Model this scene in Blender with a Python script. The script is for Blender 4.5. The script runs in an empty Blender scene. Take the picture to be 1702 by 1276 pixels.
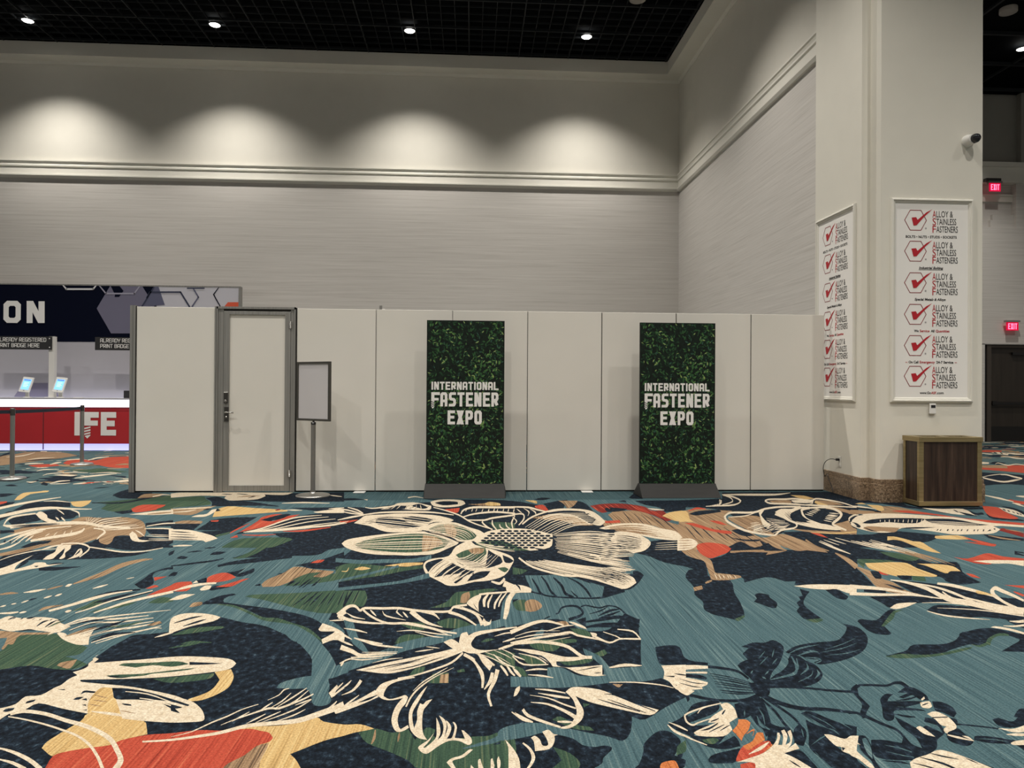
import bpy, bmesh, math, random
from mathutils import Vector, Matrix
from mathutils.geometry import tessellate_polygon
S = bpy.context.scene
COL = S.collection
PI = math.pi

# ------------------------------------------------------------------ camera
IMG_W, IMG_H, FOC = 1702, 1276, 1180.0
YAW, PITCH, ROLL, CAM_H = .0569, .0056, .0062, 1.40
FWD = Vector((math.sin(YAW)*math.cos(PITCH), math.cos(YAW)*math.cos(PITCH), math.sin(PITCH)))
_r0 = Vector((math.cos(YAW), -math.sin(YAW), 0)); _u0 = _r0.cross(FWD)
RIGHT = (_r0*math.cos(ROLL) + _u0*math.sin(ROLL)).normalized()
UP = RIGHT.cross(FWD).normalized()
CAM = Vector((0, 0, CAM_H))
cam_data = bpy.data.cameras.new('camera'); cam = bpy.data.objects.new('camera', cam_data); COL.objects.link(cam)
cam_data.sensor_fit = 'HORIZONTAL'; cam_data.sensor_width = 36.0
cam_data.lens = 36.0*FOC/IMG_W; cam_data.clip_end = 200
cam.matrix_world = Matrix(((RIGHT.x, UP.x, -FWD.x, 0), (RIGHT.y, UP.y, -FWD.y, 0), (RIGHT.z, UP.z, -FWD.z, CAM_H), (0, 0, 0, 1)))
S.camera = cam

def ray(x, y): return FWD + RIGHT*((x-IMG_W/2)/FOC) - UP*((y-IMG_H/2)/FOC)
def at_y(x, y, Y): d = ray(x, y); return CAM + d*(Y/d.y)          # a point of the photo on the vertical plane Y
def at_z(x, y, z=0.0): d = ray(x, y); return CAM + d*((z-CAM_H)/d.z)

# ------------------------------------------------------------------ view, world, lamps
S.view_settings.view_transform = 'Standard'; S.view_settings.look = 'None'
S.view_settings.gamma = 1.0; S.view_settings.use_curve_mapping = False
S.view_settings.exposure = 0.0
try: S.cycles.use_denoising = True; S.cycles.max_bounces = 8
except Exception: pass
world = bpy.data.worlds.new('hall_air'); S.world = world; world.use_nodes = True
world.node_tree.nodes['Background'].inputs[0].default_value = (1.0, .93, .84, 1)
world.node_tree.nodes['Background'].inputs[1].default_value = WORLD_STRENGTH = .26
LAMP_COLOR = (1.0, .95, .87)
CEIL_Z = 9.40
def spot(loc, power, size=118, blend=1.0, parent=None, aim=None, soft=.09, color=LAMP_COLOR):
    d = bpy.data.lights.new('downlight_lamp', 'SPOT'); d.energy = power; d.color = color
    d.spot_size = math.radians(size); d.spot_blend = blend; d.shadow_soft_size = soft
    o = bpy.data.objects.new('downlight_lamp', d); COL.objects.link(o); o.location = loc
    if aim is not None: o.rotation_euler = (Vector(aim)-Vector(loc)).to_track_quat('-Z', 'Y').to_euler()
    if parent: o.parent = parent
    return o
ROW_POWER, WASH_POWER, HALL_POWER = 1080, 930, 1300
for X in (-14.0, -9.78, -5.73, -1.44, 2.56):                      # the ceiling rows over and behind the camera
    for Y in (11.6, 7.2, 2.8, -1.6):
        spot((X, Y, CEIL_Z-.06), ROW_POWER*(.45 if X > 2 and Y > 12 else 1))
for X in (6.2, 10.4, 14.6):
    for Y in (.6, 4.7, 11.9):
        spot((X, Y, 9.5), HALL_POWER)

# ------------------------------------------------------------------ mesh helpers
class MB:
    def __init__(s): s.v = []; s.f = []; s.m = []; s.s = []; s.mats = []
    def mi(s, mat):
        if mat not in s.mats: s.mats.append(mat)
        return s.mats.index(mat)
    def face(s, idx, mat, smooth=False): s.f.append(tuple(idx)); s.m.append(s.mi(mat)); s.s.append(smooth)
    def quad(s, pts, mat, smooth=False):
        b = len(s.v); s.v += [tuple(p) for p in pts]; s.face(range(b, b+len(pts)), mat, smooth)
    def box(s, a, b, mat):
        x0, y0, z0 = [min(p, q) for p, q in zip(a, b)]; x1, y1, z1 = [max(p, q) for p, q in zip(a, b)]
        n = len(s.v); s.v += [(x0,y0,z0),(x1,y0,z0),(x1,y1,z0),(x0,y1,z0),(x0,y0,z1),(x1,y0,z1),(x1,y1,z1),(x0,y1,z1)]
        for q in ((0,3,2,1),(4,5,6,7),(0,1,5,4),(1,2,6,5),(2,3,7,6),(3,0,4,7)): s.face([n+i for i in q], mat)
        return s
    def prism(s, plan, z0, z1, mat):                                # vertical prism on a plan polygon (counter-clockwise)
        n = len(s.v); k = len(plan)
        s.v += [(x, y, z0) for x, y in plan] + [(x, y, z1) for x, y in plan]
        for i in range(k): j = (i+1) % k; s.face((n+i, n+j, n+k+j, n+k+i), mat)
        for t in tessellate_polygon([[Vector((x, y, 0)) for x, y in plan]]):
            s.face([n+k+i for i in t], mat); s.face([n+i for i in reversed(t)], mat)
        return s
    def lathe(s, prof, mat, c=(0,0,0), seg=36, axis='z', cap=True):  # profile of (radius, height)
        n = len(s.v)
        def P(r, h, a):
            x, y = r*math.cos(a), r*math.sin(a)
            if axis == 'z': return (c[0]+x, c[1]+y, c[2]+h)
            if axis == 'y': return (c[0]+x, c[1]+h, c[2]+y)
            return (c[0]+h, c[1]+x, c[2]+y)
        for r, h in prof: s.v += [P(r, h, 2*PI*i/seg) for i in range(seg)]
        for k in range(len(prof)-1):
            for i in range(seg):
                j = (i+1) % seg; s.face((n+k*seg+i, n+k*seg+j, n+(k+1)*seg+j, n+(k+1)*seg+i), mat, True)
        if cap:
            for k in (0, len(prof)-1):
                if prof[k][0] > 1e-5:
                    b = len(s.v); s.v += [P(prof[k][0], prof[k][1], 2*PI*i/seg) for i in range(seg)]
                    s.face(range(b, b+seg), mat)
        return s
    def tube(s, pts, r, mat, seg=10):
        pts = [Vector(p) for p in pts]; n = len(s.v); up = Vector((0, 0, 1))
        for i, p in enumerate(pts):
            t = (pts[min(i+1, len(pts)-1)]-pts[max(i-1, 0)]).normalized()
            a = t.cross(up if abs(t.z) < .95 else Vector((1, 0, 0))).normalized(); b = t.cross(a)
            s.v += [tuple(p+a*r*math.cos(2*PI*k/seg)+b*r*math.sin(2*PI*k/seg)) for k in range(seg)]
        for i in range(len(pts)-1):
            for k in range(seg):
                j = (k+1) % seg; s.face((n+i*seg+k, n+i*seg+j, n+(i+1)*seg+j, n+(i+1)*seg+k), mat, True)
        s.face(range(n, n+seg), mat); s.face(range(n+(len(pts)-1)*seg, n+len(pts)*seg), mat)
        return s
    def flat(s, loops, fn, mat):                                    # a flat shape with holes, laid by fn(x, y) -> point
        ls = [[Vector((x, y, 0)) for x, y in l] for l in loops]; n = len(s.v)
        for l in loops: s.v += [tuple(fn(x, y)) for x, y in l]
        for t in tessellate_polygon(ls): s.face([n+i for i in t], mat)
        return s
    def build(s, name, parent=None, loc=None, bevel=0, kind=None, shade=None):
        me = bpy.data.meshes.new(name); me.from_pydata(s.v, [], s.f); me.update()
        for m in s.mats: me.materials.append(m)
        me.polygons.foreach_set('material_index', s.m); me.polygons.foreach_set('use_smooth', s.s)
        o = bpy.data.objects.new(name, me); COL.objects.link(o)
        if loc is not None: o.location = loc
        if parent is not None: o.parent = parent
        if bevel:
            b = o.modifiers.new('edge', 'BEVEL'); b.width = bevel; b.segments = 2; b.limit_method = 'ANGLE'
        if kind: o['kind'] = kind
        return o
def plane_fn(o, u, v):
    o, u, v = Vector(o), Vector(u), Vector(v)
    return lambda x, y: o+u*x+v*y
def tag(o, label, cat, group=None, kind=None):
    o['label'] = label; o['category'] = cat
    if group: o['group'] = group
    if kind: o['kind'] = kind
    return o
def thing(name, label, cat, loc, rz=0, group=None, kind='thing'):
    o = bpy.data.objects.new(name, None); COL.objects.link(o); o.location = loc; o.rotation_euler = (0, 0, rz)
    o.empty_display_size = .1
    return tag(o, label, cat, group, kind)
def copy_tree(o, parent=None):
    c = o.copy(); COL.objects.link(c)
    if parent: c.parent = parent
    for ch in list(o.children): copy_tree(ch, c)
    return c

# ------------------------------------------------------------------ lettering
G = {'I': [[(.5,0),(.5,1)]], 'N': [[(0,0),(0,1)],[(.08,1),(.92,0)],[(1,0),(1,1)]], 'T': [[(0,1),(1,1)],[(.5,0),(.5,1)]],
 'E': [[(1,1),(0,1),(0,0),(1,0)],[(0,.52),(.85,.52)]], 'L': [[(0,1),(0,0),(1,0)]], 'F': [[(1,1),(0,1),(0,0)],[(0,.5),(.85,.5)]],
 'R': [[(0,0),(0,1),(.8,1),(1,.86),(1,.6),(.8,.44),(0,.44)],[(.5,.44),(1,0)]], 'P': [[(0,0),(0,1),(.8,1),(1,.86),(1,.58),(.8,.42),(0,.42)]],
 'A': [[(0,0),(0,.86),(.2,1),(.8,1),(1,.86),(1,0)],[(0,.36),(1,.36)]], 'O': [[(.2,0),(.8,0),(1,.14),(1,.86),(.8,1),(.2,1),(0,.86),(0,.14),(.2,0)]],
 'S': [[(1,1),(.2,1),(0,.88),(0,.64),(.2,.52),(.8,.5),(1,.38),(1,.14),(.8,0),(0,0)]], 'X': [[(.06,0),(.94,1)],[(.06,1),(.94,0)]],
 'Y': [[(0,1),(0,.7),(.5,.45),(1,.7),(1,1)],[(.5,.45),(.5,0)]], 'D': [[(0,0),(0,1),(.75,1),(1,.82),(1,.18),(.75,0),(0,0)]],
 'G': [[(1,1),(.2,1),(0,.86),(0,.14),(.2,0),(1,0),(1,.46),(.55,.46)]], 'B': [[(0,0),(0,1),(.8,1),(.95,.9),(.95,.62),(.8,.52),(0,.52)],[(.8,.52),(1,.4),(1,.12),(.8,0),(0,0)]],
 'H': [[(0,0),(0,1)],[(1,0),(1,1)],[(0,.5),(1,.5)]]}
def block_glyph(mb, ch, x, y, w, h, t, fn, mat):
    o_ = Vector(fn(0, 0)); nn = (Vector(fn(1, 0))-o_).cross(Vector(fn(0, 1))-o_).normalized(); fn0 = fn
    fn = lambda a, b: Vector(fn0(a, b))
    for pl in G[ch]:
        if ch == 'X' or (ch == 'N' and pl[0][0] == .08):
            bw = t*(1.22 if ch == 'X' else 1.12); up = pl[0][1] < pl[1][1]
            q = [(0, 0), (bw, 0), (w, h), (w-bw, h)] if up else [(0, h), (bw, h), (w, 0), (w-bw, 0)]
            lift = nn*(2e-5*(len(mb.f) % 40)); mb.quad([fn(x+a, y+b)+lift for a, b in (q if up else q[::-1])], mat); continue
        P = [Vector((x+t/2+px*(w-t), y+t/2+py*(h-t))) for px, py in pl]
        closed = pl[0] == pl[-1] and len(pl) > 2
        for i in range(len(P)-1):
            a, b = P[i], P[i+1]; d = (b-a).normalized(); n = Vector((-d.y, d.x))
            diag = min(abs(d.x), abs(d.y)) > .12
            def ext(k, end):
                if end and not closed: return .0 if diag else t/2
                q = P[(k-1) % (len(P)-1)] if closed else P[k-1]; r = P[(k+1) % (len(P)-1)] if closed else P[k+1]
                c = (P[k]-q).normalized().dot((r-P[k]).normalized())
                return t/2 if c < .3 else t*.2
            e0 = ext(i, i == 0); e1 = ext(i+1, i+1 == len(P)-1)
            k = t/2*(1.12 if diag else 1)
            a2, b2 = a-d*e0, b+d*e1
            q = [a2+n*k, a2-n*k, b2-n*k, b2+n*k]
            lift = (nn*(2e-5*(len(mb.f) % 40)))                      # strokes of a letter lie a hair apart, never in one plane
            mb.quad([fn(p.x, p.y)+lift for p in q], mat)
def block_text(mb, txt, x0, x1, y, h, t, fn, mat, wide_i=None):
    wI = wide_i or t; gap = t*.55; nI = txt.count('I'); nS = txt.count(' '); n = len(txt)-nI-nS
    w = (x1-x0-gap*(len(txt)-1-nS)-nI*wI-nS*h*.35)/n
    x = x0
    for ch in txt:
        if ch == ' ': x += h*.35; continue
        cw = wI if ch == 'I' else w
        block_glyph(mb, ch, x, y, cw, h, t, fn, mat); x += cw+gap
_tc = {}
def font_shape(txt, bold=0.0, shear=0.0):                           # outline of a line of plain sans text, 1 unit high letters
    k = (txt, bold, shear)
    if k not in _tc:
        cu = bpy.data.curves.new('t', 'FONT'); cu.body = txt; cu.size = 1.0; cu.offset = bold; cu.shear = shear; cu.resolution_u = 3
        o = bpy.data.objects.new('t', cu); COL.objects.link(o)
        dg = bpy.context.evaluated_depsgraph_get(); me = bpy.data.meshes.new_from_object(o.evaluated_get(dg))
        vs = [(v.co.x, v.co.y) for v in me.vertices]; fs = [tuple(p.vertices) for p in me.polygons]
        bpy.data.objects.remove(o); bpy.data.curves.remove(cu); bpy.data.meshes.remove(me)
        x0 = min(v[0] for v in vs); x1 = max(v[0] for v in vs)
        _tc[k] = ([(x-x0, y) for x, y in vs], fs, x1-x0)
    return _tc[k]
CAP = .73
def font_text(mb, txt, x, y, width, cap, fn, mat, bold=0.0, shear=0.0, align='l'):
    vs, fs, w = font_shape(txt, bold, shear); kx = width/w if width else cap/CAP; ky = cap/CAP
    if align == 'c': x -= w*kx/2
    n = len(mb.v); mb.v += [tuple(fn(x+a*kx, y+b*ky)) for a, b in vs]
    for f in fs: mb.face([n+i for i in f], mat)
    return x+w*kx

# ------------------------------------------------------------------ materials
def lin(r, g, b, k=1.0):
    f = lambda c: (c/12.92 if c <= .04045 else ((c+.055)/1.055)**2.4)*k
    return (f(r/255), f(g/255), f(b/255), 1)
def new_mat(name, color, rough=.5, metal=0.0, spec=.5):
    m = bpy.data.materials.new(name); m.use_nodes = True; b = m.node_tree.nodes['Principled BSDF']
    b.inputs['Base Color'].default_value = color; b.inputs['Roughness'].default_value = rough
    b.inputs['Metallic'].default_value = metal; b.inputs['Specular IOR Level'].default_value = spec
    return m
def noise_mat(name, stops, scale, detail=3, rough=.6, metal=0.0, bump=0.0, bscale=None, spec=.5, nrough=.5):
    """colour from stretched noise through a ramp; scale is (x, y, z) in object space"""
    m = new_mat(name, (1,1,1,1), rough, metal, spec); nt = m.node_tree; N = nt.nodes; L = nt.links; b = N['Principled BSDF']
    tc = N.new('ShaderNodeTexCoord'); mp = N.new('ShaderNodeMapping'); mp.inputs['Scale'].default_value = scale
    L.new(tc.outputs['Object'], mp.inputs['Vector'])
    nz = N.new('ShaderNodeTexNoise'); nz.inputs['Scale'].default_value = 1; nz.inputs['Detail'].default_value = detail; nz.inputs['Roughness'].default_value = nrough
    L.new(mp.outputs['Vector'], nz.inputs['Vector'])
    rp = N.new('ShaderNodeValToRGB'); e = rp.color_ramp.elements
    while len(e) < len(stops): e.new(.5)
    for i, (p, c) in enumerate(stops): e[i].position = p; e[i].color = c
    L.new(nz.outputs['Fac'], rp.inputs['Fac']); L.new(rp.outputs['Color'], b.inputs['Base Color'])
    if bump:
        n2 = N.new('ShaderNodeTexNoise'); n2.inputs['Scale'].default_value = bscale or 200; n2.inputs['Detail'].default_value = 2
        L.new(tc.outputs['Object'], n2.inputs['Vector'])
        bp = N.new('ShaderNodeBump'); bp.inputs['Strength'].default_value = bump; bp.inputs['Distance'].default_value = .004
        L.new(n2.outputs['Fac'], bp.inputs['Height']); L.new(bp.outputs['Normal'], b.inputs['Normal'])
    return m
def glow_mat(name, color, strength):
    m = bpy.data.materials.new(name); m.use_nodes = True; b = m.node_tree.nodes['Principled BSDF']
    b.inputs['Base Color'].default_value = color; b.inputs['Emission Color'].default_value = color; b.inputs['Emission Strength'].default_value = strength
    return m
def plaster(name, c, amt=.03):
    lo = tuple(v*(1-amt) for v in c[:3])+(1,)
    return noise_mat(name, [(.3, lo), (.7, c)], (3, 3, 3), 4, .75, 0, .12, 140, .25)
M_WALL = plaster('wall_plaster', (.66, .635, .57, 1))
M_COLUMN = plaster('column_paint', (.70, .675, .60, 1))
M_UPPER = plaster('dark_upper_wall', (.26, .25, .225, 1))  # darker grey tone for the far wall and pier above the beam
M_TRIM = plaster('trim_paint', (.70, .68, .615, 1), .01)
def wallcover(name, sc):
    return noise_mat(name, [(.28, (.46, .435, .405, 1)), (.46, (.54, .515, .485, 1)), (.56, (.56, .535, .505, 1)), (.74, (.62, .595, .56, 1))], sc, 4, .7, 0, .05, 60, .3, .62)
M_COVER_X = wallcover('wallcovering_back', (.7, 1, 42)); M_COVER_Y = wallcover('wallcovering_side', (1, .7, 42))
M_BLACK = new_mat('black_ceiling', (.0012, .0016, .0021, 1), .9, 0, .05)
M_GRID = new_mat('black_grid_bar', (.010, .012, .014, 1), .6, 0, .25)
M_PANEL = noise_mat('white_laminate', [(.3, (.69, .668, .61, 1)), (.7, (.725, .70, .645, 1))], (1.2, 1.2, 1.2), 2, .42, 0, 0, None, .4)
M_ALU = noise_mat('brushed_aluminium', [(.3, (.27, .265, .25, 1)), (.7, (.36, .355, .335, 1))], (60, 60, 1.5), 2, .45, .6)
M_DARKGAP = new_mat('dark_gap', (.02, .019, .017, 1), .8)
M_STEEL = new_mat('satin_steel', (.40, .39, .37, 1), .36, 1.0)
M_DARKSTEEL = new_mat('dark_steel', (.10, .095, .09, 1), .3, .9)
M_GREYBASE = noise_mat('dark_grey_base', [(.3, (.019, .0185, .018, 1)), (.7, (.024, .0235, .023, 1))], (4, 4, 30), 2, .55, 0, 0, None, .25)
M_WHITE = new_mat('white_plastic', (.72, .71, .68, 1), .4)
M_LETTER = new_mat('white_lettering', (.80, .79, .77, 1), .5)
M_BLACKP = new_mat('black_plastic', (.012, .012, .014, 1), .35)
M_LENS = glow_mat('lamp_lens', (1, .97, .9, 1), 14)
M_GRANITE = noise_mat('brown_granite', [(.34, (.03, .022, .016, 1)), (.46, (.17, .115, .072, 1)), (.56, (.27, .19, .12, 1)), (.68, (.42, .33, .235, 1))], (55, 55, 55), 6, .3, 0, 0, None, .5, .65)
M_WOOD = noise_mat('dark_walnut', [(.30, (.014, .008, .006, 1)), (.5, (.034, .020, .014, 1)), (.62, (.052, .032, .022, 1)), (.75, (.085, .055, .040, 1))], (24, 24, 1.6), 5, .4, 0, 0, None, .4, .6)
M_BRASS = noise_mat('brushed_brass', [(.3, (.30, .235, .115, 1)), (.7, (.40, .32, .17, 1))], (3, 3, 40), 3, .38, .75)

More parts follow.
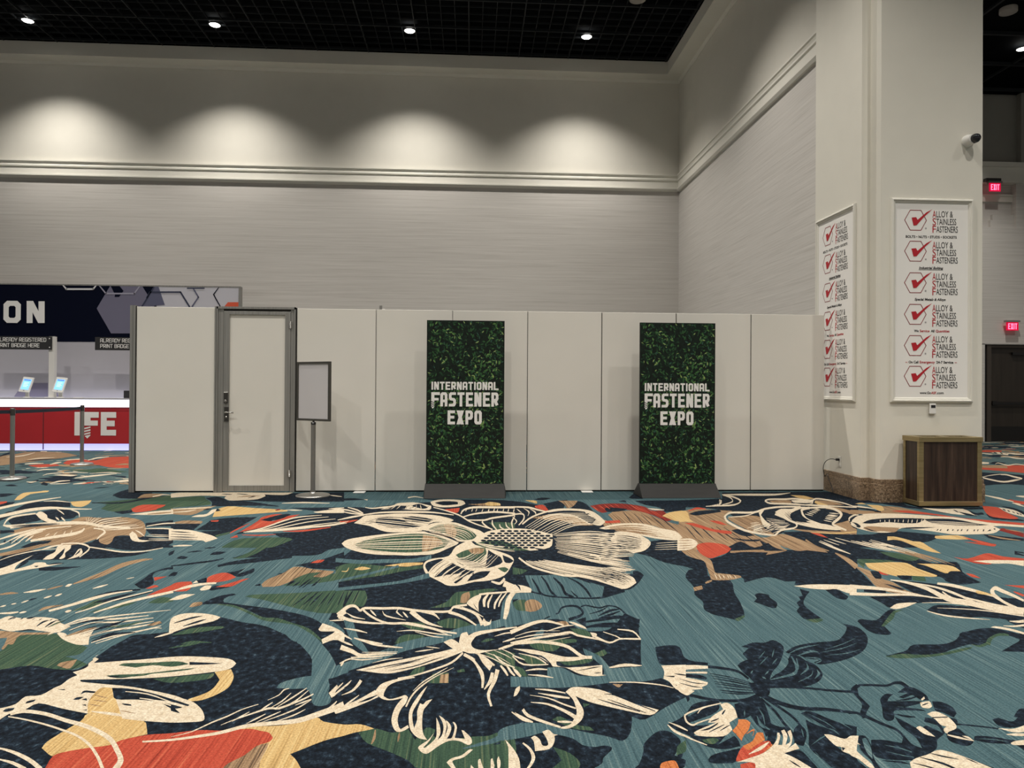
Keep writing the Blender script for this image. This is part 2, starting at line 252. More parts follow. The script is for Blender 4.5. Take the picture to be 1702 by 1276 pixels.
CARPET = '''
g0
-4484,8801! -4301,8913 -4174,9030 -3910,9273 -3834,9401! -3389,8312! -3642,8118 -3808,8122 -3991,8158 -4198,8329! -4271,8611!
-6744,12210! -6406,12209 -6270,12438 -5848,12096 -5546,11877! -6056,11774
n0
-2536,3641! -2288,3675 -2173,3702 -2028,3650 -1931,3630 -1926,3820 -1909,4088 -1804,4132 -1664,4197 -1517,4429 -1368,4334 -1200,4241 -1066,4124 -962,3975 -871,4009 -868,4698 -1052,5943 -760,6385 397,6005 928,4986 1175,4829! 870,3569 934,3395 1000,3242 962,3119 610,2805 429,2516 -1820,2618!
1871,4600! 1919,4667! 1942,4760! 1985,4794 2034,4756 2018,4686 2017,4573 1964,4466! 1931,4468 1904,4533
2320,4894! 2357,4818! 2271,4700 2182,4545 2158,4397 2154,4257! 2100,4240 2042,4252 2067,4400! 2125,4482! 2145,4568! 2204,4633! 2222,4702! 2261,4724!
2489,4863! 2575,4873 2564,4690! 2506,4622 2468,4670
2612,3796! 2685,3817 2845,3958 2991,4031 3089,4036 3156,3963 3177,3912! 3068,3778! 3034,3779! 3101,3848! 3087,3915 3054,3950 2933,3871 2851,3779!
1456,2657! 1467,2619 1477,2554! 1402,2558!
-6006,9435! -5843,9476! -5822,9262 -5869,9222!
-5096,8214! -5259,8816 -5103,8851 -4906,8924 -4733,8694 -4614,8475! -4811,8444 -4937,8277
-3313,7456! -3106,7619! -2970,7287! -3229,7268!
8760,11753! 9051,11583 9238,11338! 8255,10131! 8020,10263 7510,10076!
-3315,9096! -3221,9220 -3075,9051 -2896,8810 -2444,8504! -2680,8508 -2961,8478 -3033,8515! -3140,8815
5867,7782! 5946,7620 6010,7404! 5963,7346! 5714,7471
5005,6678! 5263,6483! 5174,6373! 4931,6447
12302,16428! 12822,16602 13254,16847! 13337,16953! 13006,16843 12351,16494!
11893,15118! 11869,14816 11908,14617! 12129,14884! 12092,15091 11961,15202!
10005,13185! 10364,13515 10435,13294! 10044,12974
13253,16693! 13204,16417 13209,16214! 13371,16410! 13368,16618 13308,16762!
13312,17777! 13675,17708 14218,17990! 14281,18070! 13856,17943 13370,17855!
14579,18137! 14516,17938 14535,17842! 14865,18243! 14847,18344 14745,18342!
-7363,11527! -7179,11647 -7042,11853! -7080,11916! -7348,11917 -7428,11627!
-6493,11278! -6315,11373 -6146,11275! -6214,11088
-6069,10396! -6171,10645 -6009,10476! -5914,10274
-6483,10281! -6463,10400 -6269,10239! -6370,10201
1786,3244! 1819,3277 1866,3298! 1842,3265 1815,3243 1791,3199 1782,3125 1775,3063! 1719,2996 1706,2959! 1679,2951! 1692,2998 1750,3084 1769,3178
1910,2599! 1959,2532! 1936,2533
1358,3543! 1389,3582 1442,3621! 1445,3699! 1509,3778! 1479,3802! 1565,3860 1633,3857 1696,3895 1712,3800 1641,3655 1566,3535 1496,3447 1406,3294 1362,3285 1360,3391 1354,3453
1001,3195! 1076,3151 1141,3133 1235,3131 1321,3177! 1331,3218! 1245,3165 1151,3160 1088,3179 1014,3227!
b1
677,3348! 725,3340! 698,3307
-2897,5047! -2861,5081 -2844,5146! -2850,5156! -2887,5121 -2903,5057!
-3137,4929! -3077,4948 -3037,4967! -3043,4977! -3111,5001 -3153,4953!
-2668,4567! -2650,4611 -2591,4691! -2599,4704! -2685,4664 -2681,4586!
12460,16060! 12410,15706 12377,15380! 12496,15525! 12734,16108 12585,16220!
-9246,14468! -9226,14959 -9236,15485 -8508,15313 -7833,14639! -7871,14168 -8019,13448 -8178,12800!
c1
-2799,4843! -2780,4858 -2779,4900! -2785,4909! -2804,4894 -2805,4852!
-2753,4887! -2736,4901 -2739,4945! -2745,4954! -2762,4941 -2759,4896!
-2962,4665! -2946,4670 -2944,4696! -2950,4704! -2967,4699 -2968,4673!
-2926,4716! -2911,4718 -2907,4737! -2913,4746! -2928,4744 -2932,4725!
-2878,4524! -2811,4522 -2780,4550! -2793,4571! -2837,4562 -2892,4544!
13730,18380! 14162,18555 14620,18714! 14688,18800! 14292,18727 13792,18464!
13695,17408! 13712,17154 14085,17287! 14206,17437! 13889,17375 13754,17483!
g1
-2665,4164! -2302,4150 -2163,4016 -2045,3935! -2032,3832 -2090,3806! -2005,3761 -1917,3691! -1962,3628 -2069,3645 -2193,3689 -2310,3642 -2340,3644!
-1515,3499! -1436,3514 -1248,3555! -1238,3511 -1268,3477 -1409,3447
-449,2919! -417,2943 -377,2950 -311,2913 -252,2945! -215,2850! -177,2950 -139,2931! -144,2880! -102,2837 -1,2865 77,2870 119,2894 182,2832 168,2607! -168,2629 -230,2696 -314,2767 -402,2834
-196,3396! -178,3504 -103,3513! -99,3392! -152,3389
-299,3472! -272,3571 -223,3595! -229,3531 -275,3483
-64,3537! -29,3561! -23,3523! -58,3512!
77,3761! 159,3802 238,3755! 226,3551! 156,3606
-429,4261! -340,4276 -278,4255 -243,4164! -317,4133
-201,4271! -124,4343 -49,4302 24,4190! -6,4138 -95,4159 -160,4179
-411,3924! -398,4019 -352,4066 -264,4046 -248,3980! -311,3920
2045,4232! 2149,4248 2142,4210! 2080,4175
455,3634! 645,3667! 610,3614 500,3579
351,2999! 389,3026 443,2950 496,2929 511,2894! 430,2915
505,3148! 535,3137! 503,3108!
322,3949! 580,3955 596,3906! 513,3878 445,3776 340,3824
328,2770! 386,2721 415,2652 400,2603! 302,2608! 348,2670!
-3741,9103! -3428,9265 -3300,9055 -3152,8815! -3083,8588 -3298,8449 -3443,8382!
-2071,4715! -1989,4708 -1931,4749! -1959,4818! -2052,4843 -2078,4728!
m1
5439,6970 5451,6715! 5300,6528! 5308,6869!
n1
-1301,8089 -604,8705 56,8832 504,8824 843,8456 1215,8035 1487,7654! 1004,5394! 1306,5297! 1167,4902 481,4783 -400,5819 -1007,6273 -1550,6174!
2861,3678! 3010,3779 3094,3840 3193,3970! 3259,3967! 3005,3658!
821,2772! 844,2739! 805,2664 786,2650!
1005,3813! 1088,3848 1138,3807 1121,3676 1144,3613 1211,3589 1207,3560! 993,3565 969,3613
-5590,8784! -5460,8857! -5334,8560 -5358,8421!
-4986,7837 -5119,8182 -5011,8147! -4919,7896 -4837,7603!
-4747,8142! -4713,8272 -4564,8302 -4316,8068 -4226,7941! -4246,7820 -4253,7646 -4312,7535 -4406,7593
-3328,6591 -3220,6588 -3282,6809 -3140,6760 -3069,6626 -2850,6556 -2713,6660! -2574,6320! -3615,6351! -3445,6511
-2389,5924! -2384,6011 -2312,5973! -2317,5904
-2164,6040! -2162,6150 -2062,6154! -2087,6056
-2381,6131! -2320,6147 -2272,6176! -2278,6191! -2341,6200 -2387,6145!
-1725,4055 -1666,4101! -1610,3964! -1857,3973!
-4594,9413! -4568,9545 -4171,9584! -4063,9109 -4361,9114
-3952,8125! -3855,8221 -3814,8253! -3737,8088! -3802,7994
-2870,4801! -2849,4810 -2845,4845! -2851,4854! -2873,4845 -2876,4810!
6461,8329! 6512,8181 6415,7903 6283,7740! 6373,8007
-6858,10737! -7028,11003! -6951,11094 -6839,11185 -6724,11279! -6668,11091 -6617,10735
-6030,9444! -5898,9415 -5798,9440! -5815,9467! -5974,9536 -6073,9511!
-5967,11650! -5921,11774 -5907,11965! -5929,12008! -5976,11878 -5989,11690!
-1978,5226! -1932,5334! -1874,5196! -1927,5184
-1657,5228! -1640,5269! -1642,5228
-1803,5038! -1789,5114 -1676,5072! -1772,4988
-6081,11371! -5992,10994 -6167,10906! -6209,11181 -6129,11352
1842,3274! 1900,3270 1969,3260 2026,3287 2052,3278 2046,3226! 2080,3261! 2080,3314 2043,3318 1984,3286 1914,3295 1855,3296!
1639,2993! 1674,2992 1685,2965! 1704,2991! 1688,3014 1652,3016!
966,3078 996,3117 1052,3145 1112,3143 1118,3122! 1023,3085 957,3049 927,3012!
r1
9593,12871! 10487,12871! 9471,11623! 9317,11924 9089,12194!
y1
-1649,2850! -1658,2898 -1645,2972 -1621,3076 -1628,3137 -1538,3119 -1460,3087 -1361,3060 -1326,3009 -1294,2944! -1372,2901 -1399,2863 -1458,2842 -1553,2808 -1575,2786
T2
-24,2770! 41,2791 103,2813 156,2857 216,2887! 209,2962! 147,2911 97,2851 38,2814 -25,2777!
b2
-2064,3723 -2005,3761! -1977,3654 -1994,3642 -2062,3684!
-386,2942! -385,2877 -386,2827! -382,2823! -374,2871 -382,2941!
-283,2920! -287,2880 -283,2837! -281,2836! -278,2876 -282,2920!
-143,3394! -142,3490! -103,3501! -102,3392!
5414,6910! 5436,6815 5484,6756! 5497,6771! 5476,6864 5427,6925!
5009,6616! 5039,6458 5154,6387! 5168,6404! 5089,6520 5031,6643!
9593,12871! 10056,12871 9739,12379! 9298,12475!
-3737,9343! -3534,9379 -3358,9424! -3367,9451! -3561,9449 -3748,9369!
c2
34,2620! 34,2684 42,2695! 49,2647 56,2619!
79,2618! 82,2689 88,2696! 94,2645 90,2617!
-3010,4978! -2944,4991 -2911,5060! -2917,5070! -2978,5045 -3016,4988!
-2882,4747! -2870,4765 -2870,4801! -2876,4810! -2888,4791 -2888,4755!
8284,11087! 8652,11334 8904,11460! 8966,11542! 8723,11428 8316,11132!
g2
-154,4674 -99,4880 -8,4913 133,4971 196,4943! 96,4849 -1,4736 -21,4647 -137,4565 -253,4548!
216,3590! 265,3549 283,3448! 240,3474
624,3798! 657,3738 722,3794! 728,3735! 682,3694
n2
-625,9009! -342,8963 422,8869 538,8670! 516,8302! 279,8378 -83,8605
-1346,7520 -1197,7574 -1011,7238 -876,6980! -1017,6747 -1127,6615 -1160,6487 -1387,6289 -1647,6630! -1643,7000
793,8903! 899,9067 1025,9022! 904,8860
2051,8800! 2707,8828! 2492,8122! 2216,7993 2231,8267 2103,8489
1837,8764! 1931,8842 1922,8683!
1798,5919 1851,5809 1916,5772 1861,5507 1784,5209 1906,5121 1820,4812 1774,4581 1704,4333 1629,4239 1581,4279 1507,4360 1490,4463 1533,4612 1530,4774 1585,4971 1601,5215 1687,5419 1737,5448! 1685,5545 1559,5680 1479,5965! 1666,6073
606,2594! 668,2708 689,2777 757,2866 812,2880 842,2811 826,2755 786,2687! 818,2649! 775,2586
-4755,7601! -4828,7834 -4726,8014 -4592,7949! -4460,7651 -4513,7485 -4567,7380
-3172,7139! -2927,7183! -2713,6659! -2976,6846
-3804,5985 -3823,6275 -3545,6229 -3506,6462 -3351,6498 -3200,6373 -2933,6173 -2696,6166! -2780,6023 -2983,5942 -3208,5915 -3359,5903 -3520,5908 -3519,5841 -3573,5622!
-2293,6279! -2247,6282 -2212,6316! -2218,6332! -2265,6329 -2300,6295!
-1730,4709! -1686,4842 -1609,4910 -1574,4885! -1623,4794! -1597,4715! -1461,4656 -1243,4564 -1023,4435 -922,4335 -860,4241! -875,4171! -841,4119 -774,4099! -822,4003 -837,4020 -971,4210 -1113,4306 -1260,4405 -1441,4592 -1611,4683 -1707,4665
1193,8360 1260,8657 1340,8773 1398,8577 1399,8010! 1352,8078 1191,8183
-2684,9472 -2286,9511 -1690,9593! -1546,8786! -1794,8790 -2408,8801 -2911,8928! -2662,9044
-4508,8734! -4139,8702 -4000,9054 -3895,9298! -3910,9333! -4051,9163 -4194,8813 -4540,8794!
-4352,7823! -4279,7881 -4264,7973! -4192,7760 -4243,7703
-9147,14317! -9313,14862 -9345,15077! -9409,15180! -9550,15226 -9246,14464!
-8185,13564! -8028,13698 -7803,13995! -7828,14040! -8147,13898 -8210,13605!
-7743,12558! -7736,12800 -7567,12800! -7674,12654
-5788,10701! -5689,10743 -5617,10751! -5635,10786! -5765,10884 -5816,10753!
-6349,10562! -6413,10908 -6339,10819! -6246,10479
1693,2956! 1722,2891 1755,2839 1749,2774! 1762,2785! 1771,2856 1740,2913 1712,2981!
2065,3255 2099,3231 2100,3164 2079,3112! 2047,3113 2039,3145 2034,3167 1976,3137 1959,3149! 2028,3189! 1984,3197!
1196,3520! 1269,3491 1326,3453 1344,3369! 1357,3389! 1341,3480 1283,3524 1209,3553!
930,2993! 968,3029 1029,3075 1108,3107! 1096,3072 1057,3025 972,2972 925,2947!
r2
-5651,8860! -5580,8897! -5519,8782 -5507,8635!
12022,16132! 12492,16139 12187,15671! 11873,15593 11674,15665!
t2
-2698,4198! -2576,4127! -2486,3967 -2470,3893 -2482,3864!
y2
-5545,8974! -5752,9431 -5695,9652 -5646,9790 -5539,9650! -5652,9473 -5497,9013
-1249,3567! -1182,3602! -1142,3519 -1126,3447 -1122,3378 -1151,3303 -1195,3252 -1241,3244 -1258,3265! -1207,3321 -1188,3381 -1192,3473! -1237,3548
b3
-2599,4170! -2519,4010 -2488,3932! -2468,3913! -2491,3987 -2572,4151!
-64,4648! -56,4831 -8,4901! -1,4782 -27,4647
1573,4946! 1652,4995! 1630,4906! 1556,4858!
-1781,4625! -1789,4711 -1738,4731! -1720,4665 -1755,4624
-34,8567! 163,8639 228,8753 349,8635 354,8449! 160,8452
c3
-794,9054! -712,9136 -603,9058! -605,9091! -718,9221 -803,9137!
-2263,8669! -2013,8679 -1695,8658! -1700,8689! -2038,8787 -2271,8699!
11475,15398! 11408,15127 11429,14974! 11493,15057! 11560,15325 11541,15485!
10071,13513! 10157,13402! 9952,13131! 9747,13078!
10020,13049! 10220,13233 10062,12789 10401,13010 10445,12820! 10529,12922! 10510,13148 10191,12953 10313,13353 10063,13108!
8207,10961! 8136,10661 8159,10442 8506,10637 8861,10946 8964,11272 9028,11499 8944,11525! 8842,11396! 8900,11340 8815,11093 8734,10815 8662,10838 8297,10618 8262,10821 8321,11107!
-8982,14283! -8816,14536 -9031,15273! -9073,15341! -8934,14726 -9021,14344!
-6427,10673! -6295,10562 -6310,10714! -6331,10749! -6377,10698 -6447,10707!
g3
-925,4958! -723,4951! -681,4760 -688,4585 -760,4630 -840,4508!
1611,4258! 1704,4333! 1689,4294 1622,4220
818,2756 865,2802! 838,2715 793,2687!
257,3739! 354,3679 383,3596! 296,3613
-1606,3899! -1511,3933 -1454,3992! -1456,3998! -1528,3970 -1608,3905!
n3
-2102,8355! -1501,8378 -1265,8373 -1008,8195 -435,8321 -187,7851! -745,7864 -1189,7873 -1422,7941
877,8587! 1091,8817 1217,8895! 1160,8658 1077,8220! 935,8223
2029,9047! 2190,9397 2256,9217! 2193,8961! 2062,8963
2679,8829! 3218,8943! 3407,9472! 5012,9495 4931,8830 3776,6759! 3332,6796 3233,7026 2926,6686 2744,6986 2929,7911 2751,8257 2518,8297!
-3369,6499! -3394,6756 -3159,6840 -2708,6649! -2660,6317 -2712,6242 -2969,6249
-3256,5566! -3132,5571 -3008,5674! -3015,5687! -3193,5677 -3329,5691!
-2366,5160! -2373,5349 -2387,5463 -2355,5597 -2303,5657! -2271,5579! -2360,5522 -2347,5404 -2278,5263 -2238,5155 -2249,5054 -2276,5055
1647,6450! 1812,6533 1952,6485 1944,6273! 1878,6114 1555,6124!
-2936,8850! -2588,8587 -2239,8442! -2250,8485! -2648,8797 -2985,9008!
-5317,10551! -5204,10721 -4923,10547! -4626,9913! -4631,9626 -4545,9289! -4197,9283! -4847,10717!
-1618,9026! -1472,9065 -1314,8939! -1588,8865!
1922,3112! 1983,3117 2053,3150! 2058,3160! 1993,3135 1924,3115!
1183,3447! 1282,3383 1364,3303! 1366,3307! 1288,3395 1186,3453!
1022,3454! 1124,3437 1152,3399! 1139,3376! 1087,3402 1013,3424!
1090,3581! 1148,3563 1208,3553! 1220,3585! 1161,3600 1099,3607!
-5941,10583! -5797,10540 -5803,10709! -5823,10744! -5864,10658 -5960,10617!
-3451,5617! -3542,5842 -3525,5891! -3493,5824
o3
702,2589! 719,2631 755,2648 777,2643 775,2586!
r3
-3857,8321! -3860,8603 -3589,8598! -3563,8454 -3572,8316 -3554,8248 -3704,8087
-7721,12861! -7634,13025 -7356,13051 -7162,12799! -7359,12557
-7308,13181! -7489,13657 -7379,13872 -7021,13729 -7076,14326 -6766,14486! -5807,12437! -6200,12556 -6714,13052 -7081,12987
y3
-981,2959 -885,2990 -787,2995 -714,3018 -647,3061 -610,3023 -519,2992 -453,2992 -390,2952! -416,2939 -466,2920 -511,2892 -576,2858 -682,2761! -648,2715 -614,2649! -926,2663!
675,8864! 811,8822 802,8589! 728,8744
-4815,8845! -4624,8958! -4520,8689 -4487,8472 -4618,8546
-5677,9243! -5803,9574 -5717,9677 -5620,9781 -5559,9709! -5664,9504 -5601,9242
b4
1390,7455 1609,8005 1763,8069 1939,8065 2063,7438 2197,7157! 2005,6528! 1986,6665 1882,7165 1657,7335 1359,7178!
1091,8816! 1333,8812! 1227,8431 1125,8219! 1125,8582
-4406,7121 -4366,7322 -4128,7422 -4139,7818 -3896,7753 -3713,7808 -3441,7626 -3217,7241 -3051,6848 -3075,6758 -3211,6852 -3301,6809 -3220,6587 -3202,6462 -3306,6548 -3404,6722! -3445,6510 -3532,6431 -3707,6436! -3784,6646! -3919,6650 -4297,6974 -4438,6978! -4100,6448! -4117,6448! -4551,7125!
-4150,9110! -4216,9450 -4002,9491! -3942,9231
-2790,5175! -2749,5273 -2699,5389 -2681,5656 -2614,5840 -2563,5901! -2573,5922! -2654,5920 -2752,5782 -2768,5504 -2791,5341 -2806,5200!
-2692,4224! -2545,4185 -2374,4178! -2383,4145 -2514,4134 -2468,3998 -2506,3999! -2549,4103! -2606,4089!
-866,2660 -922,2673! -896,2704 -854,2761 -829,2829 -788,2851! -782,2803 -781,2721 -777,2656
-6263,12899! -6115,12924 -6000,12962! -6023,13013! -6238,13182 -6288,12949!
3593,9294! 3775,9264 4042,9305! 4050,9323! 3804,9336 3600,9312!
c4
-1932,3828! -1943,3779! -1921,3751! -1919,3704 -1903,3664 -1913,3626 -1937,3595! -1895,3557! -1910,3515 -1909,3445 -1922,3412 -1937,3336 -1996,3323 -1992,3245 -2032,3207 -2052,3198! -1971,3073! -1964,3100 -1958,3156 -1918,3188 -1896,3251 -1770,3196 -1634,3142 -1560,3120 -1460,3087 -1356,3060 -1241,3041 -1158,3042 -1119,3049 -1116,3072 -1148,3140 -1193,3201 -1235,3243 -1282,3271 -1355,3317 -1567,3408 -1726,3449 -1833,3477 -1851,3501! -1729,3502 -1566,3507 -1440,3522 -1245,3573 -1188,3609 -1180,3674! -1216,3722 -1277,3752 -1442,3780 -1545,3777 -1674,3748 -1791,3728 -1897,3710! -1900,3764! -1933,3789!
-1035,8229! -907,8546 -705,8731 -467,8464! -474,8183 -660,8187 -829,8259
970,3559! 1098,3564! 997,3233! 962,3279 956,3360 936,3396! 964,3482
-5293,8305! -5258,8626 -5194,8909 -5111,9184! -5139,9233! -5267,9029 -5358,8783 -5402,8468!
-3900,9490! -3806,9578 -3345,9572 -3162,9615 -2749,9563 -2351,9557! -2425,9335 -2841,9429 -3134,9260 -3444,9308 -3757,9144!
-1823,9308! -1728,9216 -1643,9176! -1648,9210! -1743,9302 -1829,9343!
11873,15592! 12101,15670 11940,15159! 11680,14880
-8284,13774! -8215,14015 -8045,14219! -8071,14265! -8303,14164 -8310,13817!
-7581,13699! -7500,13756 -7440,13960! -7472,14019! -7596,13929 -7613,13755!
-7050,11969! -7042,12144 -6850,12244! -6876,12289! -7121,12278 -7076,12012!
-5973,10451! -5961,10660 -5879,10788! -5909,10841! -6041,10797 -6002,10500!
-5628,10406! -5531,10446 -5515,10537! -5533,10570! -5604,10579 -5655,10455!
g4
-1498,4835! -1465,4881 -1136,4917 -881,5031! -784,4485! -939,4471 -1202,4646 -1363,4762
-1567,3962! -1506,3972 -1410,3976! -1412,3982! -1521,4010 -1570,3968!
n4
1976,5770! 2176,5944 2366,6334 2687,6589 2749,6323 2771,6079 3004,6033 3146,5630! 2784,4982! 2349,4971 2376,5077 2301,5079 2262,5164 2197,5195 2031,5089 1990,5063! 2021,5201 1922,5291 1873,5352
-2320,5658! -2190,5723 -2062,5802 -1999,5898! -2010,5925! -2083,5855 -2213,5777 -2334,5690!
-2224,5372! -2235,5488 -2197,5486! -2178,5384
5062,9262! 4854,8831 5162,8785 5393,8659 5358,8277 6149,8224 6056,8083! 5317,8098 5065,8508 4774,8591 4739,8671!
1384,6043! 1537,6194 1710,6229 1875,6105! 1704,5544! 1608,5612 1529,5819 1437,5966
-2506,4806! -2453,4893 -2386,4959 -2257,5012! -2273,5047! -2414,5012 -2479,4940 -2517,4823!
-5132,9983! -5040,10004 -4982,10095! -4994,10118! -5087,10096 -5144,10006!
1862,3131 1917,3183 1955,3181! 1917,3150 1883,3110! 1924,3108 2031,3103 2027,3083! 1919,3047 1893,3058! 1984,3024 1994,3004! 1979,3009 1869,3019 1839,2991! 1910,2959 1912,2950! 1873,2951 1837,2981! 1805,2936 1775,2923 1772,2956 1812,3031 1837,3081
1178,3420! 1276,3360 1359,3291! 1362,3295! 1282,3371 1181,3425!
-7794,13161! -7717,13167 -7694,13266! -7718,13306! -7795,13299 -7817,13200!
-7082,13630! -7060,13766 -7083,13992! -7114,14050! -7136,13908 -7112,13686!
r4
-301,8214! -127,8315! -145,8010 -214,8011
764,8440! 869,8512 892,8155! 869,8054! 763,8297
y4
4245,9229! 4403,9182 4427,8922! 4260,8883
163,8600! 228,8737 349,8635 349,8485! 221,8451
T5
-2001,3754! -1977,3844 -1923,3944 -1901,4068 -1892,4133! -1965,3977 -1938,3828 -1930,3745 -1945,3725
1410,3477! 1396,3462 1385,3440! 1385,3438! 1398,3452 1410,3475!
b5
4442,8081 4645,8008 4928,8071 5043,7865! 4649,7808 4413,7813 4273,7816!
3757,8769! 4037,8804 3954,8567! 3750,8571
c5
-496,8766! -404,8923 -214,8936 -98,8838 -65,8605! -141,8422 -318,8354 -443,8464
3329,9253! 3609,9195 4022,9194 4333,9420! 4350,9457! 4095,9362 3680,9374 3355,9324!
2049,3123! 2080,3149! 2071,3128! 2043,3108!
-5140,8874! -4984,8871 -4786,8791! -4802,8821! -5028,8949 -5158,8905!
-2815,5119! -2793,5126 -2802,5183! -2808,5193! -2831,5185 -2821,5129!
-2600,5061! -2565,5095 -2547,5161! -2553,5171! -2588,5136 -2606,5071!
-2492,5308! -2468,5320 -2453,5348! -2455,5354! -2479,5342 -2494,5314!
-3083,9092! -3110,9302 -2963,9404 -2710,9427 -2621,9252! -2650,9003 -2812,8926 -2955,8912
-4000,9191! -3947,9359 -3838,9340! -3852,9375! -3985,9447 -4039,9274!
11205,14441! 11358,14438 11277,14108 11422,14019! 11563,14191! 11472,14349 11531,14655 11265,14519!
-7880,13038! -7770,13076 -7637,13167! -7683,13246! -7896,13285 -7927,13115!
-7139,13687! -7156,14052 -7091,14357! -7138,14451! -7282,14291 -7185,13770!
-7404,12950! -7391,13118 -7423,13340! -7469,13420! -7543,13377 -7448,13024!
-6623,11403! -6634,11625 -6360,11778 -6129,11753! -6151,11795! -6414,11877 -6689,11721 -6647,11442!
-5944,10418! -5792,10432 -5743,10539! -5762,10572! -5838,10515 -5962,10450!
g5
-2475,4568! -2447,4692 -2440,4801 -2341,4797! -2382,4626
m5
1423,8427! 1622,8573 1871,8568 2067,8342 2057,8063 2210,8059 2144,7494! 2063,7438 2032,7739 1931,8032 1813,8136 1673,8208 1480,7942
n5
3447,6303! 3468,6137 3582,6015 3670,5861 3687,5613 3791,5576 3974,5604 3800,5288 3754,5114 3734,5003! 3655,4979 3523,5010 3502,5209 3518,5618 3392,5622 3238,5731 3117,5699!
-2529,6123 -2524,6236! -2480,6085 -2483,6014!
-1954,5631! -1869,5704 -1694,5777 -1558,5860 -1457,5912! -1476,5983! -1590,5972 -1743,5927 -1908,5809 -1979,5694!
-811,4960! -817,4776 -808,4594! -801,4584! -801,4753 -803,4947!
-1131,4619! -1103,4764 -1079,4932! -1082,4941! -1113,4786 -1135,4628!
-1519,5104! -1491,5156! -1472,5090!
5461,8202! 5611,8163 5772,7984 5712,7784! 5401,7857
-4531,7124! -4406,7121 -4336,7022! -4423,6954!
-3876,6362! -3895,6564 -3766,6645! -3740,6478 -3788,6356
1826,2963! 1844,2906 1855,2861 1885,2782! 1869,2842! 1909,2876 1937,2813! 1956,2874 1924,2912! 1952,2948! 1984,2928 1964,2847 1939,2805 1877,2757 1825,2687 1730,2630 1677,2610 1553,2638 1609,2769! 1659,2767 1718,2739! 1767,2804! 1754,2730 1774,2697! 1801,2777 1801,2872
1176,3390! 1270,3334 1363,3272! 1365,3277! 1276,3349 1178,3395!
-4127,6831! -4155,6970 -4151,6994! -4062,6785
-1423,3704! -1247,3679! -1313,3666 -1407,3664!
-1755,3545! -1694,3557 -1635,3554! -1647,3538 -1710,3521
-1767,3281! -1761,3307 -1732,3306! -1742,3280
-1895,3392! -1865,3398! -1862,3385
-1951,3248! -1958,3274 -1933,3291! -1928,3268
-2002,3177! -2003,3201 -1974,3210! -1966,3190 -1980,3171
-958,8262! -875,8472 -755,8470! -759,8258
-707,8469! -622,8615 -510,8393! -549,8253
-2726,4277! -2680,4276 -2617,4256 -2588,4246! -2589,4212 -2641,4222 -2704,4242!
-3856,7427! -3799,7561 -3708,7735! -3713,7745! -3818,7596 -3862,7438!
11895,15549! 11796,15368 11810,15329! 11877,15414! 11978,15597 11964,15636!
r5
-2314,5346! -2230,5372! -2265,5249!
-2242,5053! -2218,5141 -2173,5101! -2207,5052
-1545,2684! -1571,2786 -1540,2818 -1477,2842 -1399,2862 -1372,2901 -1290,2939 -1203,2948 -1098,2970 -1015,2962 -903,2973 -852,2954 -810,2935 -782,2891! -789,2859 -828,2829 -853,2761 -895,2704 -922,2656
t5
245,4796 416,4862 557,4750 757,4708 879,4738 1057,4888 1138,4961 1258,5284 1282,5526 1308,5897! 1646,5359! 1183,3845! 939,3854! 979,4082 1028,4261! 965,4400! 811,4106 660,4094 594,4222 536,4299 454,4283 313,4214 213,4147! 184,4312
y5
-1630,3141! -1689,3263 -1709,3370 -1701,3408 -1651,3400! -1613,3322 -1573,3268 -1460,3087! -1560,3120
T6
1639,2726! 1683,2697 1711,2665! 1717,2672! 1688,2705 1640,2728!
b6
4887,8359! 5120,8281 5189,7996 5270,7666! 4887,8003
511,4243! 575,4260 589,4186! 541,4187
-3844,6039! -3757,6173 -3710,6371 -3655,6499! -3690,6557! -3781,6486 -3841,6300 -3918,6146!
-1667,3229! -1636,3215 -1608,3207! -1610,3211! -1641,3225 -1669,3233!
c6
12047,15331! 11983,14992 12239,15022! 12354,15162! 12257,15332 12116,15418!
-6511,11471! -6425,11570 -6134,11468! -6171,11322
g6
-2360,4524! -2276,4664 -2156,4746! -2202,4640
-1757,3673! -1742,3699 -1628,3701 -1519,3714 -1465,3708 -1412,3676! -1490,3644 -1588,3667 -1693,3627! -1661,3641!
n6
3061,5566! 3004,5314 2897,4951! 2727,4957!
3712,5787 3762,5351 3734,5003! 3523,4956 3502,5151 3569,5617!
-1945,5927! -1896,6031 -1805,6292 -1774,6494 -1647,6708 -1217,6929! -1101,6271! -1218,6197 -1274,6012 -1467,5982 -1625,5952 -1862,5924
-1840,5474! -1774,5502 -1731,5607! -1738,5412! -1664,5590! -1635,5468 -1682,5353 -1726,5355
3671,6713! 3892,6707 4130,6849 4264,6845 4497,6691 4566,6642! 4314,6419 4151,6336 3997,6384! 4026,6130! 3363,6150!
-767,4955! -767,4815 -763,4676! -758,4670! -758,4802 -763,4949!
-1071,4632! -1048,4778 -1032,4952! -1035,4960! -1060,4804 -1075,4640!
281,4702! 323,4724! 276,4614!
792,4072! 841,4105 918,4050 936,3949! 844,3953
213,4147! 313,4214 450,4246! 366,4123 244,4076 209,4061!
2086,3101! 2126,3089 2137,3037 2115,2979! 2075,2942! 2059,2991 2040,3011
1570,2804! 1603,2802 1586,2729 1541,2631 1523,2552! 1500,2553 1521,2617 1524,2692
1171,3352! 1262,3303 1348,3263! 1350,3267! 1268,3317 1173,3357!
-1709,3519! -1647,3538 -1604,3538! -1664,3513
-1656,3401! -1583,3392 -1472,3349 -1337,3273 -1230,3207! -1234,3194 -1324,3242 -1443,3273! -1313,3216 -1251,3183! -1261,3174 -1297,3175 -1375,3239 -1481,3269 -1578,3278 -1623,3344
-1762,3334! -1767,3377 -1710,3364! -1711,3348 -1751,3355
-1729,3280! -1715,3295! -1698,3268!
-1701,3228! -1683,3230! -1674,3213!
-1668,3174! -1653,3181! -1649,3169!
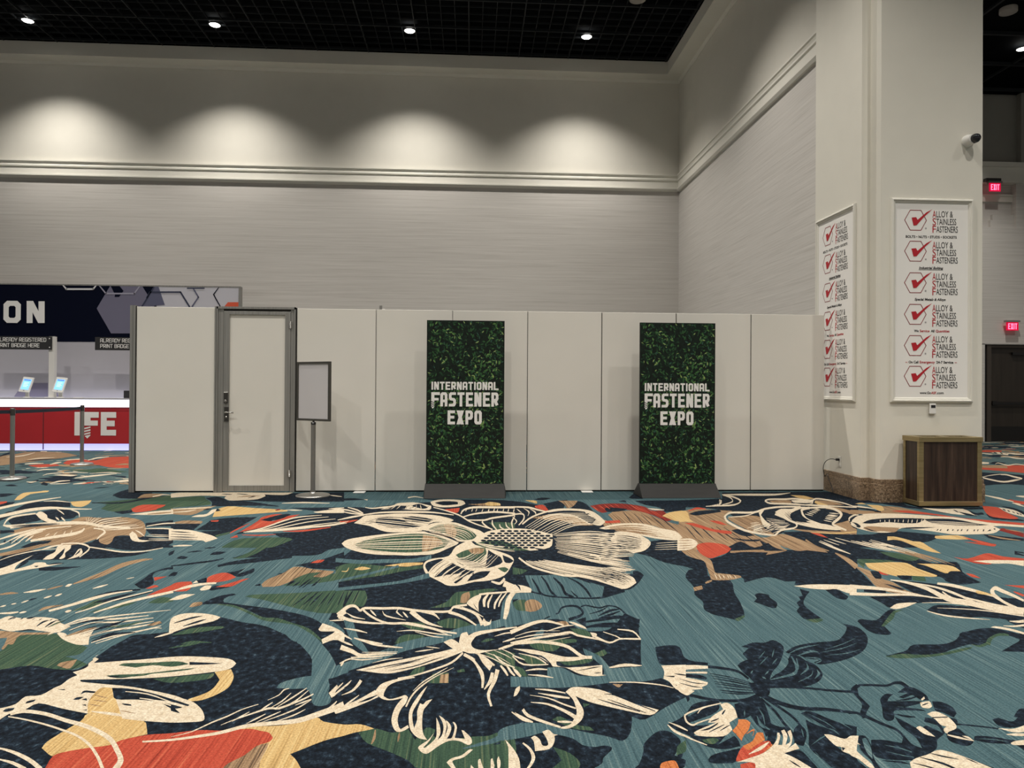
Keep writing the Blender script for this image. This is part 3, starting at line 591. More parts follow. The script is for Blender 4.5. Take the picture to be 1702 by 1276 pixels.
-1348,3059! -1239,3037! -1205,2952! -1292,2943!
-442,8688! -336,8802 -172,8760 -156,8569! -324,8498
-992,8268! -924,8360 -858,8477! -860,8489! -929,8396 -994,8282!
-523,8253! -506,8332 -494,8435! -496,8446! -513,8366 -525,8265!
-3810,7380! -3744,7500 -3640,7657! -3645,7667! -3759,7529 -3816,7392!
-3228,9422! -3151,9385 -3089,9393! -3097,9420! -3174,9456 -3237,9448!
-3041,9445! -2951,9387 -2876,9372! -2883,9399! -2973,9457 -3050,9472!
11995,15480! 11835,15233 11784,15119! 11847,15195! 12006,15441 12060,15559!
t6
408,5312! 545,5307 698,5302 948,4993! 888,4749! 759,4719 495,4811 422,4935
1400,7815! 1503,7941 1523,7688 1514,7480! 1422,7511
T7
-2706,4478! -2611,4488 -2464,4439 -2328,4463 -2100,4427! -2109,4446! -2349,4505 -2498,4502 -2641,4540 -2731,4518!
1615,2680! 1658,2645 1697,2629! 1700,2633! 1663,2651 1616,2681!
b7
-1694,3323! -1655,3303 -1619,3289! -1620,3293! -1659,3313 -1696,3328!
-1505,3163! -1464,3144 -1426,3131! -1428,3134! -1468,3153 -1507,3167!
c7
2021,3088! 2072,3101 2053,3051! 2026,3032 2001,3043
-4956,7779! -4920,7989 -4875,8177 -4741,8321 -4497,8281 -4282,8296! -4303,8337! -4555,8388 -4842,8497 -4999,8377 -5044,8177 -5077,7957!
-5958,11057! -5796,11272 -5625,11636! -5655,11698! -5898,11466 -5989,11112!
g7
330,5556! 405,5491 442,5459! 379,5342 318,5344!
277,4636! 321,4701 368,4699! 350,4463! 294,4486
-1754,3542! -1707,3555 -1591,3562 -1471,3597 -1358,3626! -1388,3601 -1462,3576 -1541,3560 -1578,3535 -1704,3518! -1674,3535!
n7
3096,5080! 3238,5047 3450,4906 3582,4653 3736,4601! 3465,4266! 3320,4252 3223,4484 3074,4624
-1383,5643! -1278,5770 -1194,5869 -1073,6117! -965,5505! -1088,5540 -1251,5576 -1324,5657
-3036,7394! -2730,7441 -2709,7609 -2547,7751 -2287,7775! -2305,7323 -2329,7092 -2614,7074 -2938,7157!
3064,6838! 3875,6936! 2735,4877! 2819,5425 2980,6276
-1027,4614! -1010,4746 -1001,4908! -1005,4915! -1023,4774 -1031,4622!
1554,8210! 1634,8314 1828,8204! 1739,8069 1562,8006
730,3990! 783,4055 833,3953! 776,3900
209,4061! 242,4026 341,4107 425,4121! 353,3972 236,3929 200,3884!
-2421,4727! -2335,4789 -2259,4973! -2267,4987! -2370,4851 -2429,4740!
4498,8206! 4606,8113 4698,7892! 4715,7918! 4688,8252 4514,8235!
2053,2943! 2076,2924 2042,2870! 2039,2897
1560,2615! 1633,2604 1651,2582! 1575,2607
1167,3329! 1258,3284 1339,3256! 1341,3260! 1263,3297 1169,3334!
450,4293! 516,4375 552,4404 584,4501 638,4536 684,4513 698,4425 675,4375 598,4314! 596,4260! 676,4328 715,4435 696,4556 643,4578 582,4532 549,4427 515,4398 449,4310!
-4180,6614! -4208,6701! -4121,6550!
-4108,6655! -4135,6742! -4037,6568!
-1297,3175 -1291,3185 -1236,3124! -1286,3150!
-1535,3235! -1490,3223 -1479,3208! -1508,3214
-923,8266! -864,8354 -807,8466! -809,8479! -869,8390 -925,8281!
-3740,7304! -3657,7402 -3530,7543! -3535,7553! -3670,7427 -3746,7315!
-2791,9099! -2755,9170 -2732,9283! -2741,9309! -2777,9236 -2799,9123!
r7
1446,8383! 1451,8173 1467,8008! 1471,8020! 1467,8224 1451,8400!
-1881,5195! -1922,5347 -1866,5460 -1795,5429 -1717,5326! -1748,5244 -1816,5193
4875,8003! 5029,8034 5167,7963 5313,7728 5415,7538 5612,7412 5871,7232! 5738,7068! 5538,7240 5329,7419 5232,7698 5022,7832
t7
1577,2778! 1596,2782 1573,2706 1531,2624! 1540,2684
b8
2378,7988! 2606,8188 2824,8114 3014,8042! 2825,7720 2676,7254 2744,6986 2749,6597 2926,6686 3047,6730 3106,6239 3077,5963! 2963,6043 2792,6166 2790,6417 2518,6174 2486,6426 2263,6182 2024,6071 1827,6195!
3794,7226! 4015,7391 4069,7449! 3900,7061 3886,6956 3775,6759! 3675,6860
357,4633 389,4698 429,4697 461,4607 453,4522 393,4441 350,4463!
-3278,7981! -3414,8312! -3168,8410 -2974,8513! -3012,8236 -3034,7914
-1671,3270! -1636,3258 -1605,3252! -1607,3256! -1641,3268 -1673,3274!
-2948,9159! -2826,9212 -2689,9265! -2697,9291! -2853,9298 -2957,9184!
c8
-1621,3156! -1518,3118 -1423,3096! -1426,3103! -1530,3146 -1625,3164!
-1575,3355! -1460,3320 -1321,3234! -1324,3243! -1464,3333 -1577,3362!
-4675,7418! -4797,7675 -4819,7840 -4717,8001! -4772,8090! -4890,7948 -4857,7757 -4705,7452!
-4479,8247! -4306,8061 -4161,7814! -4159,7821! -4337,8138 -4498,8285!
-4656,8286! -4512,8104 -4399,7961! -4411,7990! -4540,8168 -4672,8321!
-2764,4533! -2743,4536 -2739,4562! -2747,4574! -2767,4572 -2772,4545!
-2809,4407! -2792,4482 -2701,4440 -2591,4455 -2472,4413 -2406,4336 -2317,4279! -2330,4159! -2240,4058 -2125,3976 -2060,3973! -2113,4085 -2152,4203! -2223,4189 -2245,4107! -2284,4158 -2340,4177 -2367,4128! -2374,4178! -2480,4216 -2566,4219 -2613,4204 -2715,4259!
-6053,11654! -5812,11771 -5560,11651! -5575,11682! -5864,11877 -6070,11684!
-5170,10608! -5068,10624 -4990,10692! -5099,10921! -5179,10850 -5196,10659!
g8
-1047,5601! -942,5726 -672,5620 -526,5584 -387,5627 -366,5547! -514,5460 -654,5347 -792,5267 -964,5164!
3147,5630! 3238,5730 3432,5689 3488,5653! 3330,5590 3196,5594! 3096,5435!
n8
2705,4684! 3014,4697 3162,4598 3185,4530! 2981,4537 2818,4499 2706,4438 2709,4547
3292,4233! 3417,4209! 3272,4028! 3266,4101
-2606,7025! -2419,7069 -2305,7323 -2207,7540 -2182,7596 -2076,7594! -2041,7109 -2090,7011 -2209,6871 -2342,6737
-965,4599! -957,4741 -953,4903! -957,4909! -966,4758 -969,4606!
1735,8045! 1699,7634 1675,7282! 1679,7290! 1713,7665 1740,8056!
579,3869 615,3962 720,3934 772,3876 841,3937 953,3924! 918,3779! 568,3793!
-2369,4725! -2273,4793 -2156,4969! -2164,4984! -2300,4842 -2377,4738!
4837,8360! 4878,8322 4802,8108 4706,7905! 4642,7940! 4758,8074!
1967,2838! 2026,2853 2021,2792 2021,2750 1994,2719 1958,2704 1937,2721 1922,2755
1161,3296! 1251,3257 1343,3239! 1345,3243! 1256,3268 1163,3301!
709,4519! 745,4549 821,4493 889,4537 943,4491 966,4330! 976,4350! 953,4516 894,4567 826,4523 750,4579 710,4547!
-4135,6613! -4176,6721! -4068,6548!
-827,8263! -772,8360 -719,8482! -721,8495! -777,8395 -829,8277!
-3694,7246! -3591,7328 -3465,7445! -3470,7454! -3606,7355 -3699,7257!
2012,3059! 2031,3066 2053,3078! 2056,3084! 2037,3078 2016,3066!
r8
1534,8456! 1538,8287 1550,8149! 1554,8162! 1551,8328 1539,8473!
3857,4931! 3990,4913! 3928,4837!
3802,5258! 3837,5227 3815,5111! 3776,5156
3787,4757! 3773,4695 3771,4648! 3812,4691! 3814,4739 3804,4775!
-1775,5075! -1701,5189 -1655,5268 -1612,5295! -1643,5187 -1673,5084
-1271,5736! -1236,5836 -1180,5841! -1194,5750
6231,8333! 6338,8220 6223,7974 6047,7523! 5942,7465 5806,7590 5915,7846
b9
1826,6067! 1957,6141 1961,5987 1970,5805 1957,5667 1872,5351 1893,5321 2020,5258 2021,5200! 1911,5134 1783,5138 1803,5265 1861,5507 1902,5703 1851,5809 1824,5917
3124,5936! 3076,5677 3009,5407! 3103,5530! 3157,5792 3146,5968!
4180,8157! 4272,7984 4308,7722! 4421,7908! 4387,8185 4295,8369!
3228,6948! 3342,6818 3550,6723 3749,6711! 3830,6856! 3620,6855 3393,6919 3253,6998!
-3068,7422! -2991,7587 -2792,7554 -2730,7414! -2986,7420
c9
-1478,3281! -1408,3254 -1307,3198! -1310,3209! -1413,3268 -1480,3288!
-1944,3136! -1900,3158 -1796,3127 -1676,3061 -1594,3021 -1506,2965 -1423,2897 -1357,2812 -1314,2747 -1306,2691! -1276,2668! -1290,2741 -1348,2830 -1424,2926 -1516,3000 -1608,3057 -1691,3096 -1812,3161 -1920,3191 -1965,3165!
-4726,8013! -4766,8173 -4570,7948 -4454,7765 -4262,7589! -4259,7478 -4494,7708
-4643,7344! -4520,7258 -4462,7403! -4496,7457! -4607,7395 -4688,7418!
-2599,4553! -2528,4670 -2466,4794 -2399,4916 -2304,4996! -2314,5016! -2422,4959 -2503,4856 -2559,4720 -2625,4593!
g9
3542,5978! 3671,5936 3767,5749! 3624,5649 3538,5792
-1319,5097! -1227,5309 -954,5445! -919,5243! -1212,5093
-1637,4683! -1526,4658 -1421,4570 -1260,4405 -1163,4382 -1048,4284 -937,4191 -831,4019 -807,3954! -848,4019 -1005,4229 -1108,4287 -1244,4347 -1377,4487
582,4132! 662,4111 695,4025! 664,3976 617,4011
n9
2348,4192! 2391,4228 2474,4206 2605,4338 2687,4407 2713,4396! 2616,4258 2459,4095! 2429,3974! 2396,3950 2335,3969 2319,4047
-2053,7084! -1908,7766 -1420,8069 -1217,7516! -1467,7196
2917,4388! 3033,4480 3147,4476 3295,4395 3464,4266! 3388,4171! 3275,4195 3177,4237 3042,4233 2934,4266
-917,4624! -913,4771 -916,4937! -919,4943! -923,4786 -920,4630!
1830,7889! 1803,7526 1786,7211! 1790,7220! 1815,7554 1835,7901!
2443,7856! 2622,8050 2871,8113 2859,7978! 2605,7820 2493,7759
2192,7176! 2142,6830 2106,6530! 2111,6539! 2157,6857 2198,7189!
2042,2877! 2120,2856 2189,2831! 2199,2843! 2130,2868 2052,2890!
2057,2782 2122,2771 2174,2744 2221,2733! 2160,2648! 2165,2695 2144,2712 2065,2724 2025,2750!
1164,3255! 1242,3222 1326,3225! 1328,3229! 1249,3239 1166,3260!
738,4384! 818,4432 880,4519! 880,4534! 820,4459 738,4392!
-712,8264! -675,8348 -640,8456! -642,8468! -680,8382 -714,8277!
-3647,7207! -3539,7268 -3383,7388! -3388,7398! -3552,7295 -3652,7217!
-2655,4423! -2633,4427 -2625,4452! -2630,4460! -2653,4458 -2663,4435!
-2751,4409! -2744,4431 -2747,4467! -2752,4474! -2760,4453 -2759,4419!
-2564,4199! -2519,4216 -2478,4212! -2482,4219! -2532,4237 -2569,4206!
-2685,4412! -2680,4424 -2684,4446! -2688,4451! -2692,4439 -2688,4417!
r9
1605,8464! 1607,8308 1620,8191! 1624,8204! 1622,8357 1610,8481!
1411,7453! 1586,7507! 1566,7364! 1411,7340
-2158,4882! -2136,5000 -2095,5150! -2032,4996! -2098,4926
-2709,7580! -2635,7607! -2615,7521 -2678,7523
6912,8755! 6802,8485 6839,8397! 7031,8627! 6983,8700 6978,8833!
y9
-674,5636! -569,5697 -499,5728 -378,5724! -381,5659 -451,5629 -496,5599
-895,5533! -844,5610 -766,5554! -828,5501
T10
-980,4081! -879,4060 -789,3899 -736,3793 -685,3666 -668,3600! -631,3624 -604,3636! -596,3533 -613,3522 -654,3474 -678,3463! -653,3369 -646,3302 -620,3237 -623,3186 -661,3168 -695,3199 -713,3262 -756,3351 -822,3354 -896,3368! -892,3425 -825,3481 -767,3503! -811,3712 -865,3828 -941,3967
2047,2757! 2104,2747 2152,2727! 2153,2729! 2109,2754 2048,2758!
b10
1695,5041! 1728,5064 1766,5107! 1775,5142! 1741,5119 1703,5076!
2253,6055! 2482,6087 2625,6102 2695,6200! 2728,6409! 2842,6493 2769,6198 2761,6059! 2665,5985 2502,5896! 2559,5988! 2363,6013 2233,5979
3059,5532! 3100,5341 3060,5137 3085,5025 3054,4817 3099,4718! 2916,4773 2896,4925 2993,5225
4365,8798! 4534,8714 4558,8440! 4331,8445
c10
-1945,3121! -1855,3088 -1743,3037 -1645,2984 -1563,2934 -1478,2858 -1401,2765 -1339,2677! -1332,2686! -1396,2776 -1478,2873 -1568,2951 -1652,3001 -1750,3053 -1862,3102 -1951,3132!
1987,5255! 1973,5203 1965,5159! 1968,5162! 1982,5214 1990,5259!
3279,4151! 3311,4125 3351,4126! 3394,4180! 3343,4165 3288,4162!
1982,2980! 2034,3002 2055,2953 2040,2879 2015,2844 1968,2820 1952,2804! 1951,2821 1966,2847 1989,2863! 1975,2882 1984,2927
1660,2596! 1701,2623 1768,2650 1824,2679 1858,2669 1892,2630 1928,2569 1947,2532! 1651,2546
-4406,7814! -4326,7698 -4266,7628! -4280,7663! -4355,7769 -4413,7832!
-2423,4519! -2374,4613 -2322,4760 -2166,4991! -2176,5011! -2338,4789 -2390,4639 -2432,4534!
-2494,4539! -2476,4540 -2474,4568! -2486,4588! -2505,4588 -2507,4559!
g10
2459,4095 2441,4096! 2688,4376 2766,4394! 2676,4336 2604,4239
-1678,4101! -1611,4217 -1460,4246 -1424,4227! -1439,4201 -1578,4130
n10
2192,3639! 2273,3672 2355,3713 2447,3793 2611,3794 2751,3869 2862,3982 3042,3975! 2902,3814 2788,3756 2770,3788 2615,3718 2483,3649 2265,3615
-1888,6909! -1523,6996 -1255,7139! -1102,6276! -1631,6292! -1651,6543!
-847,4627! -851,4773 -863,4936! -866,4941! -861,4785 -851,4631!
-1288,5071! -1266,5162 -1250,5271! -1254,5281! -1276,5186 -1292,5081!
-1440,5388! -1429,5431 -1399,5430!
1894,7830! 1871,7461 1856,7137! 1860,7146! 1882,7485 1900,7843!
2263,7224! 2214,6864 2183,6561! 2188,6571! 2234,6900 2269,7237!
2229,2917! 2266,2929 2298,2895 2353,2930! 2343,2940! 2418,3005 2457,3013! 2330,2857! 2248,2843 2214,2862
1683,3711! 1779,3797 1906,3846 2048,3872 2121,3943 2174,4008 2227,4094 2231,4149! 2288,4092 2274,3970 2212,3842 2107,3708 1958,3600 1791,3538 1768,3566! 1825,3605! 1770,3614 1734,3665 1702,3681
1163,3232! 1238,3205 1326,3216! 1328,3220! 1243,3218 1165,3236!
788,4341! 875,4418 949,4474! 951,4490! 879,4469 788,4352!
-646,8249! -613,8342 -583,8457! -585,8469! -618,8374 -648,8262!
-3583,7146! -3463,7183 -3297,7284! -3302,7294! -3476,7209 -3588,7156!
-2512,4282! -2514,4345 -2507,4391! -2512,4399! -2534,4372 -2520,4291!
-2735,4424! -2731,4435 -2735,4457! -2739,4461! -2743,4450 -2739,4429!
r10
-1367,7519! -1287,7546 -1190,7601! -1208,7516 -1321,7379
1675,8500! 1677,8365 1690,8268! 1694,8283! 1693,8417 1681,8518!
-2096,5098 -2090,5202 -2000,5226! -1951,5119 -1939,4981 -2049,4985!
6895,8763! 6829,8545 6899,8542! 6951,8605! 6957,8698 6933,8809!
y10
-976,5466! -935,5461 -939,5577! -944,5586! -943,5488 -979,5484!
4009,6372! 4163,6368 4111,6158 4051,5905! 3989,6003
-2761,7785! -2874,8166 -2832,8474 -2518,8362 -2099,8216 -2062,8116! -2397,7962 -2587,7873
4731,8513! 4864,8588 4824,8360 4741,8005 4843,8072! 4975,8357 4892,8434
T11
-666,3473! -619,3531 -534,3617 -441,3694 -367,3789 -273,3857 -166,3917 -28,4044 148,4144 274,4252 401,4327 529,4366! 539,4486! 406,4455 271,4384 142,4279 -41,4181 -185,4053 -294,3995 -396,3918 -472,3815 -566,3734 -654,3641 -703,3577!
-1740,4521! -1720,4665 -1623,4661 -1512,4615 -1377,4487 -1244,4347 -1103,4268 -1000,4211 -882,4070 -803,3934! -929,3936 -963,4008 -1099,4145 -1217,4254 -1353,4314 -1512,4414
1879,3658! 2001,3677 2112,3736! 2113,3739! 2006,3689 1881,3660!
b11
2520,6414! 2632,6455 2620,6263! 2575,6224
2842,6362! 2879,6154 3042,6109! 2923,6054 2842,6037 2806,6156
c11
-1820,2855! -1750,2821 -1680,2777 -1617,2731 -1559,2679! -1562,2705! -1623,2757 -1690,2804 -1760,2842 -1826,2867!
-1282,2876! -1176,2884 -1068,2910 -996,2934 -906,2984 -780,3002 -711,3015 -640,3065 -542,3144! -561,3202! -658,3114 -725,3058 -791,3040 -919,3016 -1007,2960 -1077,2932 -1184,2901 -1289,2889!
-644,3302! -620,3248! -617,3279 -615,3368 -624,3391!
1855,5318! 1833,5228 1817,5148! 1820,5151! 1842,5239 1859,5322!
2309,4958! 2450,4993 2635,4986 2769,4955! 2646,4734! 2600,4784 2574,4872 2496,4862 2399,4891
1855,2860! 1880,2873 1886,2841 1885,2781! 1855,2808
1943,2792! 1967,2765 2017,2740! 2021,2744! 1980,2781 1949,2799!
2197,2841! 2258,2834 2337,2866! 2289,2806! 2235,2804
2155,2720! 2188,2735 2235,2741! 2203,2701! 2154,2704
-4348,7813! -4251,7669 -4173,7570! -4185,7602! -4276,7735 -4354,7830!
-2310,4512! -2255,4624 -2186,4745 -2008,4943! -2036,5000! -2212,4794 -2276,4661 -2322,4532!
-2097,8206! -1994,8157 -1905,8169! -1910,8189! -2013,8238 -2102,8226!
6876,9160! 6839,8856 6850,8608! 6889,8654! 6946,8988 6917,9213!
g11
2856,3786! 2932,3871 3053,3949 3100,3939 3086,3906! 3021,3908 2943,3854 2862,3762!
2186,3630! 2296,3664 2396,3645 2509,3663 2682,3730 2754,3750! 2694,3707 2466,3624 2257,3601
-1939,5909! -1890,6013 -1849,6293 -1831,6537 -1762,6452! -1792,6100 -1846,5923
m11
-2225,8219! -2197,8286 -2160,8231! -2188,8164
n11
-808,4592! -817,4754 -835,4938! -838,4941! -829,4767 -812,4596!
-1241,5064! -1222,5144 -1212,5248! -1216,5258! -1235,5175 -1246,5074!
1987,7735! 1966,7339 1954,6999! 1958,7008! 1979,7369 1993,7748!
2341,7185! 2295,6799 2266,6476! 2272,6486! 2315,6837 2348,7198!
2994,5001! 3037,4946 3062,4842! 3019,4844
1661,3626 1697,3681! 1730,3658 1738,3595 1760,3539 1752,3461 1729,3399 1671,3329 1587,3280 1488,3279 1386,3272! 1455,3374 1574,3494
681,4222! 811,4258 909,4291 1023,4242! 1033,4279! 923,4355 819,4318 684,4251!
-3018,8222! -2974,8228 -2956,8302! -2967,8329! -3011,8323 -3028,8249!
-2886,8199! -2888,8300 -2818,8198! -2840,8132
1978,2940! 2014,2942 2049,2943! 2055,2952! 2020,2951 1984,2949!
1779,2656! 1809,2628 1859,2607! 1862,2610! 1817,2638 1782,2659!
1892,2613! 1900,2592 1912,2576! 1915,2578! 1907,2599 1894,2616!
-2455,4262! -2456,4325 -2459,4390! -2464,4397! -2475,4351 -2462,4271!
-2610,4403! -2608,4415 -2610,4432! -2613,4436! -2615,4425 -2614,4408!
r11
1745,8542! 1749,8437 1759,8356! 1763,8370! 1760,8475 1750,8560!
1916,8457! 1932,8193 1958,7978! 1963,7992! 1949,8244 1922,8475!
y11
3196,5594! 3339,5606 3433,5620 3539,5583 3519,5421 3540,5207! 3496,5165 3404,5182 3266,5216 3210,5189 3162,5309 3137,5433
4480,6620! 4717,6637 4734,6451! 4539,6457 4412,6505
3888,6430! 3988,6452 4023,6279 4017,6054! 4129,6204! 4108,6398 4072,6581 3996,6609!
4265,8605! 4227,8379 4222,8196! 4340,8400! 4347,8590 4347,8751!
T12
-760,4330! -663,3989 -587,3845 -537,3775! -532,3795! -573,3906 -631,4048 -717,4380!
199,3457! 248,3449 377,3443! 389,3556! 460,3553 511,3475 556,3442 653,3450! 668,3532 643,3653 609,3710 609,3813! 649,3752 685,3679 698,3583 709,3556 868,3549! 961,3955! 1063,4034 1239,4028! 1176,3820! 1085,3839 1005,3812! 974,3653 958,3494 934,3408! 840,3370 691,3364 588,3340 488,3321 391,3314 249,3331 192,3333!
1685,3649! 1654,3540 1614,3455 1533,3406 1451,3366! 1448,3359! 1527,3385 1612,3428 1667,3546 1693,3655!
1736,3473! 1719,3428 1673,3367! 1673,3363! 1728,3421 1740,3476!
1579,3731! 1542,3685 1505,3633! 1506,3630! 1542,3675 1579,3728!
1923,3744! 2051,3811 2178,3906! 2179,3909! 2055,3822 1924,3747!
b12
3115,6460! 3055,6145 3114,6018! 3127,6039! 3108,6232 3147,6510!
c12
-1766,2772! -1688,2733 -1611,2682! -1620,2707! -1697,2754 -1770,2779!
-1190,2916! -1124,2953 -1070,3028 -1025,3081 -983,3147 -928,3196! -931,3202! -987,3156 -1031,3092 -1076,3039 -1128,2960 -1191,2919!
-641,3062! -603,3136 -589,3212! -593,3218! -614,3155 -649,3078!
-615,3260! -601,3304 -582,3351! -585,3359! -608,3319 -624,3277!
3685,8715! 3797,8828 3991,8820 4139,8855 4257,8686 4408,8857 4503,8783 4592,8553 4593,8227! 4626,8281! 4638,8632 4559,8889 4471,8986 4328,8831 4207,8996 4051,8953 3848,8952 3725,8823!
1882,5304! 1860,5220 1846,5146! 1849,5149! 1870,5231 1885,5308!
1999,2785! 2021,2779 2019,2742!
2190,2786! 2221,2774 2260,2771! 2277,2792! 2239,2796 2194,2791!
-4481,7197! -4347,7293 -4109,7389 -3863,7389 -3639,7239 -3319,7142! -3365,7244! -3701,7369 -3946,7551 -4207,7563 -4448,7457 -4581,7352!
-2370,4278! -2298,4407 -2138,4383 -1957,4456! -1963,4467! -2155,4417 -2317,4442 -2378,4290!
-2046,4960! -1969,5145 -1825,5198 -1802,5153! -1888,5117
6868,9148! 6885,8915 6880,8744! 6910,8781! 6955,9002 6892,9179!
7267,9090! 7260,8995 7298,8957! 7415,9097! 7377,9137 7292,9120!
g12
-2402,6829! -2304,7016! -2273,6646
2770,3788! 2804,3771 2925,3845 3017,3941! 2890,3799 2788,3741
n12
-1195,5021! -1173,5126 -1162,5263! -1166,5273! -1188,5162 -1199,5031!
2060,7629! 2039,7217 2031,6869! 2035,6879! 2055,7253 2066,7642!
2436,7086! 2400,6735 2377,6431! 2382,6441! 2415,6764 2443,7101!
3092,5341! 3148,5339 3110,5221 3051,5123! 3014,5138
3227,5217! 3335,5199! 3264,5087! 3196,5104
2765,4852! 2903,4848 2866,4750! 2737,4803!
1332,3332! 1391,3329 1415,3282! 1373,3195 1326,3175 1315,3241
678,4128! 794,4170 982,4197! 986,4216! 802,4221 682,4163!
787,4302! 859,4341 947,4435! 948,4446! 863,4386 788,4313!
-509,3900! -444,3874 -388,3867! -389,3870! -444,3881 -509,3903!
1720,2628! 1773,2576 1798,2534! 1808,2544! 1784,2590 1723,2632!
-2567,4392! -2563,4404 -2565,4425! -2568,4429! -2572,4417 -2570,4397!
-2499,4384! -2495,4393 -2497,4413! -2500,4417! -2505,4407 -2502,4388!
r12
1961,8390! 1973,8100 1996,7860! 2001,7873! 1990,8148 1967,8408!
4576,6356! 4791,6264 4772,6201! 4694,6162
t12
3401,5153! 3527,5164 3507,5065! 3447,5012 3344,5043
y12
3612,5564! 3768,5542 3849,5474 3805,5318! 3724,5321 3643,5263 3642,5481
T13
338,3882! 396,3966 431,4105! 419,4136! 372,4042 332,3904!
-1614,4748! -1612,4838 -1566,4860 -1470,4810 -1278,4692 -1079,4536 -930,4431 -811,4293 -725,4148 -710,4063! -794,4202 -883,4296 -1023,4434 -1249,4584 -1468,4677
-2897,8166! -2851,8099! -2709,7551 -2664,7026 -2584,6403 -2628,6404 -2654,6425! -2674,6930 -2761,7496 -2826,7786
1701,3623! 1643,3496 1571,3408! 1570,3403! 1650,3486 1705,3624!
1565,3659! 1521,3609 1477,3552! 1477,3549! 1521,3598 1565,3656!
b13
3659,6090! 3741,5834 3766,5611! 3775,5622! 3775,5882 3669,6106!
c13
-1026,3007! -992,3044 -926,3104 -870,3147 -826,3145 -777,3194 -742,3235 -709,3288! -714,3300! -748,3250 -784,3211 -833,3165 -877,3166 -932,3117 -996,3052 -1028,3011!
-627,3073! -589,3146 -561,3205! -564,3212! -597,3163 -633,3084!
-624,3299! -609,3350 -597,3409! -601,3416! -616,3363 -627,3304!
-725,3982! -665,3918 -633,3896! -633,3904! -666,3947 -726,3997!
3679,8718! 3659,8512 3830,8464 4048,8388 4267,8322 4589,8218! 4630,8290! 4318,8419 4108,8511 3890,8595 3713,8631 3730,8819!
3240,6431! 3241,6310 3253,6210! 3258,6219! 3258,6337 3247,6442!
1905,5277! 1889,5216 1879,5161! 1881,5164! 1897,5225 1908,5281!
2676,4881! 2878,4833 3009,4747 3115,4634! 3132,4657! 3038,4790 2922,4903 2734,4983!
3086,4053! 3127,4069 3185,4031 3216,3960! 3189,3927! 3152,3997
1051,3555! 1137,3558 1205,3542! 1194,3510! 1077,3502 1033,3491!
700,3537! 779,3540 871,3559! 872,3566! 789,3592 702,3550!
-3795,7374! -3822,7609 -3713,7790! -3722,7808! -3851,7660 -3805,7391!
-4074,7785! -4005,7655 -3936,7531! -3935,7532! -4002,7658 -4073,7786!
-3924,6586! -3826,6723 -3711,6843 -3704,7007 -3768,7182! -3800,7225! -3763,7101 -3792,6982 -3893,6834 -3978,6671!
-2286,4203! -2216,4323 -2068,4331 -1907,4408! -1913,4420! -2081,4358 -2231,4350 -2293,4214!
-1865,5027! -1859,5115 -1817,5114! -1799,5025 -1840,4989
-1968,4772! -1940,4897 -1849,4905! -1898,4792
g13
-2168,6391 -2103,6685 -1743,6720 -1627,6628! -1697,6377 -1763,6295 -2157,6307!
3335,5199! 3410,5167 3344,5043! 3263,5073!
n13
-1167,5016! -1149,5125 -1137,5254! -1141,5263! -1160,5149 -1171,5026!
2500,7122! 2463,6726 2441,6394! 2447,6404! 2482,6763 2508,7136!
1399,3268! 1481,3266 1594,3246 1678,3219 1783,3197! 1798,3223! 1692,3243 1606,3268 1494,3292 1412,3297!
685,4142! 847,4137 1000,4144! 1003,4158! 855,4177 689,4167!
7,3882! 41,3959 139,4020 259,4083! 250,3935 166,3845 89,3826 34,3836
946,3432! 1000,3427! 990,3412
1005,3361! 1015,3330 1027,3306! 1032,3313! 1021,3342 1007,3364!
-504,3881! -442,3857 -384,3854! -384,3856! -443,3866 -505,3884!
1668,2590! 1703,2560 1729,2540! 1733,2545! 1710,2568 1670,2593!
r13
1999,8273! 2009,8003 2024,7769! 2029,7782! 2021,8038 2005,8290!
3331,6794! 3400,6768 3383,6556! 3349,6627
4069,5775! 4153,5719 4403,5875 4480,5892 4511,5780 4631,5704! 4562,5619! 4317,5644 4212,5528 4115,5548 4091,5634
-2285,6872! -2304,7016 -2288,7269 -2234,7597 -2233,7773 -2167,7925 -2065,7954! -2133,7801 -2203,7596! -2060,7536 -1978,7828 -1869,7918! -1955,7533 -2070,7211
3165,5354! 3172,5219! 3127,5250
4713,6589! 4767,6361 4786,6231! 4711,6158 4687,6320
y13
2111,7736! 2253,7957 2471,8053 2360,7547! 2281,7432 2171,7435 2128,7674
T14
1722,3553! 1696,3496 1627,3419! 1626,3413! 1700,3482 1726,3555!
1657,3666! 1620,3582 1544,3487 1476,3414! 1474,3406! 1541,3453 1631,3561 1669,3669!
b14
3688,6085! 3775,5814 3798,5576! 3807,5587! 3808,5860 3699,6101!
c14
-3710,7959! -3544,8147 -3361,8242! -3253,7980! -3446,7922
-905,3132! -886,3169 -871,3214! -874,3219! -893,3181 -907,3135!
-926,3017! -896,3054 -870,3101! -873,3106! -902,3066 -927,3019!
-799,4395! -769,4557 -734,4577 -690,4487! -686,4516! -738,4629 -789,4618 -826,4457!
4062,8803! 4372,8838! 4203,8523! 4076,8525 4015,8643
3298,6475! 3305,6346 3324,6241! 3330,6250! 3324,6376 3305,6487!
1936,5267! 1921,5208 1911,5155! 1913,5158! 1929,5217 1939,5271!
4134,5632! 4330,5661 4576,5635! 4429,5455! 4367,5540 4241,5544
2591,4723! 2798,4697 3011,4693 3169,4609! 3186,4631! 3040,4738 2835,4758 2631,4795!
3180,4073! 3226,4051 3300,4063! 3328,4098! 3248,4079 3186,4080!
-3755,7329! -3752,7531 -3644,7687! -3653,7704! -3778,7578 -3766,7347!
-4059,7816! -3990,7662 -3917,7506! -3913,7503! -3978,7650 -4054,7812!
-4108,6517! -4172,6850 -4155,7130 -3956,7290! -3980,7332! -4196,7197 -4210,6905 -4125,6540!
-3223,7277! -3113,7390 -3004,7420! -3027,7475! -3141,7456 -3238,7308!
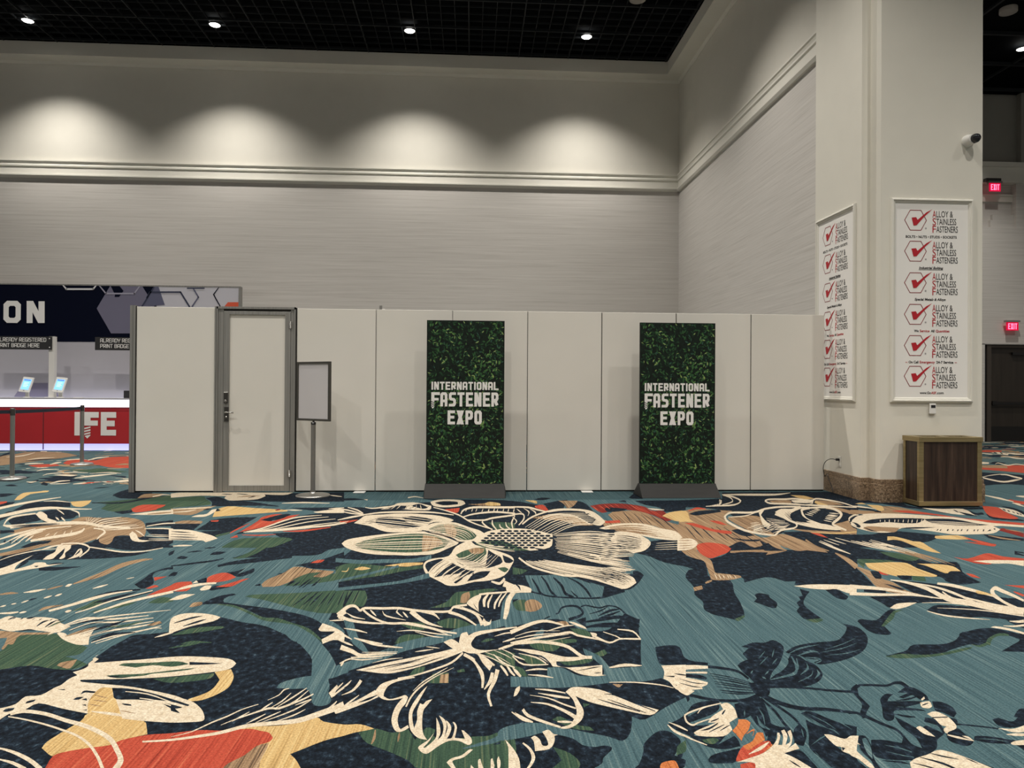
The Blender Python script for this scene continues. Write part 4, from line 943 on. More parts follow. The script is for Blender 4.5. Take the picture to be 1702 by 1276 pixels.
-2198,4120! -2129,4231 -1991,4274 -1878,4346! -1883,4357! -2003,4297 -2141,4253 -2205,4131!
-1972,5171! -1974,5251! -1939,5197!
-2597,6371! -2509,6369 -2439,6391! -2445,6407! -2535,6434 -2607,6395!
4589,8349! 4653,8239 4777,8129! 4794,8157! 4711,8339 4606,8379!
g14
63,3924! 98,3934 137,3968! 137,3974! 96,3980 62,3930!
n14
-1115,4985! -1096,5107 -1087,5261! -1090,5270! -1111,5141 -1120,4995!
-1291,5096! -1288,5228 -1243,5282! -1252,5200
2567,7089! 2537,6709 2516,6382! 2522,6392! 2551,6737 2575,7104!
4769,5979! 4806,5920! 4703,5792! 4665,5849!
1773,3221! 1807,3265 1845,3298! 1787,3177!
639,4275! 710,4330! 680,4146! 655,4219
863,4098! 929,4096 1001,4144! 1003,4158! 934,4123 865,4108!
-2202,7596! -2133,7801 -2032,7953 -1968,7920! -2020,7620
1007,3452! 1030,3436 1056,3428! 1060,3438! 1036,3451 1008,3456!
974,3322! 988,3288 1004,3261! 1009,3269! 994,3300 976,3325!
-505,3862! -440,3839 -386,3840! -386,3843! -441,3849 -505,3865!
698,3529! 778,3540 852,3546! 853,3549! 781,3553 699,3532!
r14
2056,8233! 2058,7888 2072,7601! 2076,7613! 2075,7935 2061,8250!
2499,8033! 2633,8152 2744,8164! 2758,8205! 2675,8292 2509,8071!
-2222,6711! -2201,6847! -2155,6731!
-2151,6836! -1977,6790 -1843,6851! -1849,6870! -1993,6846 -2157,6855!
-1814,6993! -1616,6979 -1393,7178! -1400,7210! -1638,7068 -1819,7013!
y14
2385,7856! 2358,7547 2348,7373! 2270,7403 2196,7377!
3338,6809! 3557,6735 3802,6806! 3829,6855! 3587,6792 3348,6828!
T15
-2310,6342! -2299,6629 -2229,6807 -2214,7548 -2262,7816! -2282,7853! -2254,7645 -2284,6936 -2353,6754 -2362,6450!
1711,3464! 1672,3407 1577,3335! 1577,3331! 1670,3396 1712,3462!
1641,3757! 1608,3701 1580,3643! 1581,3642! 1613,3696 1642,3756!
1491,3473! 1471,3454 1450,3424! 1450,3422! 1471,3441 1491,3470!
1697,3692! 1788,3754 1918,3812! 1920,3816! 1796,3777 1699,3698!
b15
-1476,5128! -1471,5262 -1406,5430 -1375,5611 -1297,5608 -1205,5543 -1037,5477! -1041,5418 -1093,5304 -1234,5337 -1333,5097 -1450,5063!
3747,6044! 3829,5781 3848,5541! 3857,5552! 3863,5828 3758,6060!
-3514,7954! -3390,7983 -3289,8070! -3311,8122! -3435,8086 -3531,7992!
c15
3970,7221! 4193,7565 4448,7811 4785,7836 5077,7732 5226,7603 5442,7415 5562,7126 5595,7098! 5412,7076! 5366,6917! 5141,6722 4902,6679 4699,6685 4594,6835 4473,6940 4379,6995 4151,6797 3998,6801 3929,6954 3932,7113
-869,3155! -832,3219 -814,3307! -817,3312! -838,3231 -870,3158!
-991,3038! -966,3076 -945,3123! -948,3128! -973,3087 -992,3040!
-145,3935! -101,3981 -60,3916! -51,4061 -17,4093! 1,3977! 35,4024! 7,3913 23,3836 77,3804 160,3816! 50,3761! 115,3593! 98,3529! 64,3635 39,3748 -4,3764 -37,3794 -86,3825
-681,4480! -660,4533 -552,4523 -450,4525 -358,4481 -260,4452 -132,4449 -102,4542 -19,4581! -22,4624! -108,4584 -136,4493 -263,4499 -360,4530 -455,4575 -558,4573 -669,4583 -695,4523!
2803,8340! 2945,8356 3178,8409 3409,8790 3440,9173 3363,9304! 3315,9181! 3386,9045 3375,8757 3217,8523 2972,8435 2817,8384!
3367,6517! 3382,6386 3410,6281! 3416,6290! 3402,6419 3374,6529!
1953,5266! 1940,5214 1931,5168! 1934,5171! 1947,5222 1956,5269!
3095,5079! 3162,4991 3199,4820 3172,4568 3237,4462! 3338,4590! 3254,4670 3264,4903 3204,5051 3112,5106!
1027,3472! 1171,3472 1168,3447! 1079,3457 1022,3453!
665,3362! 786,3354 900,3320 954,3286! 957,3293! 904,3333 790,3367 667,3369!
589,4249! 621,4239 671,4164 680,4110! 634,4165
-3720,7277! -3687,7460 -3564,7610! -3572,7627! -3709,7500 -3730,7294!
-4027,7810! -3966,7649 -3900,7484! -3896,7478! -3954,7632 -4022,7803!
-4047,6516! -4140,6842 -4114,7142! -4139,7181! -4187,6911 -4063,6537!
-3879,6853! -3901,6926 -3937,7019! -3943,7027! -3920,6952 -3886,6862!
-3814,6897! -3842,6971 -3885,7064! -3891,7070! -3862,6995 -3821,6904!
-3758,6909! -3799,7005 -3854,7117! -3859,7122! -3816,7022 -3763,6914!
-2140,4066! -2069,4167 -1938,4232 -1838,4317! -1844,4328! -1954,4262 -2086,4196 -2147,4077!
n15
2648,6984! 2622,6637 2609,6343! 2615,6353! 2640,6672 2656,6999!
1333,3166! 1376,3091 1445,3037 1555,3026 1673,2991! 1687,3013! 1572,3057 1466,3075 1399,3129 1357,3204!
982,4225! 1028,4260! 989,4188!
-501,3840! -438,3821 -380,3824! -381,3827! -438,3829 -501,3843!
-4559,7351! -4402,7383 -4196,7469! -4202,7479! -4423,7418 -4566,7362!
r15
2089,8139! 2088,7819 2097,7547! 2102,7559! 2103,7859 2095,8155!
t15
4742,5922! 4776,5883! 4732,5828!
T16
1424,3398! 1425,3380 1434,3373! 1436,3376! 1435,3394 1426,3401!
1602,3629! 1570,3593 1540,3549! 1540,3547! 1571,3582 1602,3626!
1723,3654! 1820,3703 1862,3701! 1864,3705! 1833,3735 1726,3662!
b16
3785,6021! 3871,5767 3882,5490! 3891,5501! 3894,5798 3796,6037!
c16
-2947,7131! -2770,7102 -2644,7025 -2430,6829 -2326,6691! -2372,6541 -2398,6563 -2441,6607 -2742,6637!
5385,8202! 5586,8126 5833,8121 5700,7718 5758,7685! 5474,7788
-846,3154! -792,3259 -755,3359! -758,3365! -799,3272 -848,3157!
-562,3563! -442,3643 -294,3719 -166,3785 -81,3833 -36,3787! -110,3711 -185,3646 -282,3571 -377,3518 -437,3520 -504,3542
155,3804! 201,3833 247,3878! 246,3898! 198,3870 153,3827!
-18,4668 12,4757 61,4825 74,4778 55,4643 54,4474! 19,4644! 32,4557 57,4453! -14,4602
-377,4451! -322,4335 -250,4229 -161,4173! -160,4183! -246,4277 -312,4403 -363,4528!
-453,4537! -461,4464 -410,4368! -409,4376! -453,4480 -449,4530!
2823,8362! 3036,8544! 3163,8900! 3166,8818! 3062,8544 2934,8359
3453,6558! 3481,6431 3517,6323! 3523,6332! 3497,6457 3461,6570!
3222,4998! 3303,4860 3327,4684 3325,4486! 3353,4517! 3368,4733 3339,4907 3232,5014!
-3675,7239! -3605,7363 -3486,7506! -3494,7523! -3638,7427 -3685,7257!
-4011,6556! -4093,6841 -4088,7049! -4107,7077! -4140,6909 -4027,6577!
-2057,3995! -1992,4087 -1869,4182 -1801,4263! -1806,4274! -1879,4202 -2003,4106 -2064,4006!
-2987,7790! -2968,7911 -2893,7972 -2932,8233 -2899,8300! -2851,8099 -2847,7817
-2176,6955! -2045,7128 -1883,7669 -1622,7857! -1628,7883! -1904,7742 -2066,7191 -2184,6978!
g16
-1288,5255! -1216,5423 -1123,5450! -1159,5335 -1231,5172
n16
2591,6938! 2702,6986 2728,6690! 2630,6646 2588,6741
474,6993 553,7531 682,7768 951,8152 1191,8181 1352,8076 1399,7814 1411,7395! 1279,7023! 1411,6919 1612,6697 1636,6406! 1519,6124 1386,6013 1082,5840 1042,5670! 1131,5537 1282,5454! 1108,5383! 1207,5234 1199,5082! 1124,4966 1066,4930 969,5103 852,5303 699,5308 555,5401 448,5527 389,5724 348,5863 369,6236! 459,6234!
1178,3108! 1321,3186! 1315,3102 1287,2995 1265,2922 1227,2844 1196,2812! 1209,2871 1201,2916 1203,2943 1208,2999! 1171,2972 1144,2982
4120,7273! 4334,7471 4614,7555 4936,7517 4900,7428! 4711,7259 4546,7263 4416,7323 4202,7243
T17
1756,3632! 1811,3612 1813,3588 1777,3565! 1773,3552! 1816,3581 1820,3626 1759,3638!
1873,3701! 2008,3743 2140,3827! 2141,3830! 2013,3755 1875,3704!
1200,3047! 1186,3019 1178,2990! 1179,2990! 1192,3018 1201,3047!
b17
2791,7597! 2984,7716 3166,7711 3121,7412 2972,7083 2946,6732! 2786,6833 2760,7306
c17
-370,5610 -356,5773 -304,5857 -181,5942 -130,6281 -14,6529 41,6358 147,6233 257,6075 336,5926 353,5785 327,5619 256,5316 139,5179 27,5142 -81,5054 -160,5056 -207,5137 -271,5248 -330,5365
2072,8219! 2129,8114 2236,8111! 2244,8139! 2156,8210 2080,8247!
-826,3143! -773,3217 -742,3331! -745,3336! -779,3229 -827,3146!
-40,3783! -95,3653 -182,3565 -276,3491 -347,3461! -345,3449! -273,3474 -178,3543 -89,3631 -33,3761!
181,3917! 217,3941 252,3975! 251,3990! 215,3963 180,3926!
-635,4013! -531,3905 -427,3863 -360,3854! -361,3863! -429,3890 -532,3932 -636,4022!
62,4802! 117,4829 179,4842 236,4860 309,4896! 309,4930! 236,4898 180,4886 116,4875 60,4849!
-420,4467! -401,4404 -379,4357! -377,4365! -395,4427 -418,4475!
-305,4459! -228,4402 -186,4321! -184,4330! -225,4446 -305,4475!
3041,8447! 3251,8662 3373,9061 3347,9222! 3326,9172! 3335,8985 3266,8730 3054,8490!
3208,6386! 3204,6106 3241,5900! 3254,5920! 3249,6180 3217,6402!
3372,4961! 3439,4894 3516,4743 3561,4637! 3587,4668! 3568,4807 3495,4968 3410,5013!
2702,4438! 2797,4521 2888,4544 2949,4542! 2824,4455 2730,4412
-3615,7175! -3509,7260 -3367,7383! -3375,7399! -3530,7301 -3625,7192!
-3986,7796! -3946,7658 -3895,7505! -3889,7498! -3927,7630 -3979,7787!
-3974,6597! -4006,6713 -4062,6862! -4078,6885! -4044,6763 -3990,6618!
-3938,6824! -3945,6876 -3970,6954! -3977,6964! -3970,6912 -3946,6835!
-3596,6422 -3549,6461 -3505,6460! -3426,6300 -3384,6148 -3304,6002 -3297,5933 -3323,5951! -3380,6111 -3491,6340! -3410,6076 -3370,5935 -3433,5920! -3474,6060 -3489,6188
-2360,4275! -2260,4392 -2117,4463 -1867,4561! -1871,4569! -2129,4487 -2274,4416 -2367,4285!
-3394,8262! -3182,8299 -2988,8391! -2999,8420! -3215,8382 -3405,8290!
-2166,6955! -1997,7113 -1790,7574 -1528,7753! -1533,7778! -1803,7623 -2012,7157 -2174,6978!
4355,7331! 4396,7394 4431,7459! 4428,7459! 4387,7395 4352,7331!
4401,7322! 4441,7384 4477,7448! 4474,7449! 4433,7386 4398,7323!
4441,7310! 4493,7388 4540,7470! 4538,7472! 4485,7392 4439,7312!
4498,7306! 4553,7386 4604,7473! 4602,7474! 4546,7392 4496,7308!
4536,7305! 4589,7383 4640,7466! 4638,7468! 4584,7389 4534,7307!
4584,7295! 4641,7376 4696,7466! 4695,7468! 4636,7386 4582,7298!
4625,7275! 4690,7369 4755,7470! 4754,7473! 4687,7378 4623,7279!
4663,7270! 4728,7359 4792,7460! 4791,7463! 4724,7371 4662,7273!
4708,7256! 4784,7361 4860,7476! 4859,7479! 4781,7371 4707,7260!
n17
2466,6604! 2558,6511 2712,6507! 2637,6421 2502,6468
1316,3157! 1323,3024 1313,2921 1310,2819 1279,2733! 1286,2735! 1321,2827 1328,2935 1337,3039 1328,3172!
893,2929! 933,2918 1000,2924! 987,2898 925,2866 910,2833! 986,2821 1059,2860! 1010,2795 976,2756! 1071,2825! 1075,2792 1065,2744! 993,2723 929,2750 890,2833 880,2885
415,4868! 479,4806 556,4744 756,4702 875,4708 982,4788 1066,4851! 1075,4922! 988,4845 881,4752 761,4734 561,4777 485,4838 420,4901!
849,8086! 970,8117 1045,8150! 927,7952
-2876,7015! -2764,6963 -2668,6948! -2672,6961! -2784,7015 -2882,7031!
4939,7487! 5164,7512 5328,7418 5473,7156! 5216,7107 5018,7140 4876,7255
4102,7438! 4294,7678 4400,7747! 4414,7772! 4331,7757 4108,7455!
5857,8085! 5794,7847 5891,7878 5818,7748! 5688,7718
5663,8041! 5619,7938 5605,7872! 5624,7896! 5667,7998 5683,8066!
2863,8403! 3020,8717 3192,9071! 3193,9080! 3024,8740 2864,8412!
T18
118,2902 154,2944 223,2972 266,2974 350,2953 379,2916 413,2915 467,2886 563,2839 610,2804 651,2861 677,2938 694,3011! 744,2981 862,3091 983,3189! 959,3067 894,2984 819,2906 757,2865 689,2777 668,2707 602,2593 452,2600! 497,2640 508,2677 551,2735 556,2759! 530,2772 488,2762 446,2779 417,2829 360,2865 300,2885 248,2862 173,2836 115,2826!
c18
-1152,6443! -1127,6613 -971,6753 -747,6878 -481,6968 -408,6893 -254,6724 -106,6455! -123,6372 -191,6233 -312,6008 -480,5988 -735,5996 -916,6082 -1075,6259
-766,3180! -735,3204 -707,3238! -710,3244! -740,3218 -767,3183!
-890,3024! -850,3068 -812,3122! -814,3127! -856,3080 -892,3026!
-431,3293 -429,3348 -408,3404 -345,3449 -274,3470 -263,3458! -342,3419 -380,3369 -391,3302 -390,3259! -359,3226 -320,3245 -294,3265 -278,3243! -282,3181 -298,3122 -303,3036 -291,2963 -281,2941! -255,2975! -248,2952! -271,2923 -295,2920 -316,2964 -329,3037 -326,3133 -311,3203 -300,3234! -344,3215 -381,3221 -407,3249
-35,3732! 16,3647 43,3533 56,3430 55,3328! 64,3327! 71,3434 62,3554 29,3681 -27,3768!
-693,3844! -624,3789 -570,3734 -509,3755 -384,3773! -385,3785! -513,3785 -575,3782 -625,3846 -697,3915!
-290,3794! -241,3803 -195,3827! -195,3832! -244,3823 -290,3799!
97,4555! 103,4697 127,4825! 119,4845! 84,4719 84,4555!
3507,6377! 3569,6153 3666,6009! 3673,6020! 3595,6193 3516,6392!
3281,4774! 3221,4586 3264,4450 3349,4336 3462,4266! 3563,4384! 3441,4447 3348,4555 3273,4649 3299,4793!
-3595,7139! -3459,7203 -3319,7320! -3327,7336! -3484,7253 -3604,7157!
-4255,6680! -4236,6880 -4229,7175! -4248,7204! -4297,6971 -4285,6722!
-3243,5914! -3258,6036 -3347,6278 -3342,6316! -3242,6144 -3206,5999
-2027,3982! -1944,4102 -1827,4215 -1778,4219! -1781,4226! -1836,4234 -1954,4120 -2032,3991!
-3313,8067! -3163,8105 -3098,8226! -3106,8246! -3190,8171 -3321,8086!
4881,7363! 5122,7287 5368,7187! 5376,7197! 5148,7324 4889,7375!
4750,7248! 4832,7360 4915,7482! 4914,7486! 4830,7371 4750,7252!
g18
928,2798! 983,2813 998,2795! 966,2764 937,2774
n18
2692,6507! 2700,6168 2739,6048! 2559,6054 2624,6251
1328,3175! 1368,3020 1378,2946 1373,2859! 1382,2868! 1391,2960 1382,3039 1343,3196!
905,2651! 940,2687 1059,2728! 1006,2632 955,2620 906,2626
450,5217! 464,4996 471,4843 492,4807! 500,4836! 486,4874 479,5021 458,5231!
897,4795! 986,4965 1062,4912! 985,4816
3334,7835! 3429,7705 3381,7348! 3276,7238 3289,7646
-2827,6888! -2705,6853 -2590,6835! -2595,6848! -2717,6884 -2833,6903!
4368,6995! 4518,7044 4784,7037! 4520,6965
4042,7332! 4065,7274 4017,7110! 3951,7032 3976,7193
5628,7904! 5581,7690 5655,7643! 5674,7667! 5676,7815 5648,7930!
2879,8366! 3037,8694 3212,9070! 3213,9078! 3041,8721 2880,8373!
-2449,4374! -2444,4385 -2446,4408! -2449,4412! -2455,4401 -2452,4379!
r18
2233,7319! 2330,7317 2383,7151 2434,6993 2562,6888 2527,6767! 2446,6793 2331,6995
1999,6188 2063,6330 2178,6390 2288,6303 2290,6132! 2201,5988 2092,5880 1984,5794 1960,5958
T19
-1078,5762! -857,5693 -700,5724 -458,5729 -316,5841! -330,5981! -471,5858 -716,5845 -876,5820 -1102,5899!
b19
3979,7005! 4102,7108 4252,7051 4374,7021! 4182,6796 4109,6848 3975,6851
-1891,4280! -1851,4351 -1818,4313! -1851,4269
c19
-1200,7402! -1173,7629 -1140,7839 -971,7898 -754,7956 -410,7854 -237,7666 -179,7547! -229,7434 -388,7438 -448,7222 -483,6992 -753,6926 -882,7028 -1011,7236
1288,7073! 1485,7282 1710,7332 1828,7246 1905,7058 2016,6902 2001,6617! 1895,6485 1728,6579 1617,6720 1411,6918
-869,3023! -760,3126 -706,3233! -709,3238! -766,3138 -871,3025!
-581,3134 -503,3221 -436,3326! -426,3287 -412,3249! -474,3179 -550,3108 -573,3090!
-275,3142! -261,3238 -232,3333 -173,3449 -79,3573! -80,3577! -176,3459 -238,3347 -268,3248 -282,3149!
105,2616! 105,2680 112,2709! 118,2665 112,2615!
143,2837! 170,2768 188,2691 189,2612! 150,2614! 159,2715
105,3508! 92,3416 67,3313! 70,3307! 107,3397 119,3499!
-614,3724! -504,3721 -403,3755! -404,3761! -508,3747 -617,3738!
-235,3866! -199,3848 -163,3841! -163,3845! -199,3863 -235,3871!
120,4533! 125,4634 153,4816! 147,4827! 112,4647 112,4533!
-105,4542! -41,4496 21,4414 48,4320 63,4193! 82,4216! 63,4350 29,4455 -37,4540 -104,4583!
-646,4011! -564,3940 -476,3913! -477,3928! -567,3980 -648,4027!
2772,7621! 2890,7826 2977,7879 3198,7871 3427,8106 3682,8245 3917,8245! 3972,8361! 3737,8370 3477,8234 3248,8001 3022,8002 2920,7928 2786,7695!
3569,6399! 3633,6137 3716,5970! 3724,5981! 3663,6183 3578,6413!
3327,4702! 3372,4547 3436,4403 3523,4341! 3582,4409! 3483,4459 3403,4586 3338,4715!
1011,3417! 1083,3389 1138,3345! 1124,3317 1092,3295! 1089,3272! 1033,3264! 1044,3252! 1002,3210 985,3216 970,3278
200,3228! 214,3309 236,3343! 233,3298 215,3244
443,3267! 472,3310 512,3319 603,3287 662,3225 736,3137 826,3068! 775,3020 676,3070 595,3118 534,3161 483,3221! 491,3148 496,3078 483,3011 453,2957 413,2919 379,2916 377,2929! 418,2950 441,2994 462,3050 467,3108 465,3190
-3547,7096! -3389,7124 -3235,7234! -3243,7249! -3412,7172 -3556,7114!
-3954,7815! -3911,7630 -3863,7443! -3857,7435! -3898,7610 -3948,7804!
-3604,6483! -3470,6491 -3330,6384 -3264,6272 -3199,6013! -3179,5984! -3238,6240 -3355,6446 -3501,6550 -3628,6525!
-1752,4067! -1713,4095 -1682,4142! -1690,4159! -1728,4125 -1755,4074!
4868,7303! 5071,7215 5312,7146! 5319,7156! 5094,7247 4876,7315!
n19
1343,2874 1377,2908! 1386,2872 1365,2812 1315,2733! 1294,2750 1312,2815
523,5269! 540,5097 546,4889 572,4743! 586,4776! 562,4921 555,5125 531,5287!
1246,5401! 1293,5400 1303,5281! 1219,5088 1131,4934 1063,4887! 1183,5062 1213,5226
358,5371! 383,5283 415,5115 419,4985! 349,5118
91,2799! 124,2822! 120,2802
826,2932! 894,2984 934,3029! 934,2973 891,2833! 848,2887
-2792,6771! -2650,6734 -2521,6730! -2526,6743! -2668,6780 -2798,6785!
-2148,4197! -2098,4248 -2043,4371! -2049,4382! -2125,4293 -2154,4207!
2899,8371! 3031,8651 3172,8962! 3173,8969! 3033,8669 2900,8379!
-4541,7308! -4386,7356 -4159,7458! -4165,7467! -4401,7382 -4548,7319!
r19
2539,7454! 2639,7423 2645,7198! 2579,7255
T20
-962,5161! -798,5320 -666,5462 -555,5581! -566,5650! -678,5527 -812,5382 -976,5219!
c20
-465,7017! -448,7222 -385,7382 -282,7436 -155,7405 -16,7158 84,7002 132,6854! 51,6537 -14,6495 -107,6498 -156,6631 -311,6914
1925,6528! 2054,6570 2079,6436 2025,6269 1911,6112 1792,6076!
1298,6546! 1402,6820 1501,6866 1611,6696 1636,6406! 1519,6123 1386,6012 1331,6168 1284,6290
1013,5509! 1131,5537 1282,5453! 1147,5381! 1207,5233 1199,5081! 1124,4966 1066,4930 1000,5035 989,5212
1293,8076! 1358,8042 1399,7813 1411,7395! 1322,7204 1252,7287! 1345,7570! 1297,7816
-816,3025! -748,3077 -711,3137! -713,3142! -753,3090 -817,3028!
-900,3237! -863,3285 -854,3338 -836,3356! -839,3363! -860,3349 -868,3294 -902,3240!
-560,3141! -525,3205 -501,3272! -503,3276! -532,3219 -562,3144!
-606,3320! -573,3381 -563,3438! -566,3443! -581,3396 -608,3324!
-260,3306! -219,3403 -152,3508 -110,3574! -111,3578! -155,3520 -223,3413 -261,3309!
129,3547! 111,3414 79,3262 92,3132! 101,3137! 93,3257 127,3398 148,3533!
-656,3645! -615,3701 -551,3686 -451,3715! -452,3720! -554,3703 -620,3720 -661,3657!
-568,3798! -460,3789 -381,3798! -382,3802! -462,3803 -569,3803!
159,4508! 171,4628 216,4837! 211,4850! 159,4649 150,4513!
-136,4431! -72,4373 -22,4301 34,4195! 39,4216! -15,4337 -67,4423 -132,4489!
2763,7623! 2692,7315 2700,6882 2827,6692 2911,6652! 2941,6717! 2866,6776 2748,6986 2741,7413 2807,7693!
3623,6397! 3686,6129 3754,5945! 3762,5955! 3714,6171 3632,6411!
2978,4533! 3142,4519 3315,4423 3503,4314! 3520,4334! 3336,4449 3158,4541 2982,4539!
923,3004! 953,3031 1030,3077 1121,3116! 1124,3126! 1033,3091 954,3045 923,3017!
304,3303! 363,3282 440,3250! 442,3261! 367,3302 305,3308!
154,2792! 178,2729 181,2655 175,2612! 145,2614!
-3926,7799! -3892,7615 -3848,7420! -3843,7412! -3874,7586 -3920,7788!
-3213,6896! -3252,7040! -3147,6895 -3015,6666 -2895,6619! -2939,6557 -3059,6624
-3683,7175! -3575,7110 -3505,7013 -3457,6837 -3407,6689! -3389,6664! -3422,6785 -3470,6983 -3608,7186 -3708,7226!
-3647,6260! -3614,6352 -3579,6470! -3594,6495! -3653,6415 -3656,6275!
-3311,6354! -3148,6268 -2920,6145 -2762,6166 -2653,6304! -2664,6327! -2780,6204 -2944,6197 -3170,6315 -3331,6394!
-3587,5620! -3575,5744 -3600,6082! -3532,5775 -3455,5601! -3419,5739 -3428,5820 -3357,5818 -3296,5751 -3231,5814 -3204,5780! -3294,5657 -3391,5569 -3462,5426!
-1796,4386 -1774,4481 -1689,4498 -1584,4464 -1512,4413! -1528,4338 -1625,4252 -1700,4126!
4847,7263! 5036,7164 5261,7118! 5268,7128! 5054,7190 4855,7275!
n20
1433,3008! 1486,3025 1549,2927 1612,2879! 1569,2803! 1544,2804 1506,2781 1504,2858 1479,2876 1450,2950
1265,2922! 1287,2894 1318,2883 1307,2823! 1278,2816 1256,2843! 1198,2738! 1187,2779
609,5233! 638,5008 640,4804 688,4723! 700,4765! 660,4852 658,5048 620,5260!
-2755,6673! -2622,6648 -2498,6649! -2503,6661! -2637,6687 -2761,6687!
4014,7049! 3988,6877 4018,6818! 4027,6832! 4019,6924 4023,7063!
1013,3390! 1066,3337 1122,3327! 1123,3330! 1070,3348 1014,3394!
617,3235! 660,3219 734,3132 805,3053! 809,3060! 738,3142 664,3230 618,3239!
-3254,6063! -3277,6164 -3326,6273! -3333,6281! -3305,6200 -3267,6080!
-2065,4015! -2002,4108 -1896,4153! -1901,4164! -2026,4151 -2071,4024!
-2303,4329! -2220,4370 -2166,4416! -2169,4422! -2234,4397 -2307,4334!
2952,8402! 3079,8690 3215,9008! 3215,9013! 3079,8704 2952,8408!
-4507,7292! -4372,7332 -4176,7436! -4182,7446! -4394,7369 -4514,7303!
T21
-922,4944! -685,5038 -515,5113 -411,5174 -297,5265! -315,5405! -425,5277 -525,5182 -698,5111 -938,5019!
1268,3063! 1257,2993 1234,2914! 1236,2914! 1265,2999 1270,3064!
b21
1920,6475! 1980,6459 2048,6472! 2051,6483! 1992,6500 1924,6487!
c21
-580,3274! -538,3310 -518,3375 -511,3428! -526,3448! -531,3396 -546,3328 -582,3280!
-198,3361! -222,3295 -250,3179 -260,3081 -247,2961 -227,2900 -200,2861 -167,2847! -186,2898 -196,2977 -200,3098 -186,3156 -167,3217! -193,3198 -204,3167 -219,3178! -226,3099 -220,3023 -227,2947! -240,3024 -244,3100 -228,3189
152,3585! 168,3517 182,3459! 189,3467! 179,3535 159,3598!
-644,3614! -639,3639 -641,3676! -644,3679! -651,3656 -650,3622!
-494,3649! -422,3689 -346,3711! -347,3715! -424,3703 -495,3653!
185,4548! 205,4671 252,4859! 247,4873! 195,4692 179,4555!
-53,4556! 23,4441 80,4348! 82,4358! 27,4467 -52,4564!
-673,4505! -596,4361 -488,4243 -368,4237 -244,4164 -152,4093 -75,4057! -75,4084! -151,4123 -243,4198 -370,4278 -490,4281 -595,4396 -671,4537!
2818,7638! 3018,7683 3216,7890! 3225,7915! 3040,7745 2831,7675!
3281,7934! 3452,8169! 3238,7772! 3156,7468 3102,7187! 3003,7029! 3017,7189
3698,6409! 3765,6121 3811,5904! 3819,5915! 3785,6151 3707,6424!
3618,4710! 3664,4780 3694,4808 3692,4754 3692,4642 3680,4535! 3718,4575! 3746,4699 3762,4832 3768,4905 3658,4810 3573,4688!
919,3008! 910,2950 928,2915 962,2938 1026,2974! 1028,2982! 964,2950 933,2931 919,2960 927,3013!
314,3259! 388,3213 451,3193! 454,3210! 393,3238 315,3263!
-3242,7080! -3153,6961 -3027,6792! -3032,6807! -3171,7018 -3249,7098!
-3031,6881! -2914,6850 -2804,6837! -2808,6847! -2926,6878 -3036,6892!
-3751,5890! -3738,6072 -3642,6252 -3533,6295! -3542,6310! -3661,6283 -3757,6100 -3760,5903!
4830,7209! 4990,7100 5214,7078! 5221,7088! 5008,7125 4838,7220!
g21
56,7372! 193,7368 236,7049 335,6996 436,6993! 458,7362! 301,7421
n21
1428,2951! 1449,2904 1491,2858 1510,2772! 1448,2817 1339,2731! 1340,2700 1341,2646 1408,2585 1431,2555! 1355,2559 1342,2624 1331,2716 1378,2820
707,5264! 769,5084 797,4903 803,4727! 818,4752! 814,4938 782,5122 711,5279!
-1004,7567! -952,7743 -764,7619 -590,7332 -479,7222! -674,7123 -831,7179 -953,7341
938,6781! 1195,6831 1379,6814! 1384,6837! 1209,6918 941,6808!
1048,7821! 1234,7849 1341,7943! 1242,7754
-1022,6416! -724,6673 -400,6754 -162,6502! -162,6509! -401,6778 -728,6697 -1024,6424!
999,3343! 1048,3297 1089,3288! 1091,3291! 1053,3308 1000,3347!
579,3183! 641,3125 738,3051! 741,3059! 645,3137 581,3187!
-3376,5706! -3347,5721! -3334,5673
-1744,4305! -1674,4384 -1628,4433! -1631,4441! -1690,4417 -1750,4315!
2988,8432! 3099,8695 3218,8985! 3218,8989! 3098,8708 2987,8436!
-4489,7247! -4357,7307 -4147,7423! -4153,7432! -4371,7330 -4496,7258!
-2326,4253! -2273,4360 -2182,4396! -2184,4400! -2281,4374 -2328,4257!
r21
1056,2720 1092,2750 1159,2772 1195,2778 1190,2738! 1131,2686 1059,2637 1006,2632! 1015,2654
T22
-1145,4962! -1031,5084 -912,5215! -925,5269! -1047,5141 -1161,5016!
1234,2997! 1210,2906 1235,2866! 1241,2873! 1227,2923 1235,2998!
1463,3005! 1499,2917 1512,2857! 1513,2858! 1504,2923 1464,3007!
b22
1879,6354! 1941,6349 2009,6364! 2012,6374! 1950,6381 1883,6366!
c22
32,6494! 111,6807 214,6999 440,7084 618,7013 785,6789! 749,6473 693,6226 513,6114 297,6198 122,6324
-143,2904! -163,2847 -195,2800 -196,2776 -176,2745 -156,2744 -120,2796 -81,2835 -41,2833 -5,2799 11,2815! 7,2856 -22,2916 -32,2921! -17,2848! -58,2858! -51,2944 -61,2989 -70,2994! -60,2944 -70,2859 -90,2852! -79,2893 -74,2945 -86,2990 -100,3013! -89,2945 -99,2869! -94,2972 -109,3027 -130,3056! -112,2991 -106,2937 -111,2878 -126,2845! -117,2903 -124,2973 -140,3038! -135,2947 -132,2878 -142,2838 -171,2787 -179,2787! -158,2838
179,3611! 198,3503 217,3456! 223,3467! 208,3521 187,3622!
299,4941! 240,4724 215,4477 201,4317! 218,4303! 244,4456 269,4680 319,4885!
73,4259 83,4334! 98,4276 116,4257! 129,4313! 121,4220 84,4186!
-811,4395! -719,4300 -578,4248 -422,4254! -423,4265! -582,4283 -724,4353 -814,4457!
-420,4115! -328,4121 -208,4065 -103,4033! -103,4043! -208,4086 -329,4142 -420,4120!
-731,4177! -649,4129 -585,4094! -586,4104! -651,4159 -733,4187!
